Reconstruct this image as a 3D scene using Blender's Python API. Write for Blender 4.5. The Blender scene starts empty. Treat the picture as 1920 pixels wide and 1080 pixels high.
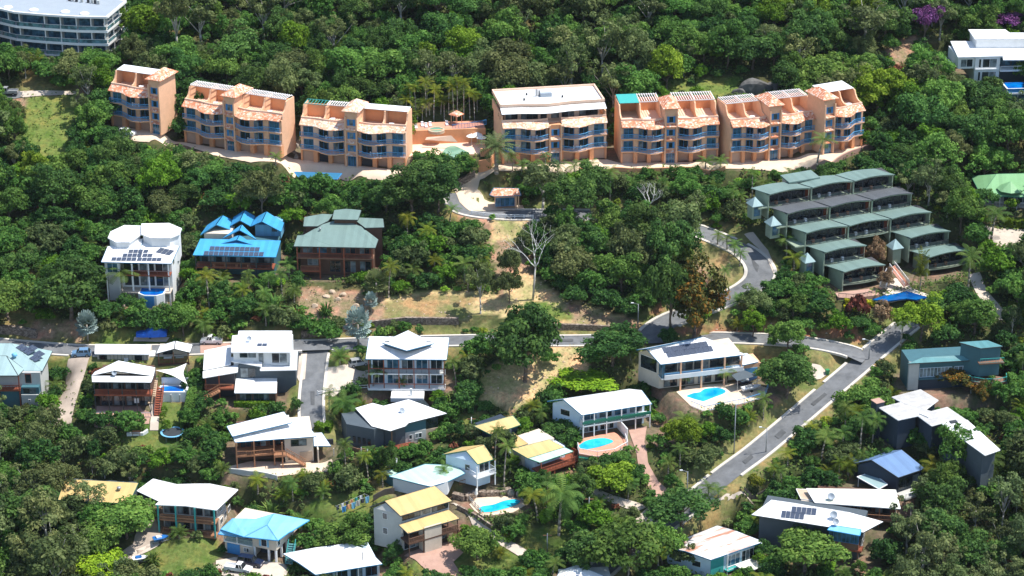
import bpy, math, random
import numpy as np
from mathutils import Vector, Matrix

scene = bpy.context.scene
COL = scene.collection
R = math.radians
rng = random.Random(7)

# ------------------------------------------------------------------ camera
PW, PH = 1920.0, 1080.0
HFOV = R(25.0)
FPX = PW / 2 / math.tan(HFOV / 2)
PITCH = R(23.3)
CAMZ = 214.6
cam_data = bpy.data.cameras.new("camera")
cam = bpy.data.objects.new("camera", cam_data)
COL.objects.link(cam)
cam.location = (0, 0, CAMZ)
cam.rotation_euler = (math.pi / 2 - PITCH, 0, 0)
cam_data.sensor_fit = 'HORIZONTAL'
cam_data.angle = HFOV
cam_data.clip_start = 1.0
cam_data.clip_end = 6000.0
scene.camera = cam

# ------------------------------------------------------------------ sky and sun
SUN_EL, SUN_AZ = R(65.0), R(3.0)          # azimuth: from +X (right) towards +Y (away from camera)
SUND = Vector((math.cos(SUN_EL) * math.cos(SUN_AZ), math.cos(SUN_EL) * math.sin(SUN_AZ), math.sin(SUN_EL)))
world = bpy.data.worlds.new("World")
scene.world = world
world.use_nodes = True
wn = world.node_tree
wn.nodes.clear()
w_out = wn.nodes.new('ShaderNodeOutputWorld')
w_bg = wn.nodes.new('ShaderNodeBackground')
w_sky = wn.nodes.new('ShaderNodeTexSky')
w_sky.sky_type = 'NISHITA'
w_sky.sun_disc = False
w_sky.sun_elevation = SUN_EL
w_sky.sun_rotation = math.pi / 2 - SUN_AZ
w_sky.air_density = 1.0
w_sky.dust_density = 0.6
w_bg.inputs['Strength'].default_value = 0.14
wn.links.new(w_sky.outputs[0], w_bg.inputs['Color'])
wn.links.new(w_bg.outputs[0], w_out.inputs['Surface'])
sun_data = bpy.data.lights.new("sun", 'SUN')
sun_data.energy = 4.3
sun_data.angle = R(0.53)
sun_data.color = (1.0, 0.965, 0.91)
sun = bpy.data.objects.new("sun", sun_data)
COL.objects.link(sun)
sun.rotation_euler = (-SUND).to_track_quat('-Z', 'Y').to_euler()
sun.location = (100, 400, 400)
scene.view_settings.view_transform = 'Standard'
scene.view_settings.look = 'None'
scene.view_settings.exposure = 0.66
scene.view_settings.gamma = 1.0
scene.render.engine = 'CYCLES'
scene.cycles.max_bounces = 6
scene.cycles.diffuse_bounces = 3
scene.cycles.glossy_bounces = 2
scene.cycles.transmission_bounces = 3
scene.cycles.transparent_max_bounces = 4
scene.cycles.caustics_reflective = False
scene.cycles.caustics_refractive = False

# ------------------------------------------------------------------ pixel <-> world
_cp, _sp = math.cos(PITCH), math.sin(PITCH)
def ray(px, py):
    a = (px - PW / 2) / FPX
    b = (PH / 2 - py) / FPX
    return Vector((a, _cp + b * _sp, -_sp + b * _cp))
def unproj(px, py, z):
    d = ray(px, py)
    t = (z - CAMZ) / d.z
    return Vector((d.x * t, d.y * t, z))
def proj(x, y, z):
    z = z - CAMZ
    dep = y * _cp - z * _sp
    up = y * _sp + z * _cp
    return PW / 2 + FPX * x / dep, PH / 2 - FPX * up / dep
SLOPE = 0.325
def hbase(y):
    """the untouched hillside: height by distance"""
    if y < 370: return (y - 370) * 0.26
    if y < 560: return (y - 370) * SLOPE
    if y < 900: return 61.75 + (y - 560) * 0.40
    return 197.75 + (y - 900) * 0.1
def hbase_np(y):
    return np.interp(y, [-4000, 370, 560, 900, 6000], [-4370 * 0.26, 0, 61.75, 197.75, 707.75])
def ground(px, py):
    d = ray(px, py)
    lo, hi = 200.0, 900.0
    for _ in range(50):
        m = (lo + hi) / 2
        t = m / d.y
        if CAMZ + d.z * t > hbase(m): lo = m
        else: hi = m
    t = lo / d.y
    return Vector((d.x * t, lo, CAMZ + d.z * t))
def height_to(P, py):
    """height above P of the point straight above it that shows at row py"""
    lo, hi = -20.0, 60.0
    for _ in range(40):
        m = (lo + hi) / 2
        if proj(P.x, P.y, P.z + m)[1] > py: lo = m
        else: hi = m
    return lo

# ------------------------------------------------------------------ materials
MATS = {}
def N(nt, t, **kw):
    n = nt.nodes.new(t)
    for k, v in kw.items():
        if k in n.inputs: n.inputs[k].default_value = v
        else: setattr(n, k, v)
    return n
def ramp(nt, stops):
    r = nt.nodes.new('ShaderNodeValToRGB')
    el = r.color_ramp.elements
    while len(el) > 1: el.remove(el[-1])
    el[0].position = stops[0][0]; el[0].color = (*stops[0][1], 1)
    for p, c in stops[1:]:
        e = el.new(p); e.color = (*c, 1)
    return r
def basic(name, col, rough=0.6, var=0.12, scale=1.5, metallic=0.0, spec=0.3, dirt=0.0, dirtcol=(0.12, 0.10, 0.07), ribs=0.0, ribdir='X', bump=0.0):
    """flat paint with blotchy wear, optional dirt streaks and metal-sheet ribs"""
    m = bpy.data.materials.new(name); m.use_nodes = True
    nt = m.node_tree; b = nt.nodes['Principled BSDF']; L = nt.links.new
    tc = N(nt, 'ShaderNodeTexCoord')
    nz = N(nt, 'ShaderNodeTexNoise', Scale=scale, Detail=5.0, Roughness=0.6)
    L(tc.outputs['Object'], nz.inputs['Vector'])
    lo = tuple(c * (1 - var) for c in col); hi = tuple(min(1, c * (1 + var)) for c in col)
    r = ramp(nt, [(0.3, lo), (0.7, hi)])
    L(nz.outputs['Fac'], r.inputs['Fac'])
    out = r.outputs['Color']
    if dirt > 0:
        n2 = N(nt, 'ShaderNodeTexNoise', Scale=0.45, Detail=8.0, Roughness=0.7)
        mp = N(nt, 'ShaderNodeMapping'); mp.inputs['Scale'].default_value = (1.0, 1.0, 0.3)
        L(tc.outputs['Object'], mp.inputs['Vector']); L(mp.outputs[0], n2.inputs['Vector'])
        r2 = ramp(nt, [(0.5, (0, 0, 0)), (0.75, (dirt, dirt, dirt))])
        L(n2.outputs['Fac'], r2.inputs['Fac'])
        mx = N(nt, 'ShaderNodeMix', data_type='RGBA')
        L(r2.outputs['Color'], mx.inputs['Factor']); L(out, mx.inputs['A']); mx.inputs['B'].default_value = (*dirtcol, 1)
        out = mx.outputs['Result']
    hgt = None
    if ribs > 0:
        wv = N(nt, 'ShaderNodeTexWave', wave_type='BANDS', bands_direction=ribdir, wave_profile='SIN')
        wv.inputs['Scale'].default_value = ribs
        L(tc.outputs['Object'], wv.inputs['Vector'])
        hgt = wv.outputs['Fac']
        # neighbouring sheets weather a little differently
        sp = N(nt, 'ShaderNodeSeparateXYZ'); L(tc.outputs['Object'], sp.inputs[0])
        mu = N(nt, 'ShaderNodeMath', operation='MULTIPLY'); mu.inputs[1].default_value = 1.25
        L(sp.outputs[0 if ribdir == 'X' else 1], mu.inputs[0])
        fl = N(nt, 'ShaderNodeMath', operation='FLOOR'); L(mu.outputs[0], fl.inputs[0])
        wn_ = N(nt, 'ShaderNodeTexWhiteNoise', noise_dimensions='1D'); L(fl.outputs[0], wn_.inputs['W'])
        mr = N(nt, 'ShaderNodeMapRange'); mr.inputs['To Min'].default_value = 0.84; mr.inputs['To Max'].default_value = 1.0
        L(wn_.outputs['Value'], mr.inputs['Value'])
        mm = N(nt, 'ShaderNodeMix', data_type='RGBA', blend_type='MULTIPLY'); mm.inputs['Factor'].default_value = 1.0
        L(out, mm.inputs['A']); L(mr.outputs[0], mm.inputs['B'])
        out = mm.outputs['Result']
    L(out, b.inputs['Base Color'])
    if hgt or bump > 0:
        bp = N(nt, 'ShaderNodeBump', Strength=0.35 if hgt else bump, Distance=0.04)
        L(hgt or nz.outputs['Fac'], bp.inputs['Height']); L(bp.outputs[0], b.inputs['Normal'])
    b.inputs['Roughness'].default_value = rough
    b.inputs['Metallic'].default_value = metallic
    b.inputs['Specular IOR Level'].default_value = spec
    MATS[name] = m
    return m
basic('peach', (0.77, 0.455, 0.28), 0.85, 0.07, 0.8, dirt=0.10, dirtcol=(0.5, 0.27, 0.15))
basic('peach_pale', (0.80, 0.55, 0.40), 0.85, 0.06, 0.8, dirt=0.12, dirtcol=(0.45, 0.3, 0.2))
basic('orange_wall', (0.72, 0.34, 0.17), 0.85, 0.08, 0.8, dirt=0.12, dirtcol=(0.45, 0.2, 0.1))
basic('garage_door', (0.55, 0.36, 0.26), 0.7, 0.05, 1.0, ribs=2.2, ribdir='Z')
basic('blue_paint', (0.05, 0.24, 0.52), 0.45, 0.1)
basic('rail_blue', (0.11, 0.34, 0.60), 0.4, 0.1)
basic('white_paint', (0.80, 0.80, 0.78), 0.6, 0.04, 1.0, dirt=0.12, dirtcol=(0.5, 0.47, 0.42))
basic('white_metal', (0.80, 0.81, 0.81), 0.45, 0.03, 0.6, ribs=2.0, dirt=0.10, dirtcol=(0.55, 0.53, 0.48))
basic('white_metal_old', (0.66, 0.64, 0.61), 0.6, 0.08, 0.7, ribs=2.0, dirt=0.55, dirtcol=(0.42, 0.36, 0.3))
basic('cream_metal', (0.68, 0.68, 0.55), 0.5, 0.04, 0.6, ribs=2.0, dirt=0.25, dirtcol=(0.45, 0.42, 0.33))
basic('tan_metal', (0.60, 0.42, 0.17), 0.55, 0.06, 0.6, ribs=2.0, dirt=0.3, dirtcol=(0.4, 0.28, 0.13))
basic('blue_metal', (0.06, 0.34, 0.64), 0.35, 0.08, 0.6, ribs=1.6, spec=0.5, dirt=0.25, dirtcol=(0.12, 0.38, 0.68))
basic('sky_metal', (0.20, 0.50, 0.72), 0.45, 0.05, 0.6, ribs=2.0, dirt=0.15, dirtcol=(0.3, 0.55, 0.7))
basic('navy_metal', (0.14, 0.24, 0.42), 0.4, 0.05, 0.6, ribs=2.0, spec=0.5)
basic('sage_metal', (0.17, 0.25, 0.225), 0.5, 0.05, 0.6, ribs=2.0, dirt=0.15, dirtcol=(0.2, 0.27, 0.22))
basic('mint_metal', (0.45, 0.62, 0.52), 0.5, 0.05, 0.6, ribs=2.0, dirt=0.2, dirtcol=(0.35, 0.45, 0.38))
basic('green_metal', (0.20, 0.40, 0.19), 0.5, 0.05, 0.6, ribs=2.0, dirt=0.1)
basic('teal_metal', (0.10, 0.25, 0.26), 0.45, 0.05, 0.6, ribs=2.0)
basic('slate_metal', (0.11, 0.12, 0.13), 0.5, 0.06, 0.6, ribs=2.0)
basic('bluegrey_metal', (0.30, 0.42, 0.42), 0.5, 0.05, 0.6, ribs=2.0, dirt=0.15, dirtcol=(0.25, 0.32, 0.3))
basic('grey_sheet', (0.48, 0.47, 0.45), 0.7, 0.12, 0.8, ribs=1.2, dirt=0.5, dirtcol=(0.22, 0.21, 0.2))
basic('wall_cream', (0.60, 0.52, 0.42), 0.8, 0.06, 0.8, dirt=0.15)
basic('wall_grey', (0.46, 0.46, 0.43), 0.8, 0.06, 0.8, dirt=0.15)
basic('wall_white', (0.70, 0.71, 0.70), 0.75, 0.04, 0.8, dirt=0.15, dirtcol=(0.4, 0.38, 0.34))
basic('wall_paleblue', (0.58, 0.70, 0.80), 0.75, 0.05, 0.8, dirt=0.1, dirtcol=(0.4, 0.45, 0.5))
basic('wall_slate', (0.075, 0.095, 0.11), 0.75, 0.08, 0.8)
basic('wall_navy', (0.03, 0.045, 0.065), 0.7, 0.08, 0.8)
basic('wall_teal', (0.05, 0.13, 0.155), 0.7, 0.08, 0.8)
basic('wall_green', (0.27, 0.33, 0.24), 0.75, 0.06, 0.8, dirt=0.15)
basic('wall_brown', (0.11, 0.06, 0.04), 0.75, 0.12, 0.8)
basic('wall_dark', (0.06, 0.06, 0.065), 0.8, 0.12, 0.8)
basic('deck_red', (0.26, 0.075, 0.04), 0.6, 0.15, 1.5)
basic('deck_brown', (0.20, 0.11, 0.07), 0.7, 0.15, 1.5)
basic('timber', (0.33, 0.16, 0.085), 0.7, 0.15, 1.5)
basic('fascia_blue', (0.03, 0.16, 0.28), 0.5, 0.05)
basic('fascia_dark', (0.05, 0.06, 0.06), 0.5, 0.05)
basic('fascia_green', (0.02, 0.15, 0.10), 0.5, 0.05)
basic('teal_post', (0.05, 0.36, 0.33), 0.5, 0.05)
basic('dark_metal', (0.04, 0.045, 0.05), 0.5, 0.05)
basic('grey_metal', (0.35, 0.36, 0.37), 0.4, 0.05, metallic=0.4)
basic('concrete', (0.52, 0.44, 0.36), 0.9, 0.10, 0.5, dirt=0.25, dirtcol=(0.33, 0.27, 0.21), bump=0.1)
basic('forecourt', (0.66, 0.52, 0.38), 0.9, 0.08, 0.4, dirt=0.2, dirtcol=(0.45, 0.33, 0.23), bump=0.1)
basic('old_concrete', (0.38, 0.31, 0.25), 0.9, 0.14, 0.5, dirt=0.45, dirtcol=(0.2, 0.16, 0.12), bump=0.15)
basic('pink_paving', (0.42, 0.26, 0.20), 0.9, 0.12, 0.8, dirt=0.3, dirtcol=(0.27, 0.17, 0.13), bump=0.1)
basic('terracotta', (0.60, 0.28, 0.18), 0.85, 0.12, 0.8, dirt=0.2, dirtcol=(0.4, 0.2, 0.13))
basic('kerb', (0.58, 0.53, 0.46), 0.9, 0.08, 0.8, dirt=0.25, dirtcol=(0.38, 0.33, 0.27))
basic('white_plastic', (0.8, 0.8, 0.8), 0.4, 0.03)
basic('blue_tarp', (0.02, 0.13, 0.55), 0.5, 0.25, 1.2, bump=0.6)
basic('sail_cloth', (0.78, 0.75, 0.69), 0.8, 0.04, 0.6)
basic('fence_dark', (0.10, 0.085, 0.07), 0.8, 0.2, 1.5)
basic('bark', (0.16, 0.12, 0.09), 0.9, 0.3, 2.0, bump=0.4)
basic('bark_pale', (0.42, 0.39, 0.34), 0.85, 0.25, 1.5, bump=0.3)
basic('bark_white', (0.62, 0.60, 0.56), 0.8, 0.18, 1.2, bump=0.2)
basic('palm_bark', (0.30, 0.26, 0.21), 0.9, 0.25, 3.0, bump=0.4)
basic('rock', (0.30, 0.26, 0.22), 0.95, 0.4, 1.2, bump=0.8)
basic('rock_dark', (0.13, 0.125, 0.115), 0.95, 0.4, 0.6, bump=0.8)
basic('pot', (0.40, 0.18, 0.10), 0.8, 0.1)
basic('bin_green', (0.04, 0.22, 0.08), 0.5, 0.05)
basic('tyre', (0.02, 0.02, 0.02), 0.8, 0.05)
basic('sandstone', (0.50, 0.38, 0.27), 0.9, 0.15, 0.8, bump=0.2)
def glassy(name, col, rough=0.06, spec=0.6):
    m = bpy.data.materials.new(name); m.use_nodes = True
    nt = m.node_tree; b = nt.nodes['Principled BSDF']; L = nt.links.new
    tc = N(nt, 'ShaderNodeTexCoord'); nz = N(nt, 'ShaderNodeTexNoise', Scale=0.9, Detail=2.0)
    L(tc.outputs['Object'], nz.inputs['Vector'])
    r = ramp(nt, [(0.35, tuple(c * 0.5 for c in col)), (0.7, tuple(c * 1.6 for c in col))]); L(nz.outputs['Fac'], r.inputs['Fac'])
    L(r.outputs['Color'], b.inputs['Base Color'])
    b.inputs['Roughness'].default_value = rough; b.inputs['Specular IOR Level'].default_value = spec
    MATS[name] = m
glassy('glass', (0.022, 0.032, 0.038))
glassy('glass_blue', (0.05, 0.13, 0.19))
glassy('glass_curtain', (0.16, 0.19, 0.2), 0.1)
glassy('skylight', (0.02, 0.09, 0.2))
glassy('clear_rail', (0.10, 0.20, 0.22), 0.05)
glassy('car_glass', (0.012, 0.016, 0.02))
def carpaint(name, col, metallic=0.3):
    basic(name, col, 0.3, 0.02, metallic=metallic, spec=0.5)
    MATS[name].node_tree.nodes['Principled BSDF'].inputs['Coat Weight'].default_value = 0.6
carpaint('paint_white', (0.75, 0.75, 0.74), 0.0); carpaint('paint_blue', (0.20, 0.36, 0.56)); carpaint('paint_navy', (0.01, 0.02, 0.06))
carpaint('paint_silver', (0.45, 0.46, 0.47)); carpaint('hull_blue', (0.02, 0.14, 0.42), 0.0); carpaint('hull_white', (0.7, 0.72, 0.74), 0.0)
def solar(name):
    m = bpy.data.materials.new(name); m.use_nodes = True
    nt = m.node_tree; b = nt.nodes['Principled BSDF']; L = nt.links.new
    tc = N(nt, 'ShaderNodeTexCoord'); br = N(nt, 'ShaderNodeTexBrick', offset=0.0)
    br.inputs['Scale'].default_value = 1.0; br.inputs['Brick Width'].default_value = 0.16; br.inputs['Row Height'].default_value = 0.16
    br.inputs['Mortar Size'].default_value = 0.012
    br.inputs['Color1'].default_value = (0.035, 0.048, 0.08, 1); br.inputs['Color2'].default_value = (0.045, 0.06, 0.10, 1); br.inputs['Mortar'].default_value = (0.10, 0.12, 0.15, 1)  # cell colours lightened to carry the reflected sky
    L(tc.outputs['Object'], br.inputs['Vector']); L(br.outputs['Color'], b.inputs['Base Color'])
    b.inputs['Roughness'].default_value = 0.25; b.inputs['Specular IOR Level'].default_value = 0.5
    MATS[name] = m
solar('solar_cells')
def water(name, deep, shallow):
    m = bpy.data.materials.new(name); m.use_nodes = True
    nt = m.node_tree; b = nt.nodes['Principled BSDF']; L = nt.links.new
    tc = N(nt, 'ShaderNodeTexCoord'); nz = N(nt, 'ShaderNodeTexNoise', Scale=0.35, Detail=1.0)
    L(tc.outputs['Object'], nz.inputs['Vector'])
    r = ramp(nt, [(0.35, deep), (0.65, shallow)]); L(nz.outputs['Fac'], r.inputs['Fac'])
    v = N(nt, 'ShaderNodeTexVoronoi', Scale=1.6, feature='SMOOTH_F1'); L(tc.outputs['Object'], v.inputs['Vector'])
    L(r.outputs['Color'], b.inputs['Base Color'])
    bp = N(nt, 'ShaderNodeBump', Strength=0.15, Distance=0.05); L(v.outputs['Distance'], bp.inputs['Height']); L(bp.outputs[0], b.inputs['Normal'])
    b.inputs['Roughness'].default_value = 0.08; b.inputs['Specular IOR Level'].default_value = 0.4
    MATS[name] = m
water('pool_water', (0.0, 0.24, 0.50), (0.02, 0.42, 0.68)); water('pool_deep', (0.0, 0.08, 0.35), (0.0, 0.17, 0.52)); water('pool_aqua', (0.0, 0.32, 0.45), (0.03, 0.52, 0.62)); water('pool_navy', (0.0, 0.05, 0.2), (0.0, 0.11, 0.33)); water('pool_green', (0.12, 0.28, 0.2), (0.2, 0.38, 0.28))
def tiles(name, stops, sc=(2.6, 2.6, 2.6)):
    m = bpy.data.materials.new(name); m.use_nodes = True
    nt = m.node_tree; b = nt.nodes['Principled BSDF']; L = nt.links.new
    tc = N(nt, 'ShaderNodeTexCoord'); mp = N(nt, 'ShaderNodeMapping'); mp.inputs['Scale'].default_value = sc
    v = N(nt, 'ShaderNodeTexVoronoi', Scale=1.0); L(tc.outputs['Object'], mp.inputs[0]); L(mp.outputs[0], v.inputs['Vector'])
    sp = N(nt, 'ShaderNodeSeparateColor'); L(v.outputs['Color'], sp.inputs[0])
    r = ramp(nt, stops); L(sp.outputs[0], r.inputs['Fac']); L(r.outputs['Color'], b.inputs['Base Color'])
    w = N(nt, 'ShaderNodeTexWave', wave_type='BANDS', bands_direction='X', wave_profile='SIN'); w.inputs['Scale'].default_value = 1.1
    L(tc.outputs['Object'], w.inputs[0])
    bp = N(nt, 'ShaderNodeBump', Strength=0.7, Distance=0.08); L(w.outputs['Fac'], bp.inputs['Height']); L(bp.outputs[0], b.inputs['Normal'])
    b.inputs['Roughness'].default_value = 0.8
    MATS[name] = m
tiles('roof_tile', [(0.0, (0.52, 0.16, 0.075)), (0.45, (0.68, 0.27, 0.14)), (0.75, (0.74, 0.44, 0.30)), (1.0, (0.78, 0.64, 0.53))])
tiles('roof_tile_pale', [(0.0, (0.62, 0.30, 0.18)), (0.45, (0.74, 0.44, 0.28)), (0.75, (0.76, 0.56, 0.43)), (1.0, (0.78, 0.68, 0.58))])
tiles('stone_wall', [(0.0, (0.10, 0.075, 0.055)), (0.5, (0.21, 0.155, 0.115)), (1.0, (0.36, 0.29, 0.23))], (3.0, 3.0, 4.0))
def rusty():
    m = basic('rusty_sheet', (0.74, 0.72, 0.69), 0.55, 0.06, 0.7, ribs=2.0)
    nt = m.node_tree; b = nt.nodes['Principled BSDF']; L = nt.links.new
    src = b.inputs['Base Color'].links[0].from_socket
    tc = N(nt, 'ShaderNodeTexCoord'); mp = N(nt, 'ShaderNodeMapping'); mp.inputs['Scale'].default_value = (0.22, 1.4, 1.0); mp.inputs['Rotation'].default_value = (0, 0, 0.1)
    nz = N(nt, 'ShaderNodeTexNoise', Scale=0.55, Detail=7.0, Roughness=0.62); L(tc.outputs['Object'], mp.inputs[0]); L(mp.outputs[0], nz.inputs['Vector'])
    r = ramp(nt, [(0.47, (0, 0, 0)), (0.6, (0.9, 0.9, 0.9))]); L(nz.outputs['Fac'], r.inputs['Fac'])
    mx = N(nt, 'ShaderNodeMix', data_type='RGBA'); L(r.outputs['Color'], mx.inputs['Factor']); L(src, mx.inputs['A']); mx.inputs['B'].default_value = (0.42, 0.17, 0.09, 1)
    L(mx.outputs['Result'], b.inputs['Base Color'])
rusty()
def asphalt():
    m = basic('asphalt', (0.14, 0.145, 0.15), 0.9, 0.25, 0.5, dirt=0.6, dirtcol=(0.21, 0.205, 0.195), bump=0.15)
asphalt()
basic('asphalt_patch', (0.085, 0.088, 0.09), 0.9, 0.2, 0.6, dirt=0.3, dirtcol=(0.15, 0.15, 0.14))
def leafmat(name, cols, transl=0.44, hue=0.02, val=0.28):
    """leaves: colour runs from old leaf to young leaf by a per-leaf value, and differs from plant to plant"""
    m = bpy.data.materials.new(name); m.use_nodes = True
    nt = m.node_tree; L = nt.links.new
    b = nt.nodes['Principled BSDF']; out = nt.nodes['Material Output']
    at = N(nt, 'ShaderNodeAttribute', attribute_name='leaf')
    oi = N(nt, 'ShaderNodeObjectInfo')
    r = ramp(nt, [(i / (len(cols) - 1), c) for i, c in enumerate(cols)]); L(at.outputs['Fac'], r.inputs['Fac'])
    hs = N(nt, 'ShaderNodeHueSaturation')
    a1 = N(nt, 'ShaderNodeMapRange'); a1.inputs['To Min'].default_value = 0.5 - hue; a1.inputs['To Max'].default_value = 0.5 + hue
    a2 = N(nt, 'ShaderNodeMapRange'); a2.inputs['To Min'].default_value = 1 - val; a2.inputs['To Max'].default_value = 1 + val
    mu = N(nt, 'ShaderNodeMath', operation='MULTIPLY'); mu.inputs[1].default_value = 7.31
    fr = N(nt, 'ShaderNodeMath', operation='FRACT')
    L(oi.outputs['Random'], a1.inputs['Value']); L(oi.outputs['Random'], mu.inputs[0]); L(mu.outputs[0], fr.inputs[0]); L(fr.outputs[0], a2.inputs['Value'])
    L(a1.outputs[0], hs.inputs['Hue']); L(a2.outputs[0], hs.inputs['Value']); L(r.outputs['Color'], hs.inputs['Color'])
    L(hs.outputs['Color'], b.inputs['Base Color'])
    b.inputs['Roughness'].default_value = 0.6; b.inputs['Specular IOR Level'].default_value = 0.12
    tr = N(nt, 'ShaderNodeBsdfTranslucent'); L(hs.outputs['Color'], tr.inputs['Color'])
    mx = N(nt, 'ShaderNodeMixShader'); mx.inputs[0].default_value = transl
    L(b.outputs[0], mx.inputs[1]); L(tr.outputs[0], mx.inputs[2]); L(mx.outputs[0], out.inputs['Surface'])
    MATS[name] = m
leafmat('leaf_dark', [(0.030, 0.074, 0.018), (0.082, 0.172, 0.040), (0.165, 0.275, 0.06)])
leafmat('leaf_mid', [(0.046, 0.108, 0.020), (0.128, 0.25, 0.046), (0.24, 0.37, 0.074)])
leafmat('leaf_bright', [(0.07, 0.14, 0.010), (0.17, 0.30, 0.025), (0.29, 0.42, 0.045)])
leafmat('leaf_lime', [(0.10, 0.19, 0.010), (0.23, 0.38, 0.02), (0.38, 0.52, 0.04)], .3, .01, .1)
leafmat('leaf_olive', [(0.055, 0.085, 0.028), (0.145, 0.185, 0.062), (0.25, 0.28, 0.105)])
leafmat('leaf_gum', [(0.06, 0.092, 0.036), (0.145, 0.195, 0.07), (0.25, 0.295, 0.115)])
leafmat('leaf_palm', [(0.038, 0.09, 0.02), (0.11, 0.20, 0.042), (0.23, 0.31, 0.065)])
leafmat('leaf_yellowpalm', [(0.06, 0.10, 0.012), (0.17, 0.23, 0.025), (0.36, 0.34, 0.04)])
leafmat('leaf_silver', [(0.11, 0.16, 0.145), (0.20, 0.27, 0.245), (0.31, 0.38, 0.35)], 0.15, 0.01, 0.1)
leafmat('leaf_purple', [(0.06, 0.02, 0.06), (0.22, 0.07, 0.23), (0.36, 0.15, 0.38)], 0.2, 0.01, 0.1)
leafmat('leaf_orange', [(0.03, 0.05, 0.012), (0.10, 0.10, 0.02), (0.40, 0.16, 0.02)], 0.2, 0.01, 0.15)
leafmat('leaf_yellow', [(0.16, 0.2, 0.01), (0.45, 0.42, 0.02), (0.6, 0.55, 0.03)], 0.2, 0.01, 0.1)
leafmat('leaf_red', [(0.10, 0.03, 0.02), (0.2, 0.06, 0.04), (0.30, 0.12, 0.07)], 0.2, 0.02, 0.2)
leafmat('leaf_brown', [(0.14, 0.08, 0.04), (0.26, 0.17, 0.09), (0.36, 0.26, 0.15)], 0.2, 0.01, 0.15)
leafmat('grass_dry', [(0.30, 0.23, 0.11), (0.44, 0.35, 0.18), (0.55, 0.45, 0.25)], 0.2, 0.0, 0.0)
leafmat('grass_green', [(0.05, 0.10, 0.015), (0.10, 0.17, 0.025), (0.17, 0.23, 0.05)], 0.2, 0.0, 0.0)
leafmat('scrub', [(0.034, 0.068, 0.018), (0.095, 0.16, 0.036), (0.19, 0.24, 0.055)], 0.2, 0.0, 0.0)

# ------------------------------------------------------------------ mesh building
class MB:
    def __init__(s): s.v = []; s.f = []
    def add(s, vs, fs):
        n = len(s.v); s.v += [tuple(v) for v in vs]; s.f += [tuple(i + n for i in f) for f in fs]; return s
    def box(s, x0, x1, y0, y1, z0, z1):
        return s.add([(x0, y0, z0), (x1, y0, z0), (x1, y1, z0), (x0, y1, z0), (x0, y0, z1), (x1, y0, z1), (x1, y1, z1), (x0, y1, z1)],
                     [(3, 2, 1, 0), (4, 5, 6, 7), (0, 1, 5, 4), (1, 2, 6, 5), (2, 3, 7, 6), (3, 0, 4, 7)])
    def prism(s, pts, z0, z1):
        n = len(pts)
        return s.add([(x, y, z0) for x, y in pts] + [(x, y, z1) for x, y in pts],
                     [tuple(range(n))[::-1], tuple(range(n, 2 * n))] + [(i, (i + 1) % n, n + (i + 1) % n, n + i) for i in range(n)])
    def slab(s, pts, t):
        n = len(pts)
        return s.add([(x, y, z) for x, y, z in pts] + [(x, y, z - t) for x, y, z in pts],
                     [tuple(range(n)), tuple(range(n, 2 * n))[::-1]] + [((i + 1) % n, i, n + i, n + (i + 1) % n) for i in range(n)])
    def bar(s, a, b, r, n=4, r2=None):
        a = Vector(a); b = Vector(b); d = b - a
        if d.length < 1e-6: return s
        d.normalize()
        u = d.cross(Vector((0, 0, 1)))
        if u.length < 1e-3: u = Vector((1, 0, 0))
        u.normalize(); w = d.cross(u); r2 = r if r2 is None else r2
        vs = []
        for P, q in ((a, r), (b, r2)):
            for k in range(n):
                t = 2 * math.pi * (k + .5) / n
                vs.append(P + (u * math.cos(t) + w * math.sin(t)) * q)
        return s.add(vs, [tuple(range(n)), tuple(range(2 * n - 1, n - 1, -1))] + [(k, n + k, n + (k + 1) % n, (k + 1) % n) for k in range(n)])
    def lathe(s, prof, n=12, c=(0, 0)):
        vs = []; fs = []
        for r, z in prof:
            for k in range(n):
                t = 2 * math.pi * k / n; vs.append((c[0] + r * math.cos(t), c[1] + r * math.sin(t), z))
        m = len(prof)
        for i in range(m - 1):
            for k in range(n): fs.append((i * n + k, i * n + (k + 1) % n, (i + 1) * n + (k + 1) % n, (i + 1) * n + k))
        fs.append(tuple(range(n))[::-1]); fs.append(tuple(range((m - 1) * n, m * n)))
        return s.add(vs, fs)
    def mesh(s, name, mat, smooth=False):
        me = bpy.data.meshes.new(name); me.from_pydata(s.v, [], s.f); me.materials.append(MATS[mat])
        if smooth: me.polygons.foreach_set('use_smooth', [True] * len(me.polygons))
        me.update(); return me
    def build(s, name, mat, parent=None, smooth=False):
        return link(name, s.mesh(name, mat, smooth), parent)
def link(name, me, parent=None):
    o = bpy.data.objects.new(name, me); COL.objects.link(o)
    if parent is not None: o.parent = parent
    return o
def tag(o, label=None, cat=None, group=None, kind=None):
    if label: o['label'] = label
    if cat: o['category'] = cat
    if group: o['group'] = group
    if kind: o['kind'] = kind
    return o
def empty(name, loc, rz=0.0, label=None, cat=None, group=None):
    o = bpy.data.objects.new(name, None); COL.objects.link(o); o.location = loc; o.rotation_euler = (0, 0, rz)
    o.empty_display_size = 0.3
    return tag(o, label, cat, group)
def copy_tree(o, parent=None):
    c = o.copy(); COL.objects.link(c)
    if parent is not None: c.parent = parent
    for ch in list(o.children): copy_tree(ch, c)
    return c
UNIT = {}
def unit_box(mat):
    if mat not in UNIT: UNIT[mat] = MB().box(-.5, .5, -.5, .5, -.5, .5).mesh('box_' + mat, mat)
    return UNIT[mat]
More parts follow.
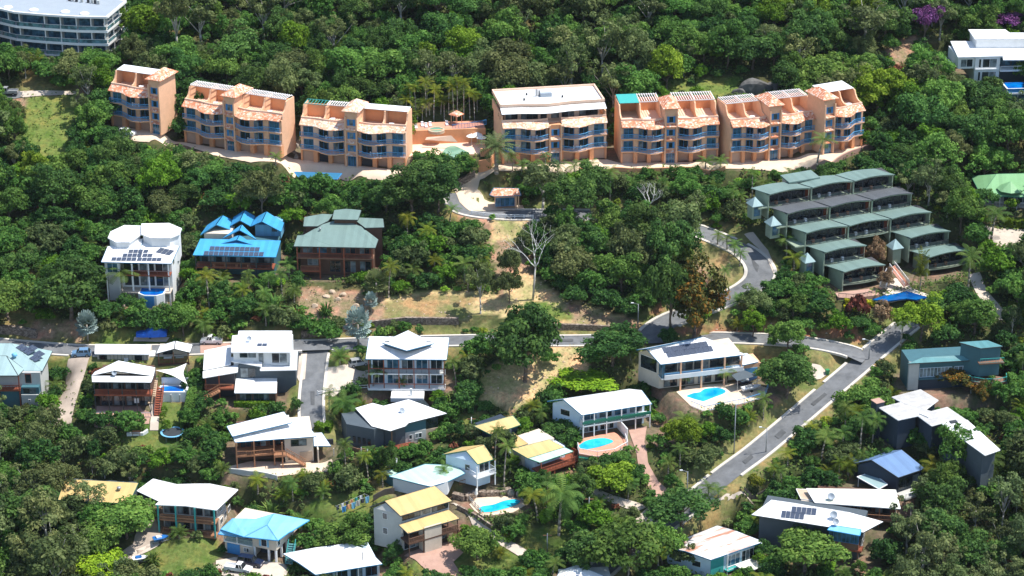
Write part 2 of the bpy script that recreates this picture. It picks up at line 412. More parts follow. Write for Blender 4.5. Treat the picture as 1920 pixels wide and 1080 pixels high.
# ------------------------------------------------------------------ where each building stands
class Frame:
    """local axes of a building: origin under the left end of its front edge, x along the front, y into the hill, z up from its base"""
    def __init__(s, base, L, Rr, flat=False, dz=0.0, pad=None, h=None):
        P = ground(*base); s.z0 = P.z + dz; P.z = s.z0
        t = (base[0] - L[0]) / (Rr[0] - L[0])
        s.eh = 0.0 if flat else (h if h else height_to(P, L[1] + t * (Rr[1] - L[1])))
        A = unproj(*L, s.z0 + s.eh); B = unproj(*Rr, s.z0 + s.eh)
        s.yaw = math.atan2(B.y - A.y, B.x - A.x); s.W = (B - A).length
        s.o = Vector((A.x, A.y, s.z0)); s.c, s.s = math.cos(s.yaw), math.sin(s.yaw)
        s.pad = pad
    def q(s, px, py, z):
        P = unproj(px, py, s.z0 + z) - s.o
        return (P.x * s.c + P.y * s.s, -P.x * s.s + P.y * s.c, z)
    def w(s, x, y, z=0.0):
        return Vector((s.o.x + x * s.c - y * s.s, s.o.y + x * s.s + y * s.c, s.z0 + z))
FR = dict(
    blockA=Frame((258, 244), (210, 236), (308, 251), True, pad=(-2, 14, -4, 13)),
    blockB=Frame((438, 281), (347, 266), (529, 296), True, pad=(-2, 26, -4, 13)),
    blockC=Frame((662, 310), (565, 301), (761, 318), True, pad=(-2, 26, -4, 13)),
    blockD=Frame((1040, 302), (942, 309), (1137, 297), True, pad=(-2, 26, -4, 14)),
    blockE=Frame((1255, 304), (1164, 307), (1346, 300), True, pad=(-2, 24, -4, 13)),
    blockF=Frame((1447, 298), (1369, 307), (1525, 289), True, pad=(-2, 22, -4, 13)),
    blockG=Frame((1580, 280), (1537, 288), (1616, 274), True, pad=(-2, 12, -4, 13)),
    modern=Frame((198, 108), (80, 29), (200, 34), pad=(-30, 20, -3, 18)),
    whiteR=Frame((1850, 170), (1796, 107), (1877, 105), pad=(-2, 22, 2, 18)),
    greenR=Frame((1890, 388), (1846, 366), (1930, 370), pad=(-4, 16, -2, 14)),
    terrace=Frame((1588, 546), (1584, 510), (1653, 498), pad=(-2, 30, -3, 7)),
    poolH=Frame((300, 574), (190, 491), (321, 494), pad=(-1, 16, -3, 15)),
    blueH=Frame((440, 524), (362, 478), (517, 482), pad=(-1, 19, -1, 16)),
    sageH=Frame((629, 524), (551, 461.5), (703.5, 464.5), pad=(-1, 19, -1, 16)),
    leftH=Frame((34, 766), (-40, 704), (34, 704), pad=(-10, 14, -2, 14)),
    deckH=Frame((225, 772), (173, 716), (283, 717), pad=(-1, 14, -3, 10)),
    garage=Frame((230, 686), (178, 663), (280, 664), pad=(-1, 12, -1, 6)),
    pavil=Frame((325, 688), (294, 662.5), (355, 660.5), pad=(-1, 8, -1, 7)),
    modW=Frame((480, 761), (440, 736), (518, 736), pad=(-8, 15, -1, 16)),
    redH=Frame((760, 729), (686, 673), (837, 674), pad=(-1, 18, -2, 12)),
    culH=Frame((484, 875), (441, 829), (593, 818), pad=(-3, 20, -4, 12)),
    darkH=Frame((760, 836), (700, 844), (822, 822), True, pad=(-7, 15, -1, 14)),
    hillH=Frame((1314, 728), (1239, 683), (1398, 664.5), pad=(-2, 26, -10, 11)),
    twoH=Frame((1091, 822), (1091, 778), (1222, 757), pad=(-2, 17, -8, 12)),
    tanD=Frame((1030, 893), (1012, 867), (1074, 846), pad=(-1, 10, -1, 12)),
    paleH=Frame((896, 915), (896, 870), (924, 861), pad=(-16, 5, -2, 9)),
    tanT=Frame((751, 1036), (751, 967), (847, 939), pad=(-1, 14, -3, 9)),
    tanL=Frame((200, 962), (109, 937), (241, 944), pad=(-1, 15, -1, 9)),
    postH=Frame((306, 998), (292, 946), (405, 956), pad=(-6, 14, -1, 12)),
    skyH=Frame((513, 1057), (414, 992), (520, 1013), pad=(-1, 14, -6, 12)),
    botH=Frame((620, 1112), (591.5, 1077), (716.5, 1057), h=3.8, pad=(-1, 15, -1, 10)),
    rustH=Frame((1332, 1087), (1332.7, 1049.6), (1430, 1015.7), pad=(-1, 14, -1, 14)),
    solH=Frame((1560, 1050), (1412, 966), (1618, 998), pad=(-1, 24, -3, 11)),
    creamH=Frame((1640, 990), (1528, 942), (1687, 953), pad=(-5, 19, -1, 9)),
    navyH=Frame((1690, 926), (1684.5, 895), (1733, 878.5), pad=(-10, 8, -1, 9)),
    greyH=Frame((1660, 828), (1649, 763), (1684, 786.7), pad=(-8, 4, -1, 25)),
    tealH=Frame((1760, 731), (1702, 681.5), (1836, 674), pad=(-1, 21, -3, 9)),
    tanB=Frame((940, 822), (921.5, 815), (976, 796), h=2.6, pad=(-1, 8, -1, 8)),
    gateH=Frame((945, 390), (927, 367), (976, 365), pad=(-1, 7, -1, 5)),
    resort=Frame((830, 274), (768, 275), (905, 270), True, pad=(-1, 17, -7, 9)),
    pool18=Frame((930, 952), (862, 952), (978, 948), True, pad=(-1, 13, -3, 5)),
    poolW=Frame((322, 753), (296, 753), (349, 753), True, pad=(-.5, 6.5, -.5, 7)),
    carp=Frame((600, 352), (560, 333), (632, 336), h=2.3, pad=(-1, 10, -1, 5)),
    slivH=Frame((1090, 1112), (1048, 1088), (1150, 1082), h=3.2, pad=(-1, 12, -1, 9)),
)

# ------------------------------------------------------------------ roads (centre lines in world metres, widths)
def catmull(pts, n=14):
    out = []
    P = [pts[0]] + pts + [pts[-1]]
    for i in range(1, len(P) - 2):
        a, b, c, d = P[i - 1], P[i], P[i + 1], P[i + 2]
        for k in range(n):
            t = k / n
            out.append(0.5 * ((2 * b) + (c - a) * t + (2 * a - 5 * b + 4 * c - d) * t * t + (3 * b - a - 3 * c + d) * t ** 3))
    out.append(pts[-1]); return out
def road_line(px): return catmull([ground(*p) for p in px])
ROADS = dict(
    main=(road_line([(-180, 640), (-40, 643), (60, 651), (150, 657), (300, 657), (450, 652), (600, 647), (760, 641), (920, 638), (1080, 639), (1240, 634), (1380, 634), (1500, 641), (1580, 655), (1625, 672)]), 4.6),
    hillroad=(road_line([(1712, 601), (1690, 618), (1648, 652), (1600, 694), (1548, 738), (1480, 796), (1420, 846), (1362, 889), (1300, 940), (1240, 986), (1185, 1020), (1120, 1075), (1060, 1130)]), 4.7),
    spur=(road_line([(600, 652), (594, 664), (588, 705), (584, 750), (585, 790), (590, 806)]), 4.3),
    loop=(road_line([(1222, 640), (1228, 622), (1255, 602), (1300, 584), (1355, 563), (1400, 542), (1424, 520), (1422, 497), (1395, 471), (1345, 447), (1290, 427), (1220, 412), (1130, 404), (1000, 403), (930, 401), (880, 394), (862, 380), (862, 362)]), 5.5),
)

# ------------------------------------------------------------------ terrain heights
def axis(lo, hi, step, far):
    a = list(np.arange(lo, hi + 1e-6, step)); d = step; x = lo; y = hi
    left, right = [], []
    while x > -far: d *= 1.35; x -= d; left.append(x)
    d = step
    while y < far: d *= 1.35; y += d; right.append(y)
    return np.array(left[::-1] + a + right)
GX = axis(-152, 152, 1.0, 3000); GY = axis(338, 640, 1.0, 3500)
GY = GY[GY > -1500]
XX, YY = np.meshgrid(GX, GY)
ZZ = hbase_np(YY)
rs = np.random.RandomState(3)
def vnoise(x, y, sc, seed):
    r = np.random.RandomState(seed).rand(64, 64)
    u, v = x / sc, y / sc
    i, j = np.floor(u).astype(int), np.floor(v).astype(int)
    f, g = u - i, v - j; f = f * f * (3 - 2 * f); g = g * g * (3 - 2 * g)
    A = lambda a, b: r[a % 64, b % 64]
    return (A(i, j) * (1 - f) + A(i + 1, j) * f) * (1 - g) + (A(i, j + 1) * (1 - f) + A(i + 1, j + 1) * f) * g - 0.5
ZZ = ZZ + 0.9 * vnoise(XX, YY, 17, 1) + 0.4 * vnoise(XX, YY, 6, 2)
def sm(t): t = np.clip(t, 0, 1); return t * t * (3 - 2 * t)
def near(x0, x1, y0, y1, m):
    i0, i1 = np.searchsorted(GX, [x0 - m, x1 + m]); j0, j1 = np.searchsorted(GY, [y0 - m, y1 + m])
    return slice(j0, j1), slice(i0, i1)
def flatten_line(line, width, blend=4.0, drop=0.0):
    P = np.array([tuple(p) for p in line])
    sl = near(P[:, 0].min(), P[:, 0].max(), P[:, 1].min(), P[:, 1].max(), width + blend + 2)
    X, Y = XX[sl], YY[sl]
    best = np.full(X.shape, 1e9); bz = np.zeros(X.shape)
    for a, b in zip(P[:-1], P[1:]):
        d = b[:2] - a[:2]; l2 = max(d @ d, 1e-9)
        t = np.clip(((X - a[0]) * d[0] + (Y - a[1]) * d[1]) / l2, 0, 1)
        D = np.hypot(X - a[0] - t * d[0], Y - a[1] - t * d[1])
        m = D < best; best[m] = D[m]; bz[m] = (a[2] + t * (b[2] - a[2]))[m]
    w = 1 - sm((best - width / 2 - 1.2) / blend)
    ZZ[sl] = ZZ[sl] * (1 - w) + (bz - drop) * w
def flatten_pad(F, blend=3.5):
    x0, x1, y0, y1 = F.pad
    c = [F.w(x, y) for x in (x0, x1) for y in (y0, y1)]
    sl = near(min(p.x for p in c), max(p.x for p in c), min(p.y for p in c), max(p.y for p in c), blend + 1)
    X, Y = XX[sl] - F.o.x, YY[sl] - F.o.y
    lx, ly = X * F.c + Y * F.s, -X * F.s + Y * F.c
    d = np.hypot(np.maximum(np.maximum(x0 - lx, lx - x1), 0), np.maximum(np.maximum(y0 - ly, ly - y1), 0))
    w = 1 - sm(d / blend)
    ZZ[sl] = ZZ[sl] * (1 - w) + (F.z0 - 0.06) * w
for F in FR.values(): flatten_pad(F)
for k, (ln, wd) in ROADS.items(): flatten_line(ln, wd, 2.5, 0.10)
def hfin(x, y):
    i = min(max(int(np.searchsorted(GX, x)) - 1, 0), len(GX) - 2); j = min(max(int(np.searchsorted(GY, y)) - 1, 0), len(GY) - 2)
    u = (x - GX[i]) / (GX[i + 1] - GX[i]); v = (y - GY[j]) / (GY[j + 1] - GY[j])
    return float((ZZ[j, i] * (1 - u) + ZZ[j, i + 1] * u) * (1 - v) + (ZZ[j + 1, i] * (1 - u) + ZZ[j + 1, i + 1] * u) * v)
def gfin(px, py):
    """the first point of the finished ground that shows at a pixel"""
    d = ray(px, py); t = 330.0 / d.y
    for _ in range(900):
        x, y, z = d.x * t, d.y * t, CAMZ + d.z * t
        g = z - hfin(x, y)
        if g < 0.02: break
        t += max(0.02, g * 0.9) / d.y * 0.8 if g > 0.3 else 0.05
    return Vector((x, y, hfin(x, y)))

# ------------------------------------------------------------------ ground colours by area
def inpoly(X, Y, poly):
    r = np.zeros(X.shape, bool); n = len(poly); j = n - 1
    for i in range(n):
        xi, yi = poly[i]; xj, yj = poly[j]
        if yi != yj: r ^= ((yi > Y) != (yj > Y)) & (X < (xj - xi) * (Y - yi) / (yj - yi) + xi)
        j = i
    return r
_z = ZZ - CAMZ; _dep = np.maximum(YY * _cp - _z * _sp, 1)
GPX = PW / 2 + FPX * XX / _dep; GPY = PH / 2 - FPX * (YY * _sp + _z * _cp) / _dep
UNDER = (0.075, 0.082, 0.032); LAWN = (0.115, 0.15, 0.038); DRY = (0.47, 0.36, 0.18); SOIL = (0.29, 0.20, 0.125); DRYLAWN = (0.24, 0.20, 0.09); MEADOW = (0.14, 0.18, 0.045); REDSOIL = (0.30, 0.15, 0.085); VERGE = (0.19, 0.18, 0.07)
AREAS = [
    (SOIL, [(0, 180), (60, 170), (140, 170), (190, 140), (180, 210), (120, 190), (40, 200), (0, 250)]),
    (MEADOW, [(50, 180), (140, 175), (150, 200), (130, 260), (120, 300), (60, 300), (30, 240)]),
    (SOIL, [(90, 140), (190, 130), (180, 170), (60, 180)]),
    (VERGE, [(45, 135), (130, 150), (150, 172), (40, 172)]),
    (SOIL, [(845, 395), (1000, 405), (1010, 470), (990, 590), (935, 560), (925, 480), (880, 420)]),
    (DRY, [(925, 412), (985, 415), (980, 450), (925, 455)]),
    (DRY, [(960, 500), (1010, 520), (1060, 560), (1200, 600), (1200, 612), (1000, 610), (930, 590), (710, 605), (715, 560), (790, 545), (900, 545), (945, 560)]),
    (DRYLAWN, [(715, 570), (800, 550), (890, 555), (880, 600), (710, 605)]),
    (MEADOW, [(975, 560), (1010, 565), (1090, 590), (1085, 604), (990, 606)]),
    (SOIL, [(1060, 560), (1120, 590), (1200, 600), (1195, 612), (1100, 608), (1060, 585)]),
    (VERGE, [(570, 620), (1000, 622), (1180, 612), (1215, 615), (1000, 636), (700, 640), (560, 645)]),
    (DRYLAWN, [(1300, 440), (1345, 465), (1385, 495), (1385, 515), (1340, 540), (1300, 545), (1290, 500)]),
    (SOIL, [(1295, 490), (1325, 510), (1335, 540), (1300, 545)]),
    (REDSOIL, [(1230, 568), (1250, 572), (1240, 590), (1220, 590)]),
    (REDSOIL, [(1230, 612), (1600, 612), (1620, 640), (1400, 628), (1230, 625)]),
    (VERGE, [(0, 585), (75, 575), (110, 600), (190, 625), (260, 625), (260, 650), (140, 648), (0, 632)]),
    (SOIL, [(60, 600), (160, 600), (160, 640), (60, 635)]),
    (LAWN, [(180, 625), (250, 620), (330, 630), (330, 645), (260, 650), (165, 645)]),
    (DRY, [(900, 700), (930, 680), (1040, 650), (1100, 645), (1095, 690), (1060, 710), (1020, 745), (960, 770), (900, 755)]),
    (DRY, [(1040, 648), (1110, 645), (1105, 700), (1050, 715)]),
    (LAWN, [(815, 780), (900, 775), (930, 790), (900, 800), (860, 805), (820, 795)]),
    (LAWN, [(225, 815), (310, 750), (345, 760), (345, 830), (310, 850), (240, 850)]),
    (LAWN, [(310, 760), (345, 760), (345, 800), (312, 800)]),
    (SOIL, [(100, 700), (140, 670), (120, 800), (105, 800)]),
    (LAWN, [(90, 670), (130, 670), (115, 745), (92, 745)]),
    (LAWN, [(560, 945), (620, 930), (700, 918), (740, 930), (700, 960), (640, 985), (590, 985)]),
    (LAWN, [(215, 1050), (300, 1005), (415, 1010), (415, 1045), (360, 1080), (230, 1080)]),
    (LAWN, [(780, 1045), (840, 1025), (1000, 1025), (975, 1060), (900, 1080), (770, 1080)]),
    (LAWN, [(975, 990), (1080, 980), (1090, 1010), (1030, 1045), (985, 1030)]),
    (LAWN, [(1080, 985), (1190, 955), (1190, 975), (1090, 1010)]),
    (VERGE, [(1285, 925), (1400, 830), (1540, 715), (1560, 690), (1565, 705), (1480, 785), (1300, 932)]),
    (VERGE, [(1530, 662), (1560, 660), (1563, 695), (1535, 690)]),
    (SOIL, [(560, 570), (640, 560), (720, 600), (700, 620), (560, 600)]),
    (SOIL, [(1660, 90), (1720, 60), (1710, 110), (1670, 130)]),
    (SOIL, [(560, 540), (720, 545), (720, 600), (560, 590)]),
    (MEADOW, [(1250, 150), (1385, 145), (1385, 185), (1250, 185)]),
    (LAWN, [(1085, 850), (1120, 850), (1100, 905), (1080, 890)]),
    (VERGE, [(700, 900), (860, 905), (870, 930), (720, 925)]),
]
CC = np.empty(XX.shape + (3,)); CC[:] = UNDER
GRASSMASK = np.zeros(XX.shape, int)
_c = [(LAWN, 1), (MEADOW, 1), (VERGE, 2), (DRYLAWN, 2), (DRY, 3)]
AREA_ID = {}
for col, poly in AREAS:
    n1 = 8 * vnoise(XX, YY, 3.1, 11); n2 = 5 * vnoise(XX, YY, 3.1, 12)
    m = inpoly(GPX + n1, GPY + n2, poly) & (YY > 330) & (YY < 700)
    CC[m] = col
    GRASSMASK[m] = {LAWN: 1, MEADOW: 4, VERGE: 2, DRYLAWN: 2, DRY: 3}.get(col, 0)
# worn shoulders along the roads
for k, (ln, wd) in ROADS.items():
    P = np.array([tuple(p) for p in ln])[::3]
    sl = near(P[:, 0].min(), P[:, 0].max(), P[:, 1].min(), P[:, 1].max(), 8)
    D = np.full(XX[sl].shape, 1e9)
    for a in P: D = np.minimum(D, np.hypot(XX[sl] - a[0], YY[sl] - a[1]))
    m = (D < wd / 2 + 3.0) & (CC[sl].sum(axis=2) < 0.2)
    CC[sl][m] = VERGE
for F in FR.values():
    x0, x1, y0, y1 = F.pad
    lx = (XX - F.o.x) * F.c + (YY - F.o.y) * F.s; ly = -(XX - F.o.x) * F.s + (YY - F.o.y) * F.c
    m = (lx > x0) & (lx < x1) & (ly > y0) & (ly < y1) & (CC.sum(axis=2) < 0.2)
    CC[m] = (0.17, 0.13, 0.085)
def build_terrain():
    ny, nx = XX.shape
    V = np.stack([XX, YY, ZZ], -1).reshape(-1, 3)
    idx = np.arange(ny * nx).reshape(ny, nx)
    Fq = np.stack([idx[:-1, :-1], idx[:-1, 1:], idx[1:, 1:], idx[1:, :-1]], -1).reshape(-1, 4)
    me = bpy.data.meshes.new('ground')
    me.vertices.add(len(V)); me.vertices.foreach_set('co', V.ravel())
    me.loops.add(Fq.size); me.loops.foreach_set('vertex_index', Fq.ravel())
    me.polygons.add(len(Fq)); me.polygons.foreach_set('loop_start', np.arange(0, Fq.size, 4))
    me.update(calc_edges=True); me.polygons.foreach_set('use_smooth', np.ones(len(Fq), bool))
    a = me.color_attributes.new('cover', 'FLOAT_COLOR', 'POINT')
    a.data.foreach_set('color', np.concatenate([CC.reshape(-1, 3), np.ones((len(V), 1))], 1).ravel())
    m = bpy.data.materials.new('ground_cover'); m.use_nodes = True; nt = m.node_tree; b = nt.nodes['Principled BSDF']; L = nt.links.new
    at = N(nt, 'ShaderNodeAttribute', attribute_name='cover'); tc = N(nt, 'ShaderNodeTexCoord')
    n1 = N(nt, 'ShaderNodeTexNoise', Scale=1.3, Detail=8.0, Roughness=0.7); n2 = N(nt, 'ShaderNodeTexNoise', Scale=0.22, Detail=6.0, Roughness=0.65)
    L(tc.outputs['Object'], n1.inputs['Vector']); L(tc.outputs['Object'], n2.inputs['Vector'])
    r1 = ramp(nt, [(0.25, (0.5, 0.5, 0.5)), (0.75, (1.4, 1.4, 1.4))]); L(n1.outputs['Fac'], r1.inputs['Fac'])
    r2 = ramp(nt, [(0.36, (0.62, 0.82, 0.6)), (0.5, (1, 1, 1)), (0.66, (1.6, 1.15, 1.2))]); L(n2.outputs['Fac'], r2.inputs['Fac'])
    x1 = N(nt, 'ShaderNodeMix', data_type='RGBA', blend_type='MULTIPLY'); x1.inputs['Factor'].default_value = 1
    x2 = N(nt, 'ShaderNodeMix', data_type='RGBA', blend_type='MULTIPLY'); x2.inputs['Factor'].default_value = 1
    L(at.outputs['Color'], x1.inputs['A']); L(r1.outputs['Color'], x1.inputs['B']); L(x1.outputs['Result'], x2.inputs['A']); L(r2.outputs['Color'], x2.inputs['B'])
    L(x2.outputs['Result'], b.inputs['Base Color']); b.inputs['Roughness'].default_value = 0.95; b.inputs['Specular IOR Level'].default_value = 0.1
    bp = N(nt, 'ShaderNodeBump', Strength=0.6, Distance=0.15); L(n1.outputs['Fac'], bp.inputs['Height']); L(bp.outputs[0], b.inputs['Normal'])
    me.materials.append(m)
    tag(link('ground', me), 'steep green hillside ground of soil, lawns and dry grass', kind='structure')
build_terrain()

# ------------------------------------------------------------------ road surfaces, kerbs, paths and paving
def offset_line(line, d):
    out = []
    for i, p in enumerate(line):
        a = line[max(i - 1, 0)]; b = line[min(i + 1, len(line) - 1)]
        t = Vector((b.x - a.x, b.y - a.y, 0)).normalized()
        out.append(Vector((p.x - t.y * d, p.y + t.x * d, p.z)))
    return out
def ribbon(name, line, w, mat, dz, label=None, cols=5, flat=True):
    mb = MB(); n = len(line)
    L_ = [offset_line(line, -w / 2 + w * k / (cols - 1)) for k in range(cols)]
    vs = [(p.x, p.y, line[i].z + dz) for i in range(n) for p in [L_[k][i] for k in range(cols)]]
    fs = [(i * cols + k, i * cols + k + 1, (i + 1) * cols + k + 1, (i + 1) * cols + k) for i in range(n - 1) for k in range(cols - 1)]
    return tag(mb.add(vs, fs).build(name, mat, smooth=True), label, kind='structure')
def kerbs(name, line, w, skip=None, both=(True, True), wid=0.55, h=0.14):
    for sd in (-1, 1):
        if not both[0 if sd < 0 else 1]: continue
        a = offset_line(line, sd * w / 2); b = offset_line(line, sd * (w / 2 + wid))
        mb = MB()
        for i in range(len(line) - 1):
            m = (a[i] + a[i + 1]) / 2
            if skip and skip(m, sd): continue
            z0, z1 = line[i].z, line[i + 1].z
            vs = [(a[i].x, a[i].y, z0 - .3), (a[i + 1].x, a[i + 1].y, z1 - .3), (b[i + 1].x, b[i + 1].y, z1 - .3), (b[i].x, b[i].y, z0 - .3),
                  (a[i].x, a[i].y, z0 + h), (a[i + 1].x, a[i + 1].y, z1 + h), (b[i + 1].x, b[i + 1].y, z1 + h), (b[i].x, b[i].y, z0 + h)]
            mb.add(vs, [(4, 5, 6, 7), (0, 1, 5, 4), (2, 3, 7, 6), (1, 2, 6, 5), (3, 0, 4, 7)])
        if mb.v: tag(mb.build(name, 'kerb'), kind='structure')
def inroad(names, margin=0.3):
    segs = [(np.array([(p.x, p.y) for p in ROADS[n][0]]), ROADS[n][1] / 2 + margin) for n in names]
    def f(m, sd):
        return any(np.min(np.hypot(P[:, 0] - m.x, P[:, 1] - m.y)) < w for P, w in segs)
    return f
def pxnear(boxes, extra=None):
    def f(m, sd):
        x, y = proj(m.x, m.y, m.z)
        return any(a < x < b and c < y < d for a, b, c, d in boxes) or (extra(m, sd) if extra else False)
    return f
ribbon('road', ROADS['main'][0], 4.6, 'asphalt', -0.03, 'grey asphalt street crossing the hillside behind the white roofed houses')
ribbon('road', ROADS['hillroad'][0], 4.7, 'asphalt', -0.022, 'grey asphalt road running diagonally down between the gardens')
ribbon('road', ROADS['spur'][0], 4.3, 'asphalt', -0.014, 'short grey cul-de-sac road between two white houses')
ribbon('road', ROADS['loop'][0], 5.5, 'asphalt', -0.006, 'grey asphalt hairpin bend climbing to the orange apartments')
kerbs('kerb', ROADS['main'][0], 4.6, pxnear([(132, 172, 655, 680), (575, 615, 648, 662)], inroad(['spur', 'hillroad', 'loop'])))
kerbs('kerb', ROADS['hillroad'][0], 4.7, pxnear([(1530, 1545, 700, 760), (1225, 1262, 930, 960), (1330, 1420, 890, 935)], inroad(['main'])), wid=.6)
kerbs('kerb', ROADS['spur'][0], 4.3, inroad(['main']))
kerbs('kerb', ROADS['loop'][0], 5.5, pxnear([(1380, 1400, 425, 470), (840, 940, 350, 395)], inroad(['main'])), wid=0.7)
def tess(poly, step=1.0):
    """fill a world outline with a fine triangle sheet"""
    import bmesh
    bm = bmesh.new()
    pts = []
    for i, p in enumerate(poly):
        q = poly[(i + 1) % len(poly)]; n = max(1, int((Vector(q[:2]) - Vector(p[:2])).length / step))
        for k in range(n): pts.append((p[0] + (q[0] - p[0]) * k / n, p[1] + (q[1] - p[1]) * k / n))
    vs = [bm.verts.new((x, y, 0)) for x, y in pts]
    bm.faces.new(vs)
    xs = [p[0] for p in pts]; ys = [p[1] for p in pts]
    for ax, lo, hi in ((0, min(xs), max(xs)), (1, min(ys), max(ys))):
        c = math.floor(lo) + 1.0
        while c < hi:
            co = Vector((c, 0, 0)) if ax == 0 else Vector((0, c, 0)); no = Vector((1, 0, 0)) if ax == 0 else Vector((0, 1, 0))
            bmesh.ops.bisect_plane(bm, geom=bm.verts[:] + bm.edges[:] + bm.faces[:], plane_co=co, plane_no=no)
            c += step
    bmesh.ops.triangulate(bm, faces=bm.faces[:])
    V = [tuple(v.co) for v in bm.verts]; bm.verts.index_update()
    Fc = [tuple(v.index for v in f.verts) for f in bm.faces]; bm.free()
    return V, Fc
def pave(name, px, mat, label, dz=0.16, curve=False, thick=0.0, kind='structure'):
    W_ = [gfin(*p) for p in px]
    if curve: W_ = catmull(W_ + [W_[0]], 6)[:-1]
    V, Fc = tess([(p.x, p.y) for p in W_])
    V = [(x, y, hfin(x, y) + dz) for x, y, _ in V]
    o = MB().add(V, Fc).build(name, mat, smooth=True)
    return tag(o, label, kind=kind)
pave('forecourt', [(203, 246), (225, 238), (280, 246), (345, 268), (440, 284), (545, 297), (640, 308), (766, 322), (760, 342), (690, 337), (620, 327), (540, 323), (470, 306), (400, 292), (335, 270), (280, 268), (235, 264)], 'forecourt', 'sandy concrete forecourt winding below the three orange blocks beside the meadow')
pave('forecourt', [(846, 347), (880, 328), (902, 322), (925, 306), (1138, 300), (1160, 306), (1350, 302), (1450, 300), (1530, 288), (1622, 270), (1642, 273), (1560, 312), (1490, 326), (1400, 318), (1200, 320), (990, 322), (940, 330), (900, 338), (895, 356), (908, 374), (940, 384), (980, 386), (985, 394), (880, 396), (862, 380)], 'forecourt', 'sandy concrete forecourt and entry drive below the orange blocks beside the pool')
pave('driveway', [(136, 668), (170, 669), (152, 720), (138, 770), (133, 800), (102, 800), (112, 750), (124, 700)], 'old_concrete', 'long stained concrete driveway running downhill from the blue hatchback')
pave('driveway', [(1178, 806), (1213, 800), (1208, 830), (1215, 868), (1235, 905), (1262, 935), (1240, 952), (1216, 915), (1196, 870), (1190, 840)], 'pink_paving', 'pinkish paved driveway curving down from the white house with pool')
pave('driveway', [(1538, 686), (1520, 683), (1500, 692), (1520, 712), (1538, 712), (1556, 700)], 'concrete', 'short pale concrete driveway beside the green bin')
pave('driveway', [(1395, 440), (1412, 436), (1440, 470), (1462, 520), (1455, 525), (1436, 480), (1412, 458)], 'concrete', 'pale concrete verge ramp by the terraced green roofed apartments')
pave('path', [(1815, 520), (1826, 512), (1850, 545), (1888, 590), (1885, 602), (1860, 600), (1835, 560)], 'concrete', 'pale concrete drive descending beside the terraced apartments')
pave('driveway', [(1835, 420), (1870, 430), (1925, 432), (1925, 460), (1880, 470), (1862, 462)], 'concrete', 'pale gravelly yard below the bright green roofed house')
pave('driveway', [(428, 876), (470, 866), (580, 868), (622, 862), (628, 880), (560, 890), (500, 897), (445, 892)], 'forecourt', 'pale concrete yard in front of the house with a timber stair')
pave('driveway', [(757, 1044), (800, 1026), (858, 1014), (872, 1034), (850, 1055), (870, 1085), (830, 1085), (790, 1062)], 'pink_paving', 'pinkish paved yard in front of the tan roofed two storey house')
pave('path', [(845, 945), (862, 948), (900, 980), (945, 1008), (1000, 1042), (985, 1052), (930, 1018), (885, 990)], 'concrete', 'narrow concrete drive running down beside the curved pool garden')
pave('path', [(1075, 905), (1110, 915), (1150, 930), (1200, 945), (1215, 952), (1190, 962), (1150, 945), (1105, 930), (1078, 918)], 'concrete', 'concrete path crossing the garden towards the diagonal road')
pave('driveway', [(1188, 978), (1215, 952), (1262, 935), (1270, 945), (1240, 962), (1205, 985)], 'concrete', 'pale concrete crossover at the foot of the diagonal road')
pave('driveway', [(1340, 942), (1362, 930), (1400, 929), (1440, 937), (1428, 950), (1370, 956)], 'concrete', 'pale concrete parking apron beside the twin palms')
pave('driveway', [(205, 1052), (250, 1020), (262, 985), (292, 975), (300, 1000), (312, 1010), (275, 1030), (232, 1056)], 'old_concrete', 'brown stained driveway leading to the house with green posts')
pave('driveway', [(208, 1056), (240, 1038), (285, 1018), (315, 1012), (300, 1022), (262, 1042), (225, 1060)], 'concrete', 'white concrete strip curving along the brown driveway')
pave('driveway', [(405, 1052), (440, 1046), (520, 1056), (545, 1066), (535, 1085), (430, 1085), (405, 1075)], 'concrete', 'concrete parking area below the pale blue roofed house')
pave('driveway', [(612, 690), (630, 688), (690, 695), (690, 715), (625, 745), (606, 742)], 'concrete', 'pale concrete driveway beside the house with red timber decks')
pave('driveway', [(560, 662), (576, 662), (572, 712), (560, 715), (548, 700)], 'concrete', 'pale concrete driveway beside the cul-de-sac road')
pave('driveway', [(375, 642), (432, 645), (434, 660), (376, 665)], 'pink_paving', 'pinkish driveway where the white pickup is parked')
pave('path', [(276, 745), (298, 740), (303, 752), (297, 808), (281, 808), (284, 780)], 'concrete', 'pale concrete garden path and steps beside the pool wall')
pave('patio', [(178, 790), (270, 770), (283, 775), (280, 796), (200, 806), (175, 802)], 'pink_paving', 'shaded paved patio below the white roofed house with red deck')
pave('road', [(0, 170), (28, 168), (50, 176), (38, 184), (0, 190)], 'asphalt', 'grey end of a street where the silver pickup is parked')
pave('path', [(38, 172), (140, 172), (150, 178), (60, 182), (40, 184)], 'concrete', 'sandy track leading off the street end')
for px in ([(1452, 818), (1466, 806), (1474, 812), (1460, 824)], [(1392, 866), (1408, 853), (1413, 858), (1398, 871)], [(1520, 758), (1546, 737), (1551, 741), (1526, 762)], [(582, 735), (590, 735), (590, 760), (583, 760)], [(640, 645), (668, 644), (668, 648), (640, 649)], [(1040, 637), (1075, 637), (1075, 641), (1042, 641)], [(1408, 484), (1424, 500), (1420, 512), (1412, 500)]):
    pave('road_patch', px, 'asphalt_patch', 'darker tar repair patch in the road')
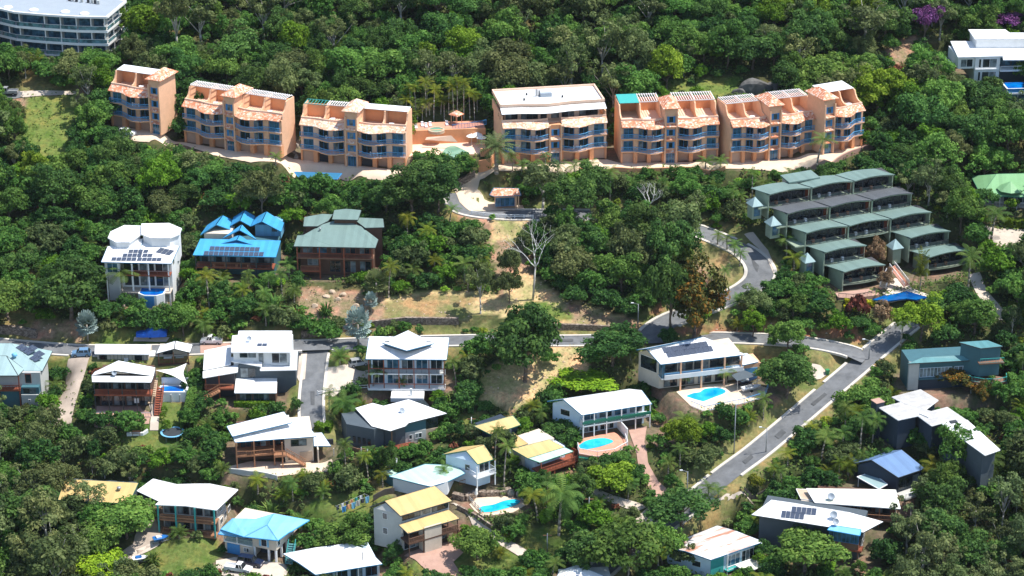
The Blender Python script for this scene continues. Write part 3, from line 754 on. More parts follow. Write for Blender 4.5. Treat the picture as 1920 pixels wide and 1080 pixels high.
# ------------------------------------------------------------------ building kit
basic('pale_membrane', (0.30, 0.345, 0.39), 0.6, 0.05, 0.4, dirt=0.15, dirtcol=(0.42, 0.43, 0.43))
basic('ceiling_dark', (0.09, 0.08, 0.07), 0.8, 0.1)
class House:
    def __init__(s, key, name, label, cat='house', group=None):
        s.f = FR[key]; s.W = s.f.W; s.eh = s.f.eh; s.q = s.f.q
        s.root = empty(name, s.f.o, s.f.yaw, label, cat, group)
    def P(s, pts): return [s.q(*p) for p in pts]
    def part(s, name, mb, mat, parent=None, smooth=False): return mb.build(name, mat, parent or s.root, smooth)
    def box(s, name, x0, x1, y0, y1, z0, z1, mat, parent=None):
        return s.part(name, MB().box(x0, x1, y0, y1, z0, z1), mat, parent)
    def prism(s, name, pts, z0, z1, mat, parent=None): return s.part(name, MB().prism([p[:2] for p in pts], z0, z1), mat, parent)
    def roof(s, polys, mat, t=0.16, gutter=None, name='roof', flat=False):
        """roof planes given as (pixel x, pixel y, height) corners"""
        mb = MB(); loc = []
        for p in polys:
            L = s.P(p)
            if flat and len(L) > 3: pl = s.plane(L); L = L[:3] + [tuple(s.hit(pl, c[0], c[1])) for c in p[3:]]
            loc.append(L); mb.slab(L, t)
        r = s.part(name, mb, mat)
        if gutter:
            for L in loc:
                g = MB()
                for a, b in zip(L, L[1:] + L[:1]): g.bar((a[0], a[1], a[2] - t * .55), (b[0], b[1], b[2] - t * .55), 0.11)
                s.part('fascia', g, gutter, r)
        s.last = loc
        return r
    def body(s, px, z, z0, z1, mat, shrink=0.9, name='wall', parent=None):
        L = s.P([(x, y, z) for x, y in px]); cx = sum(p[0] for p in L) / len(L); cy = sum(p[1] for p in L) / len(L)
        pts = [(cx + (p[0] - cx) * shrink, cy + (p[1] - cy) * shrink) for p in L]
        return s.prism(name, pts, z0, z1, mat, parent)
    def skew(s, A, B, C, D, z0, z1, mat, ridge, wins=()):
        """house body whose left end wall runs from A (front) to D (back), with a gable up to the ridge point and windows along it"""
        s.prism('wall', [A, B, C, D], z0, z1, mat)
        d = Vector((D[0] - A[0], D[1] - A[1], 0)); n = Vector((-d.y, d.x, 0)).normalized() * .2
        if n.x > 0: n = -n
        a, b, c = Vector((*A, z1)), Vector((*D, z1)), Vector(ridge); o = n * .02
        s.part('gable', MB().add([a + o, b + o, c + o, a - n, b - n, c - n], [(0, 1, 2), (5, 4, 3), (0, 2, 5, 3), (1, 4, 5, 2)]), mat)
        for t0, t1, w0, w1 in wins:
            p, q = Vector((*A, 0)) + d * t0, Vector((*A, 0)) + d * t1; e = d.normalized() * .08
            f = s.prism('window', [p + n * .3, q + n * .3, q - n * .2, p - n * .2], w0, w1, 'white_paint'); s.prism('pane', [p + e + n * .45, q - e + n * .45, q - e, p + e], w0 + .08, w1 - .08, 'glass', f)
    def win(s, x0, x1, z0, z1, y, frame='white_paint', glass='glass', n=1, name='window', parent=None, d=0.06):
        """window on a wall that faces the front"""
        mb = MB(); t = 0.07
        mb.box(x0, x1, y - d, y + .02, z0, z0 + t).box(x0, x1, y - d, y + .02, z1 - t, z1)
        for k in range(n + 1):
            x = x0 + (x1 - x0 - t) * k / n; mb.box(x, x + t, y - d + .003, y + .02, z0 + t, z1 - t)
        w = s.part(name, mb, frame, parent)
        for k in range(n):
            a = x0 + (x1 - x0) * k / n + t * .6; b = x0 + (x1 - x0) * (k + 1) / n - t * .6
            s.box('pane', a, b, y - d * .5, y + .01, z0 + t * .6, z1 - t * .6, glass if (k + int(x0 * 7)) % 3 else ('glass_curtain' if glass == 'glass' else glass), w)
        return w
    def winx(s, y0, y1, z0, z1, x, sd, frame='white_paint', glass='glass', n=1, name='window'):
        mb = MB(); t = 0.07; a, b = sorted((x - .02 * sd, x + .06 * sd))
        mb.box(a, b, y0, y1, z0, z0 + t).box(a, b, y0, y1, z1 - t, z1)
        for k in range(n + 1):
            y = y0 + (y1 - y0 - t) * k / n; mb.box(a + .003, b - .003, y, y + t, z0 + t, z1 - t)
        w = s.part(name, mb, frame)
        for k in range(n):
            s.box('pane', min(x - .01 * sd, x + .03 * sd), max(x - .01 * sd, x + .03 * sd), y0 + (y1 - y0) * k / n + t * .6, y0 + (y1 - y0) * (k + 1) / n - t * .6, z0 + t * .6, z1 - t * .6, glass, w)
        return w
    def posts(s, pts, z0, z1, r, mat, name='post'):
        for x, y in pts: s.part(name, MB().box(x - r, x + r, y - r, y + r, z0, z1), mat)
    def rail(s, pts, z, h, mat, step=0.28, name='railing', solid=None):
        mb = MB(); pts = [Vector((p[0], p[1], p[2] if len(p) > 2 else z)) for p in pts]
        for a, b in zip(pts[:-1], pts[1:]):
            mb.bar(a + Vector((0, 0, h)), b + Vector((0, 0, h)), 0.065); mb.bar(a + Vector((0, 0, .12)), b + Vector((0, 0, .12)), 0.045)
            n = max(1, int((b - a).length / step))
            for k in range(n + 1):
                p = a.lerp(b, k / n); mb.bar(p + Vector((0, 0, .1)), p + Vector((0, 0, h)), 0.022 if k % 6 else 0.05)
        return s.part(name, mb, mat)
    def stairs(s, x0, y0, z0, x1, y1, z1, w, mat, n=10, name='stair', rail=None):
        """a straight flight from a low end to a high end"""
        a = Vector((x0, y0, z0)); b = Vector((x1, y1, z1)); d = (b - a); pd = Vector((-d.y, d.x, 0)).normalized() * w / 2
        mb = MB()
        for k in range(n):
            p = a + d * ((k + .5) / n); e = d * (.55 / n); e.z = 0; up = Vector((0, 0, d.z / n * .35))
            vs = [p - e - pd - up, p + e - pd - up, p + e + pd - up, p - e + pd - up, p - e - pd + up, p + e - pd + up, p + e + pd + up, p - e + pd + up]
            mb.add(vs, [(3, 2, 1, 0), (4, 5, 6, 7), (0, 1, 5, 4), (1, 2, 6, 5), (2, 3, 7, 6), (3, 0, 4, 7)])
        for sg in (-1, 1): mb.bar(a + pd * sg, b + pd * sg, 0.11)
        st = s.part(name, mb, mat)
        if rail:
            r = MB()
            for sg in (-1, 1):
                u = Vector((0, 0, .95)); r.bar(a + pd * sg + u, b + pd * sg + u, 0.06)
                for k in range(n + 1): p = a + d * (k / n) + pd * sg; r.bar(p, p + u, 0.03)
            s.part('handrail', r, rail, st)
    def plane(s, poly):
        a, b, c = (Vector(p) for p in poly[:3]); n = (b - a).cross(c - a).normalized()
        return a, (n if n.z > 0 else -n)
    def hit(s, pl, px, py):
        d = ray(px, py); d = Vector((d.x * s.f.c + d.y * s.f.s, -d.x * s.f.s + d.y * s.f.c, d.z))
        o = Vector((0, 0, CAMZ)) - s.f.o; o = Vector((o.x * s.f.c + o.y * s.f.s, -o.x * s.f.s + o.y * s.f.c, o.z))
        return o + d * ((pl[0] - o).dot(pl[1]) / d.dot(pl[1]))
    def solar(s, poly, rows, w=0.98, h=1.5, udir=None):
        """panels lying on a roof plane; rows = (left px, right px, y px left, y px right, count)"""
        pl = s.plane(poly)
        for (xa, xb, ya, yb, n) in rows:
            A, B = s.hit(pl, xa, ya), s.hit(pl, xb, yb); u = (B - A) / n; un = u.normalized(); vn = pl[1].cross(un)
            for k in range(n):
                c = A + u * (k + .5) + pl[1] * .07
                o = link('solar_panel', PANEL, s.root)
                m = Matrix((un, vn, pl[1])).transposed().to_4x4(); m.translation = c
                o.matrix_local = m @ Matrix.Diagonal((u.length * .90, h * .92, 1, 1))
    def dish(s, px, py, z, r=0.55, poly=None):
        x, y, z = s.q(px, py, z)
        mb = MB().bar((x, y + .2, z - .9), (x, y + .2, z), .04)
        d = s.part('satellite_dish', mb, 'grey_metal')
        b = MB().lathe([(0.02, .0), (r * .5, .06), (r * .85, .2), (r, .3), (r * .83, .22), (0.02, .03)], 14)
        M_ = Matrix.Translation((x, y, z + .1)) @ Matrix.Rotation(R(50), 4, 'X') @ Matrix.Rotation(R(12), 4, 'Y')
        b.v = [tuple(M_ @ Vector(v)) for v in b.v]; s.part('reflector', b, 'pale_membrane', d, True)
    def vent(s, px, py, z, r=0.25):
        x, y, z = s.q(px, py, z)
        s.part('roof_vent', MB().lathe([(r * .6, z - .3), (r * .6, z), (r, z + .05), (r * .9, z + .3), (r * .3, z + .4)], 10, (x, y)), 'grey_metal', smooth=True)
PANEL = MB().box(-.5, .5, -.5, .5, -.035, .035).mesh('solar_panel', 'solar_cells')

# ------------------------------------------------------------------ the orange terrace blocks
def wave(t, bow):
    """plan outline of a balcony front; t runs from the outer end of a wing to the tower"""
    pts = [(0, .45), (.30, .5), (.40, 1.0), (.52, 1.9), (.66, 2.5 * bow), (.80, 2.3 * bow), (.92, 1.6), (1.0, 1.0)]
    for (a, b), (c, d) in zip(pts[:-1], pts[1:]):
        if t <= c: u = (t - a) / (c - a); u = u * u * (3 - 2 * u); return b + (d - b) * u
    return pts[-1][1]
def orange_block(key, label, left, tower, right, terrace='pergola', pale=False, D=9.0, awn=('white', 'white')):
    H = House(key, 'apartment_block', label, 'apartment block', 'orange apartment blocks with blue balconies')
    tw = 2.9; W = H.W
    nw = (1 if left else 0) + (1 if right else 0)
    ww = (W - (tw if tower else 0)) / nw
    tile = 'roof_tile_pale' if pale else 'roof_tile'
    z1, z2, ze, zt = 2.95, 5.9, 8.7, 8.9
    wings = []
    x = 0.0
    if left: wings.append((0.0, ww, 1)); x = ww
    tx = x; x += tw if tower else 0
    if right: wings.append((x, x + ww, -1))
    pent = terrace == 'penthouse'
    zp = 10.1
    for wi, (xa, xb, sg) in enumerate(wings):
        X = lambda t: xa + (xb - xa) * t if sg > 0 else xb - (xb - xa) * t
        n = 18; ts = [k / n for k in range(n + 1)]
        front = [(X(t), -wave(t, 1.0)) for t in ts]
        H.box('wall', xa + .02, xb - .02, 0.9, D, 0, zt, 'peach')
        # ground floor: piers and garage doors, the middle one set back
        bays = [(.03, .30), (.37, .62), (.69, .97)]
        g = MB()
        for (a, b) in ((0, .04), (.29, .38), (.61, .70), (.96, 1.0)):
            p = sorted((X(a), X(b))); g.box(p[0] + .003, p[1] - .003, -0.55 if a > .2 else -.15, .897, 0, z1 - .25)
        g.box(xa + .03, xb - .03, 0.25, .897, 2.35, z1 - .25)
        H.part('pier', g, 'orange_wall')
        for k, (a, b) in enumerate(bays):
            p = sorted((X(a), X(b))); yy = (.2, .75, .35)[k]
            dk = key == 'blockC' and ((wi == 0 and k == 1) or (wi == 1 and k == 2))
            H.box('garage_door', p[0], p[1], yy, yy + .1, 0.02, 2.34, 'wall_dark' if dk else 'garage_door')  # dark panels are painted shade standing in for an open garage
        for zi, z in enumerate((z1, z2)):
            sl = MB().prism((front if sg > 0 else front[::-1]) + [(xb - .05, 1.1), (xa + .05, 1.1)], z - .22, z)
            bal = H.part('balcony', sl, 'peach')
            # french doors in each bay and the piers between them
            for k, (a, b) in enumerate(((.05, .29), (.40, .62), (.71, .95))):
                p = sorted((X(a), X(b))); yy = (.35, -.1, .05)[k]
                w0 = H.win(p[0] + .15, p[1] - .15, z + .03, z + 2.2, yy, 'blue_paint', 'glass_blue' if k == 0 else 'glass', 2, 'french_door')
            m = MB()
            for (a, b) in ((0, .055), (.285, .405), (.615, .715), (.945, 1.0)):
                p = sorted((X(a), X(b))); m.box(p[0] + .006, p[1] - .006, .36 if a < .1 else -.05, .895, z + .01, z + 2.55)
            m.box(xa + .04, xb - .04, .36, .894, z + 2.2, z + 2.73); m.box(min(X(.39), X(.96)), max(X(.39), X(.96)), .06, .893, z + 2.2, z + 2.728)
            H.part('wall', m, 'peach_pale' if pale else 'peach')
            f2 = [(px_, py_ + .12, z) for px_, py_ in front]
            r = MB()
            for a, b in zip(f2[:-1], f2[1:]):
                a, b = Vector(a), Vector(b); u = Vector((0, 0, 1))
                r.bar(a + u * 1.0, b + u * 1.0, .09); r.bar(a + u * .12, b + u * .12, .05); r.bar(a + u * .56, b + u * .56, .03)
                for q_ in (0, .5): c = a.lerp(b, q_); r.bar(c, c + u, .045 if q_ == 0 else .022)
            r.build('balustrade', 'rail_blue', bal)
            if (zi + wi + len(key)) % 2:
                cx = X(.66); mb = MB().lathe([(.5, z + .68), (.5, z + .72)], 10, (cx, -1.0)); mb.bar((cx, -1, z), (cx, -1, z + .7), .05)
                mb.bar((cx - .8, -.7, z), (cx - .8, -.7, z + .8), .18).bar((cx + .8, -.7, z), (cx + .8, -.7, z + .8), .18)
                mb.build('balcony_table', 'white_plastic', bal)
        # tiled eave following the wave, then the parapet
        e0 = [(X(t), -wave(t, 1.0) - .25, ze) for t in ts]; e1 = [(X(t), 1.0 - wave(t, 1.0) * .35, ze + 1.05) for t in ts]
        mb = MB()
        for i in range(n):
            mb.slab([e0[i], e0[i + 1], e1[i + 1], e1[i]], .14)
        H.part('eave_roof', mb, tile)
        back = [(X(t), 1.25 - wave(t, 1.0) * .35) for t in ts]; fr2 = [(X(t), 1.0 - wave(t, 1.0) * .35) for t in ts]
        mb = MB()
        for i in range(n): mb.prism([fr2[i], fr2[i + 1], back[i + 1], back[i]], zt - .05, zp)
        H.part('parapet', mb, 'peach_pale')
        if not pent:
            H.box('terrace_floor', xa + .1, xb - .1, 1.0, D - .3, zt, zt + .12, 'peach_pale')
            # side and party walls that sweep up towards the back
            for k, (xx, oth) in enumerate(((xa, 0), ((xa + xb) / 2, 1), (xb, 0))):
                prof = [(.95, zp), (1 + .12 * (D - 1), zp + .1), (1 + .22 * (D - 1), zp + .5), (1 + .3 * (D - 1), zp + 1.3), (1 + .35 * (D - 1), zp + 2.1), (1 + .45 * (D - 1), zp + 2.3), (D, zp + 2.3)]; ya = 1 + .4 * (D - 1)
                xm = min(max(xx, xa + .16), xb - .16); th = .15
                vs = [(xm - th, y, z) for y, z in prof] + [(xm - th, D, zt), (xm - th, .95, zt)]
                m_ = len(vs); vs += [(xm + th, y, z) for _, y, z in vs[:m_]]
                fs = [tuple(range(m_)), tuple(range(m_, 2 * m_))[::-1]] + [((i + 1) % m_, i, m_ + i, m_ + (i + 1) % m_) for i in range(m_)]
                H.part('curved_wall', MB().add(vs, fs), 'peach')
            H.box('wall', xa + .32, xb - .32, D - .9, D - .55, zt, zp + 1.9, 'orange_wall')
            st = awn[wi]
            for hb in (0, 1):
                a, b = (xa + .2, (xa + xb) / 2 - .05) if hb == 0 else ((xa + xb) / 2 + .05, xb - .2)
                kind = st if isinstance(st, str) else st[hb]
                zz = zp + 2.42
                if kind == 'slat':
                    mb = MB().box(a, b, ya, ya + .15, zz, zz + .16).box(a, b, D - .3, D - .15, zz, zz + .16)
                    k = a
                    while k < b: mb.box(k, k + .12, ya, D - .1, zz + .161, zz + .28); k += .55
                    H.part('pergola', mb, 'white_paint')
                elif kind == 'glassgreen':
                    mb = MB()
                    for k in range(8): xx = a + (b - a) * k / 7; mb.bar((xx, ya, zz), (xx, D - .3, zz + .25), .06)
                    mb.bar((a, ya, zz), (b, ya, zz), .08).bar((a, D - .3, zz + .25), (b, D - .3, zz + .25), .08); H.part('pergola', mb, 'teal_post')
                elif kind == 'teal':
                    H.part('awning', MB().slab([(a, ya, zz), (b, ya, zz), (b, D - .3, zz + .3), (a, D - .3, zz + .3)], .08), 'teal_post')
                elif kind != 'none':
                    H.part('awning', MB().slab([(a, ya, zz), (b, ya, zz), (b, D - .1, zz + .3), (a, D - .1, zz + .3)], .1), 'white_metal')
                if (hb + wi + len(label)) % 2 == 0:
                    mb = MB().lathe([(.35, zt + .1), (.45, zt + .6), (.4, zt + .6)], 8, ((a + b) / 2, 1.9)); H.part('planter', mb, 'pot')
            tb = MB().lathe([(.6, zt + .8), (.6, zt + .86)], 10, ((xa + xb) / 2 + 1.6, 2.3)).bar(((xa + xb) / 2 + 1.6, 2.3, zt), ((xa + xb) / 2 + 1.6, 2.3, zt + .8), .05)
            H.part('terrace_table', tb, 'white_plastic')
    if tower:
        top = 12.9 if not pent else 8.9
        yt = -.7
        H.box('stair_tower', tx, tx + tw, yt, min(6.0, D) if not pent else 1.2, 0, top, 'peach' if not pent else 'orange_wall')
        for sx in (tx, tx + tw - .34):       # projecting ribs beside the windows
            H.box('rib', sx - .003, sx + .343, yt - .5, yt + .01, 0, top - (1.2 if not pent else 0), 'peach')
        cx = tx + tw / 2
        H.win(cx - .95, cx + .95, .05, 2.3, yt - .02, 'blue_paint', 'glass_blue', 3, 'entry_door')
        lv = [z1, z2] + ([ze + .25] if not pent else [])
        for z in lv:
            H.win(cx - .5, cx + .5, z + .55, z + 1.95, yt - .02, 'blue_paint', 'glass', 1)
            for sx in (-1, 1): H.box('shutter', cx + sx * .72 - .2, cx + sx * .72 + .2, yt - .07, yt, z + .5, z + 2.0, 'blue_paint')
            H.part('window_awning', MB().slab([(tx + .35, yt - .75, z - .25), (tx + tw - .35, yt - .75, z - .25), (tx + tw - .35, yt, z + .2), (tx + .35, yt, z + .2)], .1), tile)
        if not pent:
            o = .6; a, b, c, d = tx - o, tx + tw + o, yt - o, min(6.0, D) + o; zr = top + 1.5
            r0, r1 = (cx, c + 2.0 + o if d - c > 5.4 else (c + d) / 2 - .1, zr), (cx, d - 2.0 - o if d - c > 5.4 else (c + d) / 2 + .1, zr)
            mb = MB().slab([(a, c, top), (b, c, top), r0], .14).slab([(b, c, top), (b, d, top), r1, r0], .14).slab([(b, d, top), (a, d, top), r1], .14).slab([(a, d, top), (a, c, top), r0, r1], .14)
            H.part('tower_roof', mb, tile)
    if pent:
        H.box('penthouse_floor', .1, W - .1, 1.0, D + 1, zt, zt + .12, 'peach_pale')
        H.box('wall', 1.0, W - 1.0, 3.4, D + 1.6, zt + .12, 12.4, 'peach_pale')
        k = 0
        for a, b in ((1.3, 4.0), (4.8, 8.6), (9.2, 10.6), (11.6, 13.4), (14.0, 16.8), (18.0, 22.2)):
            H.win(a, b, 9.1, 11.5, 3.38, 'dark_metal', 'glass', max(1, int((b - a) / 1.2)))
        # roof deck with wavy parapet and the white awning
        n = 24
        wv = lambda x: 2.6 - 1.0 * math.exp(-((x / W - .42) / .18) ** 2)
        top = [(W * i / n, wv(W * i / n)) for i in range(n + 1)]
        H.part('roof', MB().prism(top + [(W - .3, D + 2.2), (.3, D + 2.2)], 12.35, 12.6), 'white_paint')
        mb = MB()
        for i in range(n):
            a, b = top[i], top[i + 1]
            mb.prism([(a[0], a[1]), (b[0], b[1]), (b[0], b[1] + .3), (a[0], a[1] + .3)], 12.3, 13.1)
        mb.box(0, .3, 3.0, D + 2.2, 12.31, 13.1).box(W - .3, W, 3.0, D + 2.2, 12.31, 13.1).box(.3, W - .3, D + 1.9, D + 2.2, 12.31, 13.1)
        H.part('parapet', mb, 'peach_pale')
        mb = MB()
        for i in range(n):
            a, b = top[i], top[i + 1]
            mb.slab([(a[0], a[1] - 2.1, 11.6), (b[0], b[1] - 2.1, 11.6), (b[0], b[1], 12.3), (a[0], a[1], 12.3)], .08)
        H.part('awning', mb, 'white_metal')
        H.box('side_wall', 0, .3, .95, D + 2, zt, 11.0, 'peach'); H.box('side_wall', W - .3, W, .95, D + 2, zt, 11.0, 'peach')
        mb = MB().box(9.0, 9.5, 8.3, 8.8, 12.6, 14.2).box(9.7, 10.1, 8.6, 9.0, 12.6, 13.9); H.part('flue', mb, 'grey_metal')
        H.box('air_conditioner', 10.0, 12.6, 7.6, 8.6, 12.6, 13.5, 'pale_membrane')
        for x, y in ((5.8, 6.0), (14.6, 6.6), (7, 9.5)): H.box('roof_hatch', x, x + .4, y, y + .4, 12.6, 13.1, 'dark_metal')
        for k in range(2): H.winx(2.4 + k * 2.2, 3.1 + k * 2.2, 9.6, 10.6, 0.0, -1, 'peach', 'glass')
    return H
orange_block('blockA', 'narrow orange apartment block with its stair tower at one end, nearest the white curved building', True, True, False, awn=('flat',), D=6.4)
orange_block('blockB', 'orange apartment block with white slatted roof pergolas beside the bare rock gap', True, True, True, D=6.3, awn=('slat', 'slat'))
orange_block('blockC', 'pale-tiled orange apartment block with one open dark garage, next to the resort pool', True, True, True, D=5.6, awn=(('glassgreen', 'slat'), 'flat'), pale=True)
orange_block('blockD', 'widest orange apartment block with a white-roofed penthouse on top', True, True, True, D=11.5, terrace='penthouse', pale=True)
orange_block('blockE', 'orange apartment block with a teal roof awning and round blue spa', True, True, True, D=10.5, awn=(('teal', 'slat'), ('slat', 'slat')))
orange_block('blockF', 'orange apartment block partly behind the tall palm, with two slatted white awnings', True, True, True, D=8.8, awn=('slat', 'slat'))
orange_block('blockG', 'last orange apartment block at the end of the forecourt, tower on its inner end', False, True, True, D=9.2, awn=('flat', 'flat'))
# ------------------------------------------------------------------ white curved building, top corner
H = House('modern', 'apartment_building', 'long white curved building with three floors of glass balconies, in the top corner', 'building')
fr = [(-70, 4), (-30, 11), (0, 18), (28, 24.5), (80, 29), (144, 33), (200, 34)]
Z = 9.7
fl = [H.q(x, y, Z) for x, y in fr]; br = H.q(236, 4, Z); bl = H.q(-70, -38, Z)
out = fl + [br, bl]
H.prism('roof', out, Z - .1, Z + .3, 'pale_membrane')
mb = MB()
for a, b in zip(out, out[1:] + out[:1]): mb.bar((a[0], a[1], Z + .15), (b[0], b[1], Z + .15), .34)
H.part('roof_edge', mb, 'white_paint')
ins = [(p[0], p[1] + 2.0) for p in fl[:-1]] + [(fl[-1][0] - 1.6, fl[-1][1] + 2.0), (br[0] - 1.6, br[1] - .5), (bl[0], bl[1] - .5)]
H.prism('glass_wall', ins, -3, Z - .1, 'glass_blue')
for z in (0.1, 3.3, 6.5):
    s_ = H.prism('floor_slab', [(p[0], p[1] - .2) for p in fl] + [(br[0] + .3, br[1]), (bl[0], bl[1])], z - .38, z + .22, 'white_paint')
    edge = [Vector((p[0], p[1] - .1, z + .25)) for p in fl] + [Vector((br[0] + .2, br[1], z + .25))]
    for a, b in zip(edge[:-1], edge[1:]):
        n = max(1, int((b - a).length / 4))
        for k in range(n):
            p, q_ = a.lerp(b, (k + .04) / n), a.lerp(b, (k + .96) / n)
            MB().add([p, q_, q_ + Vector((0, 0, .85)), p + Vector((0, 0, .85)), p + Vector((0, .04, 0)), q_ + Vector((0, .04, 0)), q_ + Vector((0, .04, .85)), p + Vector((0, .04, .85))],
                     [(0, 1, 2, 3), (7, 6, 5, 4), (3, 2, 6, 7), (0, 3, 7, 4), (1, 5, 6, 2)]).build('glass_balustrade', 'clear_rail', s_)
    mb = MB()
    for a, b in zip(edge[:-1], edge[1:]): mb.bar(a + Vector((0, 0, .93)), b + Vector((0, 0, .93)), .05)
    mb.build('handrail', 'white_paint', s_)
    if z > 0: H.prism('floor_slab', [(p[0], p[1] + 1.9) for p in fl] + [(br[0] - 1.5, br[1]), (bl[0], bl[1])], z - .8, z - .381, 'wall_grey')
for px in (-30, 3, 28, 80, 112, 144, 172, 198):
    x = H.q(px, 31, Z)[0]; y = np.interp(x, [p[0] for p in fl], [p[1] for p in fl])
    H.box('party_wall', x - .12, x + .12, y + .25, y + 2.1, .3, Z - .15, 'wall_grey'); H.box('post', x - .09, x + .09, y, y + .2, .3, Z - .1, 'white_paint')
for t in (.33, .66, .97):
    x, y = fl[-1][0] + (br[0] - fl[-1][0]) * t, fl[-1][1] + (br[1] - fl[-1][1]) * t; H.box('post', x - .3, x - .12, y, y + .18, .3, Z - .1, 'white_paint')
for px, py in ((15, 14), (63, 19), (122, 22.5), (158, 26)):
    x, y, z = H.q(px, py, Z + .3); H.part('skylight_dome', MB().lathe([(1.15, z - .05), (1.15, z + .12), (.9, z + .3), (.4, z + .4), (.05, z + .42)], 16, (x, y)), 'white_paint', smooth=True)
for k, px in enumerate((128, 134, 141, 151, 163, 170, 176, 182)):
    x, y, z = H.q(px, 2 + k * .9, Z + .3); H.box('roof_unit', x, x + .55, y, y + .5, z, z + .9, 'wall_grey' if k % 2 else 'dark_metal')
H.prism('plinth', [(p[0], p[1] + .6) for p in fl] + [(br[0] - .5, br[1]), (bl[0], bl[1])], -4, -.13, 'white_paint')

# ------------------------------------------------------------------ white house with pool tank, top right
H = House('whiteR', 'house', 'white flat-roofed modern house with a raised blue pool, below the purple trees')
e = H.eh
H.roof([[(1796, 107, e), (1877, 105, e), (1975, 103, e), (1975, 76, e + .5), (1782, 77, e + .5)]], 'white_metal', .3)
H.roof([[(1881, 112, e - .5), (1975, 112, e - .5), (1975, 104, e - .1), (1880, 105, e - .1)]], 'white_metal', .25)
up = [(1828, 73), (1975, 73), (1975, 61), (1893, 61), (1885, 55), (1815.5, 55)]
H.body(up, e + 2.5, e, e + 2.4, 'white_paint', .95)
H.roof([[(x, y, e + 2.5) for x, y in up]], 'white_metal', .25)
yw = H.q(1828, 73, e + 2.5)[1] + .55
for a, b in ((1840, 1854), (1865, 1879), (1898, 1935)):
    xa, xb = H.q(a, 73, e + 2.5)[0], H.q(b, 73, e + 2.5)[0]; H.win(xa, xb, e + .9, e + 1.75, yw - .05, 'white_paint', 'glass', 1)
X = lambda px, z, y=108: H.q(px, y, z)[0]
D_ = 9.5
H.box('wall', .3, X(1832, e), .5, D_, e - 3.0, e - .3, 'wall_white')
H.win(.9, X(1829, e) - .2, e - 2.6, e - .7, .48, 'white_paint', 'glass', 2)
H.box('wall', X(1831, e), X(1879, e), .1, D_, e - 6.2, e - .32, 'wall_white')
for z in (e - 5.8, e - 2.7): H.win(X(1838, e), X(1843, e), z, z + 2.1, .08, 'white_paint', 'glass', 1); H.win(X(1845.5, e), X(1873, e), z, z + 2.1, .08, 'white_paint', 'glass', 2)
H.box('sill', X(1832, e), X(1877, e), -.25, .05, e - 3.2, e - 2.95, 'white_paint')
H.box('wall', X(1879, e), X(1960, e), 2.6, D_, e - 7.5, e - .55, 'wall_slate')
H.box('balcony', X(1879, e), X(1960, e), -.6, 2.7, e - 3.6, e - 3.35, 'white_paint'); H.rail([(X(1880, e), -.5), (X(1960, e), -.5)], e - 3.35, 1.0, 'white_paint', .9)
for k in range(3): H.win(X(1883, e) + k * 3, X(1883, e) + k * 3 + 2.7, e - 3.2, e - .9, 2.58, 'dark_metal', 'glass_blue', 2)
H.posts([(X(1832, e), .4), (X(1856, e), .4), (X(1876, e), .4)], -.5, e - 6.2, .1, 'white_paint')
G = ground(1885, 200); G -= H.f.o; gx, gy, gz = G.x * H.f.c + G.y * H.f.s, -G.x * H.f.s + G.y * H.f.c, G.z
H.box('pool_tank', gx, gx + 10, gy, gy + 4.6, gz - 2, gz + 4.3, 'wall_white')
H.box('pool_water', gx + .35, gx + 10, gy + .3, gy + 4.4, gz + 4.2, gz + 4.36, 'pool_deep')
H.box('pool_band', gx + .2, gx + 10, gy - .03, gy, gz + 3.3, gz + 4.25, 'blue_paint'); H.box('ledge', gx - .1, gx + 10, gy - .25, gy - .031, gz + 2.9, gz + 3.29, 'white_paint')
for k in range(4): H.box('panel', gx + .5 + k * 2.3, gx + 2.6 + k * 2.3, gy - .05, gy, gz + .9, gz + 2.85, 'clear_rail')
H.box('side_terrace', -5, 0, 5, 9, e - 3.2, e - 2.9, 'white_paint')

# ------------------------------------------------------------------ bright green roof, right edge
H = House('greenR', 'house', 'bright green hipped-roof house with an eight-sided bay and front stairs')
e = H.eh + .2
H.roof([[(1840, 366, e), (1975, 372, e), (1975, 324, e + 2.2), (1868, 326, e + 2.2)], [(1840, 366, e), (1868, 326, e + 2.2), (1821, 330, e)]], 'green_metal', .16, 'fascia_green')
x, y, z = H.q(1894.6, 337, e + 2.6)
mb = MB().lathe([(2.9, e + .75), (2.9, e + .9), (.05, e + 2.6)], 8, (x, y - 1.0)); H.part('bay_roof', mb, 'green_metal')
H.box('wall', 0.4, 14, 1.4, 8, 0, e + .2, 'wall_grey')
for k in range(4): H.win(1.2 + k * 3, 3.4 + k * 3, .7, 2.2, 1.38, 'white_paint', 'glass', 2)
H.posts([(.3, .2), (3.4, .2), (6.4, .2), (9.5, .2)], 0, e, .09, 'white_paint'); H.rail([(-1, .1), (4.0, .1)], 0, 1, 'white_paint', .3); H.rail([(7.6, .1), (14, .1)], 0, 1, 'white_paint', .3)
H.stairs(5.8, -3.6, -2.3, 5.8, .0, 0, 2.4, 'concrete', 12, rail='white_paint')
H.box('porch', -1.2, 14, -.1, 1.5, -.3, 0, 'concrete')

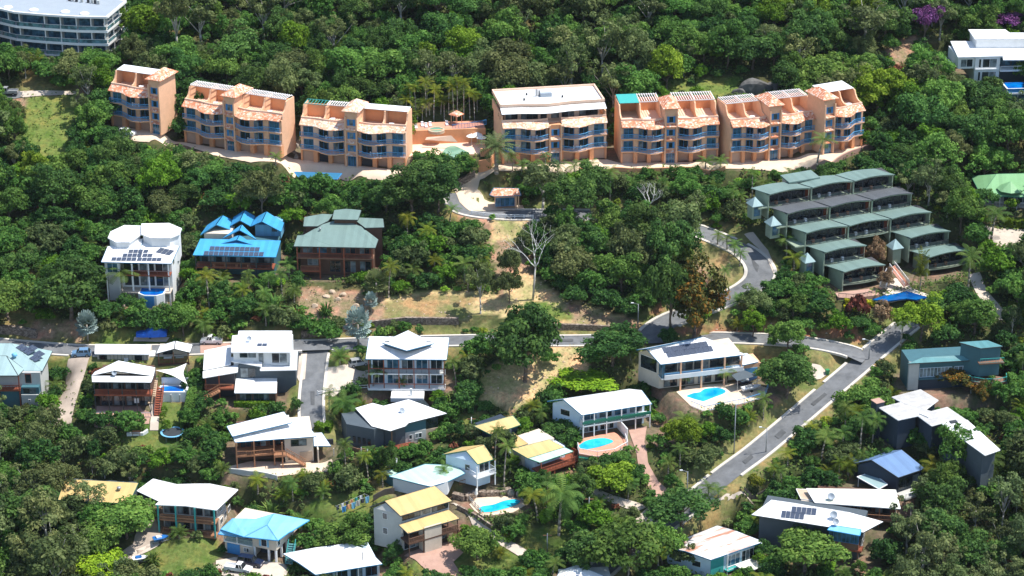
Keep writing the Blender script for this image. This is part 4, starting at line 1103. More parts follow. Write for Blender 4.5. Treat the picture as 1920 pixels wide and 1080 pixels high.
# ------------------------------------------------------------------ stepped apartments with sage roofs
H = House('terrace', 'terraced_apartments', 'stepped apartments climbing the slope under rows of sage and charcoal roofs', 'apartment building')
du, dv, dzr, us = -1.96, 4.7, 2.95, 10.35
e = H.eh; Wd = 9.9
for k in range(5):                        # k = 0 the lowest row
    ox, oy, oz = du * k, dv * k, dzr * k
    units = (0, 2) if k < 2 else (0, 1, 2)
    mat = 'slate_metal' if k == 3 else 'sage_metal'
    for u in units:
        x0 = ox + us * u; n = 8
        zf = oz + e - 2.95
        # roof: front edge arched, sides skewed in plan
        front = [(x0 + Wd * i / n, oy, oz + e + .42 * math.sin(math.pi * i / n)) for i in range(n + 1)]
        back = [(x0 - 1.7 + Wd * i / n, oy + 5.5, oz + e - .25 + .30 * math.sin(math.pi * i / n)) for i in range(n + 1)]
        mb = MB()
        for i in range(n): mb.slab([front[i], front[i + 1], back[i + 1], back[i]], .14)
        rf = H.part('roof', mb, mat)
        mb = MB()
        for i in range(n): mb.slab([(front[i][0], oy + .5, front[i][2] - .145), (front[i + 1][0], oy + .5, front[i + 1][2] - .145), (front[i + 1][0], oy + .7, front[i + 1][2] - .145), (front[i][0], oy + .7, front[i][2] - .145)], .38)
        mb.build('soffit', 'wall_green', rf)
        # rooms
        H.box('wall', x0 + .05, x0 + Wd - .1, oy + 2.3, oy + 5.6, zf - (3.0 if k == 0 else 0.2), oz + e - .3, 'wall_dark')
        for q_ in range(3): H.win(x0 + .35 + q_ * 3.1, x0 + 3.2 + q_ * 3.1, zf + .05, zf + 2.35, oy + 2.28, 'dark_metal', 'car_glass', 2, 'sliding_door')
        H.box('balcony_floor', x0 + .0, x0 + Wd - .15, oy + .2, oy + 2.35, zf - .25, zf, 'wall_green')
        nb = 6
        H.rail([(x0 + .15 + (Wd - .4) * i / nb, oy + .3 - .5 * math.sin(math.pi * i / nb)) for i in range(nb + 1)], zf, 1.0, 'dark_metal', .2)
        mb = MB().prism([(x0 + .15 + (Wd - .4) * i / nb, oy + .3 - .55 * math.sin(math.pi * i / nb)) for i in range(nb + 1)] + [(x0 + Wd - .2, oy + .6), (x0 + .1, oy + .6)], zf - .24, zf - .003); H.part('balcony_front', mb, 'wall_green')
        # blade walls at the ends, the left one runs back down the hill
        H.box('side_wall', x0 - .25, x0, oy + .3, oy + 6.0, zf - (3.2 if k == 0 else 2.8), oz + e - .4, 'wall_green')
        H.box('divider', x0 + Wd - .1, x0 + Wd + .1, oy + .8, oy + 5.8, zf - .2, oz + e - .7, 'deck_red' if u < 2 else 'wall_green')
        H.posts([(x0 + Wd - .3, oy + .5)], zf, oz + e, .06, 'wall_green')
        for q_ in range(2): H.box('balcony_chair', x0 + 2 + q_ * 2.6, x0 + 2.5 + q_ * 2.6, oy + 1.0, oy + 1.5, zf, zf + .7, 'white_plastic' if (k + u) % 2 else 'timber')
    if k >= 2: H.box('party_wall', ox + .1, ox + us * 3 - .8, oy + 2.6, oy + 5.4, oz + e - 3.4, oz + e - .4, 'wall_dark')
    if k >= 2: H.box('roof_deck', ox - 2.5, ox - .3, oy + .3, oy + 6, oz + e - 3.2, oz + e - 2.9, 'wall_green')
    if k in (4, 3, 1):
        hx, hy, hz = ox - 2.6, oy + (.8 if k > 1 else 2.0), oz + e - 2.9
        H.box('entry_porch', hx - 1.1, hx + 1.1, hy, hy + 2.2, hz - 2.6, hz + .4, 'wall_green'); H.win(hx - .8, hx + .8, hz - 2.0, hz + .2, hy - .02, 'wall_green', 'glass_blue', 1)
        a = 1.3; zt_ = hz + .4; mb = MB()
        c_ = [(hx - a, hy - .4, zt_), (hx + a, hy - .4, zt_), (hx + a, hy + 2.6, zt_), (hx - a, hy + 2.6, zt_)]; ap = (hx, hy + 1.1, zt_ + 1.7)
        for i in range(4): mb.slab([c_[i], c_[(i + 1) % 4], ap], .1)
        H.part('porch_roof', mb, 'bluegrey_metal')
a = 1.4; hx, hy, zt_ = du * 1 + us * 2 - 2.6, dv * 1 + 1.0, e + .6; mb = MB()
c_ = [(hx - a, hy - .4, zt_), (hx + a, hy - .4, zt_), (hx + a, hy + 2.4, zt_), (hx - a, hy + 2.4, zt_)]
for i in range(4): mb.slab([c_[i], c_[(i + 1) % 4], (hx, hy + 1.0, zt_ + 1.8)], .1)
H.part('porch_roof', mb, 'bluegrey_metal'); H.box('entry_porch', hx - 1, hx + 1, hy, hy + 2, zt_ - 3.5, zt_, 'wall_green')
x, y, z = H.q(1480, 342, dzr * 4 + e + .4); H.part('roof', MB().slab([(x, y, z), (x + 7.5, y, z + .1), (x + 7.5, y + 4, z + .4), (x, y + 4, z + .3)], .3), 'sage_metal')
H.box('wall', x + .4, x + 7, y + .5, y + 3.8, z - 3.5, z - .3, 'wall_cream')
# garden stair and pool walls in the gap
pw = H.prism('pool_wall', [H.q(x, y, 0.4)[:2] for x, y in ((1655, 548), (1678, 520), (1690, 524), (1712, 540), (1742, 552), (1735, 556), (1700, 552), (1668, 556))], -1.5, .28, 'wall_cream')
H.part('pool_water', MB().prism([H.q(x, y, 1.0)[:2] for x, y in ((1636, 556), (1656, 549), (1676, 546), (1700, 540), (1742, 552), (1718, 556), (1700, 554), (1662, 559))], .1, .34), 'pool_navy')
H.stairs(*H.q(1700, 536, 1.2), *H.q(1672, 500, 4.2), 1.6, 'terracotta', 16, rail='white_paint')
H.stairs(*H.q(1655, 540, 1.0), *H.q(1668, 512, 3.4), 1.4, 'sandstone', 12, rail='white_paint')
H.part('patio', MB().prism([H.q(x, y, .3)[:2] for x, y in ((1566, 549), (1640, 540), (1662, 541), (1645, 553), (1600, 560), (1572, 558))], -1, .3), 'pink_paving')
H.rail([H.q(1572, 559, .3), H.q(1600, 561, .3), H.q(1634, 556, .3)], .3, 1.1, 'dark_metal', .25)

# ------------------------------------------------------------------ house with pool tank and three roofs
H = House('poolH', 'house', 'white-roofed house with black solar rows and a small blue pool tank in front')
e = H.eh
H.roof([[(190, 491, e), (256, 492.5, e), (268, 447, e + 1.6), (202, 462, e + 1.0)], [(256, 492.5, e), (321, 494, e), (336, 461, e + 1.0), (268, 447, e + 1.6)]], 'white_metal', .18, 'fascia_blue', flat=True)
pl_l, pl_r = H.last
H.solar(pl_l[:3], [(209, 256, 486, 486.5, 5), (230, 266, 479, 479, 4), (241, 268, 471.5, 471.5, 3)], h=1.35)
H.solar(pl_r[:3], [(257, 303, 486.5, 487, 5), (267, 286, 479, 479.5, 2), (269, 278, 471.5, 471.8, 1)], h=1.35)
H.solar(pl_r[:3], [(296, 323, 469, 475, 3)], h=2.2)
b1 = [(202, 446), (207, 434), (233, 422), (265, 423), (266, 439), (243, 454), (217, 454)]; b2 = [(265, 419), (317, 418), (341, 428), (337, 439), (319, 446), (282, 446), (265, 439)]
H.roof([[(x, y, e + 2.4) for x, y in b1]], 'white_metal', .2); H.body(b1, e + 2.4, e - 3, e + 2.2, 'wall_white', .9)
H.roof([[(x, y, e + 3.0) for x, y in b2]], 'white_metal', .2); H.body(b2, e + 3.0, e - 3, e + 2.8, 'wall_white', .92)
x2, y2, _ = H.q(300, 446, e + 2.6); H.win(x2, x2 + .9, e + 1.9, e + 2.5, y2 + .55, 'white_paint', 'glass'); H.win(x2 + 1.3, x2 + 2.6, e + 1.7, e + 2.5, y2 + .55, 'white_paint', 'glass', 2)
W = H.W
H.box('wall', .6, W - .5, 2.4, 11, 0, e - .1, 'wall_white')
H.box('wall', .5, 3.6, .5, 2.41, e - 3.0, e - .12, 'wall_white'); H.win(1.0, 3.2, e - 2.5, e - .4, .48, 'white_paint', 'glass_blue', 2)
for k in range(3): H.win(4.0 + k * 3.3, 7.1 + k * 3.3, e - 2.8, e - .4, 2.38, 'white_paint', 'glass', 2, 'sliding_door'); H.win(4.0 + k * 3.3, 7.1 + k * 3.3, 3.5, 5.9, 2.38, 'white_paint', 'glass', 2, 'sliding_door')
H.box('deck', 3.6, W - .5, .3, 2.5, e - 3.15, e - 2.9, 'deck_red'); H.rail([(6.5, .35), (W - .6, .35)], e - 2.9, 1.0, 'deck_red', .4)
H.posts([(6.2, .45), (9.6, .45), (W - .75, .45)], 0, e - .2, .14, 'white_paint'); H.posts([(.8, .5), (3.4, .5)], 0, e - 3, .12, 'white_paint')
H.box('terrace', 3.6, W - .5, -.5, 2.5, 2.9, 3.15, 'concrete')
xa, xb = H.q(262, 575, 0)[0], H.q(311, 575, 0)[0]
pts = [(xa, 1.5), (xa, -1.2), (xa + 1.4, -2.2), (xb - 1.4, -2.2), (xb, -1.2), (xb, 1.5)]
t_ = H.prism('pool_tank', pts, -.5, 3.3, 'wall_white')
H.prism('pool_water', [(xa + .25, 1.4), (xa + .3, -1.0), (xa + 1.5, -1.95), (xb - 1.5, -1.95), (xb - .3, -1.0), (xb - .25, 1.4)], 3.2, 3.36, 'pool_deep', t_)
H.box('pool_window', xa + 1.5, xb - 1.9, -2.26, -2.19, .5, 3.1, 'blue_paint', t_)
H.winx(4, 5.2, e - 2.2, e - 1.0, W - .5, 1)

# ------------------------------------------------------------------ blue roofed house
def gable(H, rb, rf, lf, lb, rtf, rtb, ze, zr, mat, fascia, drop=.0):
    H.roof([[(*lf, ze), (*rf, zr), (*rb, zr), (*lb, ze)], [(*rf, zr), (*rtf, ze), (*rtb, ze), (*rb, zr)]], mat, .14, fascia)
H = House('blueH', 'house', 'house with bright blue many-gabled roof and two rows of solar panels')
e = H.eh
H.roof([[(362, 478, e), (517, 482, e), (526, 451, e + 1.3), (376, 447.5, e + 1.3)]], 'blue_metal', .16, 'fascia_blue', flat=True)
H.solar(H.last[0], [(382, 494.5, 475, 477, 12), (393, 487, 466, 468, 10)], h=1.55)
def dormer(rb, rf, lf, rtf, z, zr):
    H.roof([[(*lf, z), (*rf, zr), (*rb, zr)], [(*rf, zr), (*rtf, z), (*rb, zr)]], 'blue_metal', .14, 'fascia_blue', 'dormer_roof')
dormer((449, 440), (444, 449.5), (408, 458.5), (478, 460.5), e + .75, e + 1.75)
dormer((453, 421), (449, 431), (417, 447), (481, 449), e + 1.3, e + 2.9)
gable(H, (417.5, 403.6), (405, 421), (376, 440), (389, 422), (433, 431), (436, 412), e + 1.7, e + 3.2, 'blue_metal', 'fascia_blue')
gable(H, (458.7, 394), (450, 413), (432.6, 423), (438, 407), (469.6, 424), (477.7, 405), e + 2.2, e + 3.7, 'blue_metal', 'fascia_blue')
gable(H, (499.7, 396.6), (491, 415), (471, 424), (478, 408), (527, 434), (532, 417.5), e + 2.0, e + 3.5, 'blue_metal', 'fascia_blue')
W = H.W
H.box('wall', .8, W - .9, 2.8, 11.5, 0, e, 'wall_teal')
q1 = H.q(395, 440, e + 1.6); H.box('wall', .9, 6.6, q1[1] + .3, q1[1] + 5, e - 1, e + 1.75, 'wall_cream')
q2 = H.q(500, 424, e + 2.0); H.box('wall', q2[0] - 2.6, q2[0] + 2.9, q2[1] + .5, q2[1] + 5.5, e - 1, e + 2.1, 'sky_metal'); H.win(q2[0] + 1.0, q2[0] + 2.1, e + .6, e + 1.9, q2[1] + .48, 'wall_teal', 'glass')
for k in range(5): H.win(1.2 + k * 3, 3.8 + k * 3, 2.75, 4.7, 2.78, 'fascia_dark', 'glass', 2, 'sliding_door')
H.box('deck', .3, W - .6, -.1, 2.85, 2.45, 2.7, 'deck_red'); H.rail([(3.6, -.05), (12.0, -.05)], 2.7, 1.0, 'timber', .5); H.rail([(.4, -.02), (3.6, -.02)], 2.7, .9, 'dark_metal', .5); H.rail([(12.0, -.02), (W - .7, -.02)], 2.7, .9, 'dark_metal', .5)
H.posts([(.5 + (W - 1.5) * k / 5, .0) for k in range(6)], 0, e - .1, .1, 'fascia_dark'); H.posts([(.5, -.02)], 0, 2.4, .12, 'timber')
for k in range(4): H.part('planter', MB().lathe([(.22, 2.72), (.3, 3.2), (.26, 3.2)], 8, (4.2 + k * 2.4, .45)), 'pot')

# ------------------------------------------------------------------ sage roofed timber house
H = House('sageH', 'house', 'sage green metal-roofed house with two storeys of dark red timber verandas')
e = H.eh
H.roof([[(551, 461.5, e), (628, 463, e), (638, 410, e + 2.3), (604, 421, e + 1.8), (570, 440, e + .8), (558, 441, e + .6)], [(628, 463, e), (703.5, 464.5, e), (709, 449, e + .4), (676, 424, e + 1.8), (638, 410, e + 2.3)]], 'sage_metal', .16, 'fascia_dark')
c1 = [(571, 407), (604, 401), (624, 402), (615, 414), (595, 424), (569, 424)]; c2 = [(627, 394), (649, 391.5), (677, 394), (671, 412), (623, 411)]; c3 = [(673, 408), (718, 410), (720, 426), (685, 427), (669, 415)]
for c, z in ((c1, 1.9), (c2, 3.0), (c3, 1.9)):
    H.roof([[(x, y, e + z) for x, y in c]], 'sage_metal', .16, 'fascia_dark'); H.body(c, e + z, 0, e + z - .2, 'wall_brown', .86)
W = H.W
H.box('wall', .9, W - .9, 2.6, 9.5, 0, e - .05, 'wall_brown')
H.part('veranda', MB().box(.4, W - .5, .1, 2.62, 4.5, 4.75), 'deck_brown')
H.rail([(.5, .2), (W - .6, .2)], 4.75, 1.0, 'deck_red', .25)
H.posts([(.6, .25), (5.3, .25), (10.4, .25), (W - .7, .25)], 0, e - .1, .13, 'deck_red')
for k, g in enumerate(('glass_curtain', 'glass_blue', 'glass', 'glass', 'glass')): H.win(1.4 + k * 3, 3.6 + k * 3, 4.85, 6.9, 2.58, 'deck_red', g, 2, 'sliding_door')
H.win(2.4, 4.6, 2.1, 4.1, 2.58, 'wall_grey', 'glass_curtain', 2)
for k in range(3): H.win(7 + k * 3.2, 9.4 + k * 3.2, .6, 3.2, 2.58, 'deck_brown', 'glass', 2)
H.box('balcony', 1.2, 5.2, -.3, 2.5, 1.7, 1.95, 'deck_red'); H.rail([(1.3, -.2), (5.1, -.2)], 1.95, 1.1, 'timber', .25)
H.vent(600, 430, e + 1.6)

# ------------------------------------------------------------------ blue-grey roofed house at the edge
H = House('leftH', 'house', 'blue-grey hip-roofed house with three tilted solar banks, cut by the photo edge')
e = H.eh
H.roof([[(-60, 695, e), (79, 695.4, e), (20, 643.5, e + 1.9), (-60, 643.5, e + 1.9)], [(79, 695.4, e), (98, 658, e), (20, 643.5, e + 1.9)]], 'bluegrey_metal', .16, 'fascia_dark', flat=True)
pm = H.last[0]
H.roof([[(-60, 704, e + .02), (34, 704, e + .02), (12, 667, e + 1.25), (-60, 667, e + 1.25)], [(34, 704, e + .02), (45, 692, e + .1), (12, 667, e + 1.25)]], 'bluegrey_metal', .14, 'fascia_dark')
H.solar(pm, [(35, 48, 648.5, 656, 2)], h=1.7); H.solar(pm, [(49, 60, 656, 662, 2), (54, 66, 651, 657, 2)], h=1.9); H.solar(pm, [(61, 73, 668, 675, 2), (67, 79, 661, 668, 2)], h=1.9)
H.part('solar_hot_water', MB().bar(H.q(24, 667, e + 1.5), H.q(30, 664, e + 1.6), .45, 12), 'sky_metal', smooth=True)
xr = H.q(74, 700, e)[0]; xm = H.q(34, 704, e)[0]
H.box('wall', -8, xr, 1.4, 9, 0, e - .05, 'wall_grey'); H.box('wall', -8, xm + .3, .3, 1.41, 0, 3.9, 'wall_teal')
H.box('deck', -8, xm + .2, -.1, 1.5, 3.8, 4.05, 'deck_red'); H.rail([(-8, 0), (xm + .1, 0)], 4.05, 1.0, 'deck_red', .12)
H.posts([(xm, .05), (xm - 4, .05)], 0, e, .1, 'deck_red')
H.box('wall', xm + .3, xr - .2, -.2, 1.42, 0, 3.1, 'wall_grey'); H.box('wall_band', xm + .3, xr - .2, .1, 1.43, 3.1, 4.6, 'wall_teal'); H.win(xm + .7, xr - .8, 3.3, 4.4, .08, 'fascia_dark', 'glass', 2); H.win(xm + 1.6, xm + 2.1, 1.7, 2.1, -.22, 'white_paint', 'glass')
H.win(xm + 1.0, xm + 2.2, 4.9, 6.9, 1.38, 'deck_red', 'glass'); H.win(-6, -1, 4.2, 6.6, 1.38, 'fascia_dark', 'glass', 3)

# ------------------------------------------------------------------ white house with red deck
H = House('deckH', 'house', 'white gabled house with a long red deck, between the driveway and the shade sail')
e = H.eh; W = H.W
H.roof([[(172, 704, e + .35), (215, 695, e + 1.4), (221.6, 676, e + 1.7), (178, 697, e + .45)], [(215, 695, e + 1.4), (288, 705, e + .35), (291, 689, e + .35), (221.6, 676, e + 1.7)], [(173, 716, e), (283, 717, e), (288, 705, e + .33), (172, 704, e + .33)]], 'white_metal', .16, 'fascia_dark')
gx_, gy_, _ = H.q(215, 697, e + 1.0)
H.part('gable', MB().slab([(gx_ - 2.9, gy_ + .25, e + .45), (gx_ + 3.0, gy_ + .25, e + .45), (gx_, gy_ + .25, e + 1.25)], .05).add([(gx_ - 2.9, gy_ + .2, e + .45), (gx_ + 3.0, gy_ + .2, e + .45), (gx_, gy_ + .2, e + 1.25)], [(0, 1, 2)]), 'wall_cream')
H.dish(214, 701, e + .75, .5)
H.box('wall', .7, W - .6, 2.3, 8, 0, e - .05, 'wall_brown'); H.box('deck', .2, W - .1, -.2, 2.35, 3.5, 3.8, 'deck_red'); H.rail([(.25, -.1), (W - .2, -.1)], 3.8, 1.0, 'deck_red', .13)
for k in range(4): H.win(1.0 + k * 2.5, 3.2 + k * 2.5, 3.9, 6.0, 2.28, 'fascia_dark', 'glass', 2, 'sliding_door'); H.win(1.0 + k * 2.5, 3.2 + k * 2.5, .3, 2.6, 2.28, 'fascia_dark', 'glass', 2, 'sliding_door')
H.posts([(.3 + (W - .6) * k / 4, -.05) for k in range(5)], 0, e - .1, .09, 'fascia_dark')
H.box('undercroft_slab', .0, W, -2.6, 2.35, -.3, .05, 'pink_paving'); H.rail([(0, -2.5), (W, -2.5)], .05, 1.0, 'fascia_blue', .5)
H.box('air_conditioner', 7.6, 8.5, 1.9, 2.25, 1.0, 2.0, 'white_plastic')
H.stairs(W + 1.2, -2, .2, W + 1.2, 3.5, 3.7, 1.2, 'deck_red', 12, rail='deck_red')

H = House('garage', 'garage', 'long flat white-roofed cream garage beside the blue hatchback', 'garage')
H.roof([[(178, 663, H.eh), (280, 664, H.eh), (281, 646, H.eh + .35), (179, 645, H.eh + .35)]], 'white_metal', .2, 'white_paint'); W = H.W
H.box('wall', .35, W - .3, .4, 4.6, 0, H.eh - .1, 'wall_cream')
for k in range(14): H.box('batten', .7 + k * .74, .76 + k * .74, .36, .41, .05, 2.5, 'wall_slate')
H.win(.8, 2.3, .1, 2.2, .33, 'fascia_dark', 'glass', 1, 'door'); H.win(7.9, 9.4, .1, 2.2, .33, 'fascia_dark', 'glass', 1, 'door'); H.box('air_conditioner', 5.8, 6.6, .0, .38, .9, 1.6, 'white_plastic')
H.box('annex', W - .3, W + .6, 1.4, 4, 0, 1.6, 'wall_white')

H = House('pavil', 'pavilion', 'small white gabled pavilion with open dark front behind the shade sail', 'pavilion')
e = H.eh
gable(H, (329, 639), (327, 654), (293, 663), (300, 648), (356, 661), (361, 646), e, e + .85, 'white_metal', 'fascia_dark')
W = H.W
H.box('wall', .4, W - .4, 2.6, 4.6, 0, e, 'wall_cream'); H.box('floor', .1, W - .1, .1, 2.7, 0, .7, 'wall_brown'); H.rail([(.2, .15), (W - .2, .15)], .7, .9, 'deck_red', .2); H.posts([(.3, .25), (W / 2, .25), (W - .3, .25)], 0, e, .1, 'timber')
H.win(1, 3, 1.0, 2.6, 2.58, 'fascia_dark', 'glass', 2); H.box('bench', 1.2, 2.8, 1.2, 1.8, .7, 1.5, 'white_plastic'); H.box('bench', 3.6, 5.2, 1.2, 1.8, .7, 1.5, 'wall_grey')

# ------------------------------------------------------------------ modern white stepped house
H = House('modW', 'house', 'modern white house of five stepped flat roofs with two roof skylights')
H.roof([[(440, 736, 2.9), (518, 736, 2.9), (519, 708, 3.3), (443, 708, 3.3)]], 'white_metal', .22, 'white_paint')
H.roof([[(434, 660, 9.0), (544, 660, 9.0), (547, 620, 9.6), (448, 620, 9.6), (447, 628, 9.5), (436, 629, 9.5)]], 'white_metal', .22, 'white_paint'); top = H.last[0]
H.roof([[(488, 694, 5.7), (556, 693, 5.7), (557, 657, 6.1), (488, 657, 6.1)]], 'white_metal', .22, 'white_paint')
H.roof([[(381.7, 693, 6.1), (432, 683, 6.1), (433, 647, 6.9), (384, 657, 6.9)]], 'white_metal', .18, 'white_paint')
H.roof([[(381, 708, 5.5), (445, 697, 5.5), (446, 684, 5.8), (381, 696, 5.8)]], 'white_metal', .18, 'white_paint')
H.roof([[(434, 677, 6.7), (490, 686.7, 6.3), (491, 678.6, 6.5), (434, 669, 6.9)]], 'white_metal', .18, 'white_paint')
H.solar(top, [(482, 501, 647, 647, 2)], h=1.2); H.dish(467, 636, 9.8, .5)
X = lambda px, py, z: H.q(px, py, z)[0]; Y = lambda px, py, z: H.q(px, py, z)[1]
ya = .9; H.box('wall', .4, H.W - .3, ya, Y(480, 708, 3.2) + 1, 0, 2.7, 'wall_brown'); H.win(.9, 3.2, .3, 2.3, ya - .02, 'wall_slate', 'glass', 2); H.win(3.6, 6.6, .3, 2.3, ya - .02, 'wall_slate', 'glass', 3); H.rail([(.2, .1), (H.W - .2, .1)], 0, .9, 'deck_red', .3); H.posts([(.3, .3), (H.W - .3, .3)], 0, 2.8, .12, 'wall_brown')
yb = Y(500, 694, 5.7) + .7; xa, xb = X(440, 694, 5.7), X(553, 694, 5.7)
H.box('wall', xa, xb, yb + .7, yb + 9, 0, 5.5, 'wall_slate'); H.win(xa + .9, xa + 4.0, 3.4, 5.6, yb + .66, 'wall_slate', 'glass', 2)
H.box('wall', X(446, 694, 5.7), X(490, 694, 5.7), yb + .6, yb + 8.9, 5.5, 6.3, 'wall_slate')
yc = Y(490, 660, 9.0) + .9; xa, xb = X(436, 660, 9), X(542, 660, 9)
H.box('wall', xa, xb, yc, yc + 8, 5.4, 8.8, 'wall_white'); H.win(xa + 1.2, xa + 4.6, 7.3, 8.5, yc - .02, 'white_paint', 'glass', 2); H.win(xa + 5.0, xa + 6.0, 6.2, 8.4, yc - .02, 'wall_grey', 'glass_curtain', 1)
H.win(xa + 7.6, xa + 10.7, 6.2, 8.4, yc - .02, 'white_paint', 'glass', 2); H.box('sill', xa + 7.4, xa + 10.9, yc - .3, yc + .0, 5.95, 6.15, 'white_paint'); H.box('fin', xa + 11.2, xa + 11.4, yc - .8, yc, 5.7, 8.8, 'white_paint')
yd = Y(400, 708, 5.5) + 1.5; xl, xr2 = X(384, 700, 5.5), X(438, 700, 5.5)
H.box('wall', xl, xr2, yd + 1.5, yd + 8, 0, 5.3, 'wall_dark'); H.box('deck', xl, xr2, yd - .6, yd + 1.6, 2.3, 2.55, 'deck_red'); H.rail([(xl, yd - .5), (xr2, yd - .5)], 2.55, 1.0, 'timber', .3); H.posts([(xl + .2, yd - .4), ((xl + xr2) / 2, yd - .4)], 0, 5.4, .1, 'deck_red')
H.stairs(xl - .6, yd - 2.4, .9, xl + 3.0, yd - 1.1, 2.5, 1.1, 'timber', 9, rail='timber')

# ------------------------------------------------------------------ white house with red veranda posts
H = House('redH', 'house', 'white-roofed two storey house with red veranda posts and a raised diamond roof')
e = H.eh; W = H.W
H.roof([[(686, 673, e), (837, 674, e), (842, 633, e + 1.2), (692.5, 630.5, e + 1.2)]], 'white_metal', .18, 'fascia_blue')
H.roof([[(716, 642, e + 1.55), (762, 657, e + 2.0), (765, 619.5, e + 2.4)], [(762, 657, e + 2.0), (813, 643.5, e + 1.55), (765, 619.5, e + 2.4)]], 'white_metal', .2, 'fascia_blue')
q1 = H.q(762, 655, e + 1.6)
H.part('clerestory', MB().prism([(q1[0] - 4.6, q1[1] + 3.6), (q1[0], q1[1] + .8), (q1[0] + 4.8, q1[1] + 3.6)], e + .6, e + 1.75), 'wall_slate')
H.box('wall', .8, W - .8, 2.2, 8.4, 0, e - .1, 'wall_paleblue')
for z in (.15, 3.4):
    for k in range(5): H.win(1.1 + k * 2.9, 3.4 + k * 2.9, z, z + 2.4, 2.18, 'white_paint', 'glass_blue' if k % 2 else 'glass', 2, 'sliding_door')
H.box('deck', .3, W - .3, .1, 2.25, 3.0, 3.25, 'white_paint'); H.box('deck', .3, W - .3, -.2, 2.25, -.3, .05, 'white_paint')
H.rail([(.4, .2), (W - .4, .2)], 3.25, 1.0, 'dark_metal', .25); H.part('top_rail', MB().box(.4, W - .4, .12, .24, 4.27, 4.4), 'deck_red'); H.part('top_rail', MB().box(.4, W - .4, .0, .14, .95, 1.1), 'deck_red')
H.posts([(.5 + (W - 1) * k / 5, .18) for k in range(6)], -.2, e - .1, .1, 'deck_red')
H.box('pool_surround', 5, 11.5, -3.5, -.3, -1.2, -.35, 'white_paint'); H.box('gate_pillar', 8.8, 9.2, -2.6, -2.2, -.4, 1.2, 'white_paint')

# ------------------------------------------------------------------ house with timber stair at the cul-de-sac
H = House('culH', 'house', 'white skillion-roofed house with red timber deck and stair above a concrete yard')
e = H.eh; W = H.W
H.roof([[(425.5, 799, e + 1.9), (436, 818, e + .9), (547, 792, e + 1.7), (532, 772, e + 2.4)]], 'white_metal', .16, 'fascia_blue')
H.roof([[(436, 817, e + .3), (441, 829, e), (515, 823.5, e), (593, 818, e), (566, 783, e + 1.2), (546, 788, e + 1.1), (485, 805, e + .7)]], 'white_metal', .16, 'fascia_blue')
cp = H.roof([[(588, 812, 3.6), (603, 811, 3.6), (620, 836, 3.1), (589, 836, 3.1)]], 'white_metal', .16, 'fascia_blue', 'carport_roof')
x, y, z = H.q(546, 798, e + .8); H.part('clerestory', MB().slab([(x - 4.5, y + 1.2, e + .9), (x - .2, y + 1.4, e + 1.4), (x - .2, y + 3.5, e + 1.4), (x - 4.5, y + 3.5, e + .9)], 1.2), 'wall_white')
H.win(x - 2.6, x - 1.1, e + .75, e + 1.15, y + 1.2, 'white_paint', 'glass')
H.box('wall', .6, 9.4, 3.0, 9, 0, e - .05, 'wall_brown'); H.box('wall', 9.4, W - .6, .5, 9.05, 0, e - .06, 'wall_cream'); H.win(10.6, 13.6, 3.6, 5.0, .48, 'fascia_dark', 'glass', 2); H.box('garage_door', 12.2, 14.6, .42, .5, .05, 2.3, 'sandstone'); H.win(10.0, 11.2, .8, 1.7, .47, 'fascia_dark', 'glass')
H.box('deck', .0, 9.5, -.3, 3.05, 2.45, 2.75, 'timber'); H.rail([(.1, -.2), (3.0, -.6), (7.2, -.25)], 2.75, 1.0, 'timber', .3); H.box('stair_landing', 7.2, 9.5, -1.5, -.31, 2.45, 2.75, 'timber'); H.rail([(7.2, -.3), (7.2, -1.45), (9.4, -1.45)], 2.75, 1.0, 'timber', .3)
H.stairs(13.2, -1.2, .1, 9.6, -1.0, 2.7, 1.3, 'timber', 12, rail='timber')
H.posts([(.15, -.15), (3.5, -.15), (7.3, -.15), (8.8, -1.3), (.15, 2.4)], 0, e - .1, .12, 'timber')
for k in range(3): H.win(1 + k * 2.8, 3.2 + k * 2.8, 2.85, 5.0, 2.98, 'deck_red', 'glass', 2, 'sliding_door')
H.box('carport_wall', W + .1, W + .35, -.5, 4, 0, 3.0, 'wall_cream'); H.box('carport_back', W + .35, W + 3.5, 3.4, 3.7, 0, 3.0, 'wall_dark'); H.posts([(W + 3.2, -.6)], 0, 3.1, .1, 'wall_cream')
H.winx(4, 6, 3.2, 4.8, .6, -1, 'white_paint', 'glass', 2)

# ------------------------------------------------------------------ slate walled house with folded white roof
H = House('darkH', 'house', 'slate-walled house under a folded white roof with one satellite dish')
H.roof([[(666, 765, 5.0), (697, 799, 4.6), (732, 808, 4.5), (719, 761, 5.4), (699, 755.5, 5.4)], [(719, 761, 5.4), (732, 808, 4.5), (738, 806, 4.5), (760, 799, 4.7), (763, 796, 4.8), (766, 793, 4.8), (838, 775, 5.0), (766, 748.6, 6.0)]], 'white_metal', .18, 'fascia_dark')
g = lambda px, py: H.q(px, py, 0)[:2]
H.prism('wall', [g(651, 833), g(702, 843), g(720, 838), (g(720, 838)[0] + .5, 9), (g(651, 833)[0] + .5, 9)], 0, 4.4, 'wall_slate')
H.prism('wall', [g(720, 836), g(742, 838), g(760, 834), (g(760, 834)[0], 8), (g(720, 836)[0], 8)], 0, 4.3, 'wall_slate')
x0, x1 = g(761, 834)[0], g(823, 821)[0]
H.box('wall', x0, x0 + 4.3, .0, 8.5, 0, 2.5, 'wall_grey'); H.box('wall', x0 + .02, x0 + 4.28, .1, 8.4, 2.5, 4.5, 'wall_teal'); H.box('wall', x0 + 4.3, x1, .2, 8.2, 0, 2.3, 'sandstone'); H.box('glass_room', x0 + 4.3, x1 - .1, .3, 8.1, 2.3, 4.7, 'glass')
H.win(x0 + .7, x0 + 1.4, .9, 1.9, -.02); H.win(x0 + 2.0, x0 + 3.4, .9, 2.0, -.02, n=2)
xl, yl = g(652, 833); xm, ym = g(701, 843)
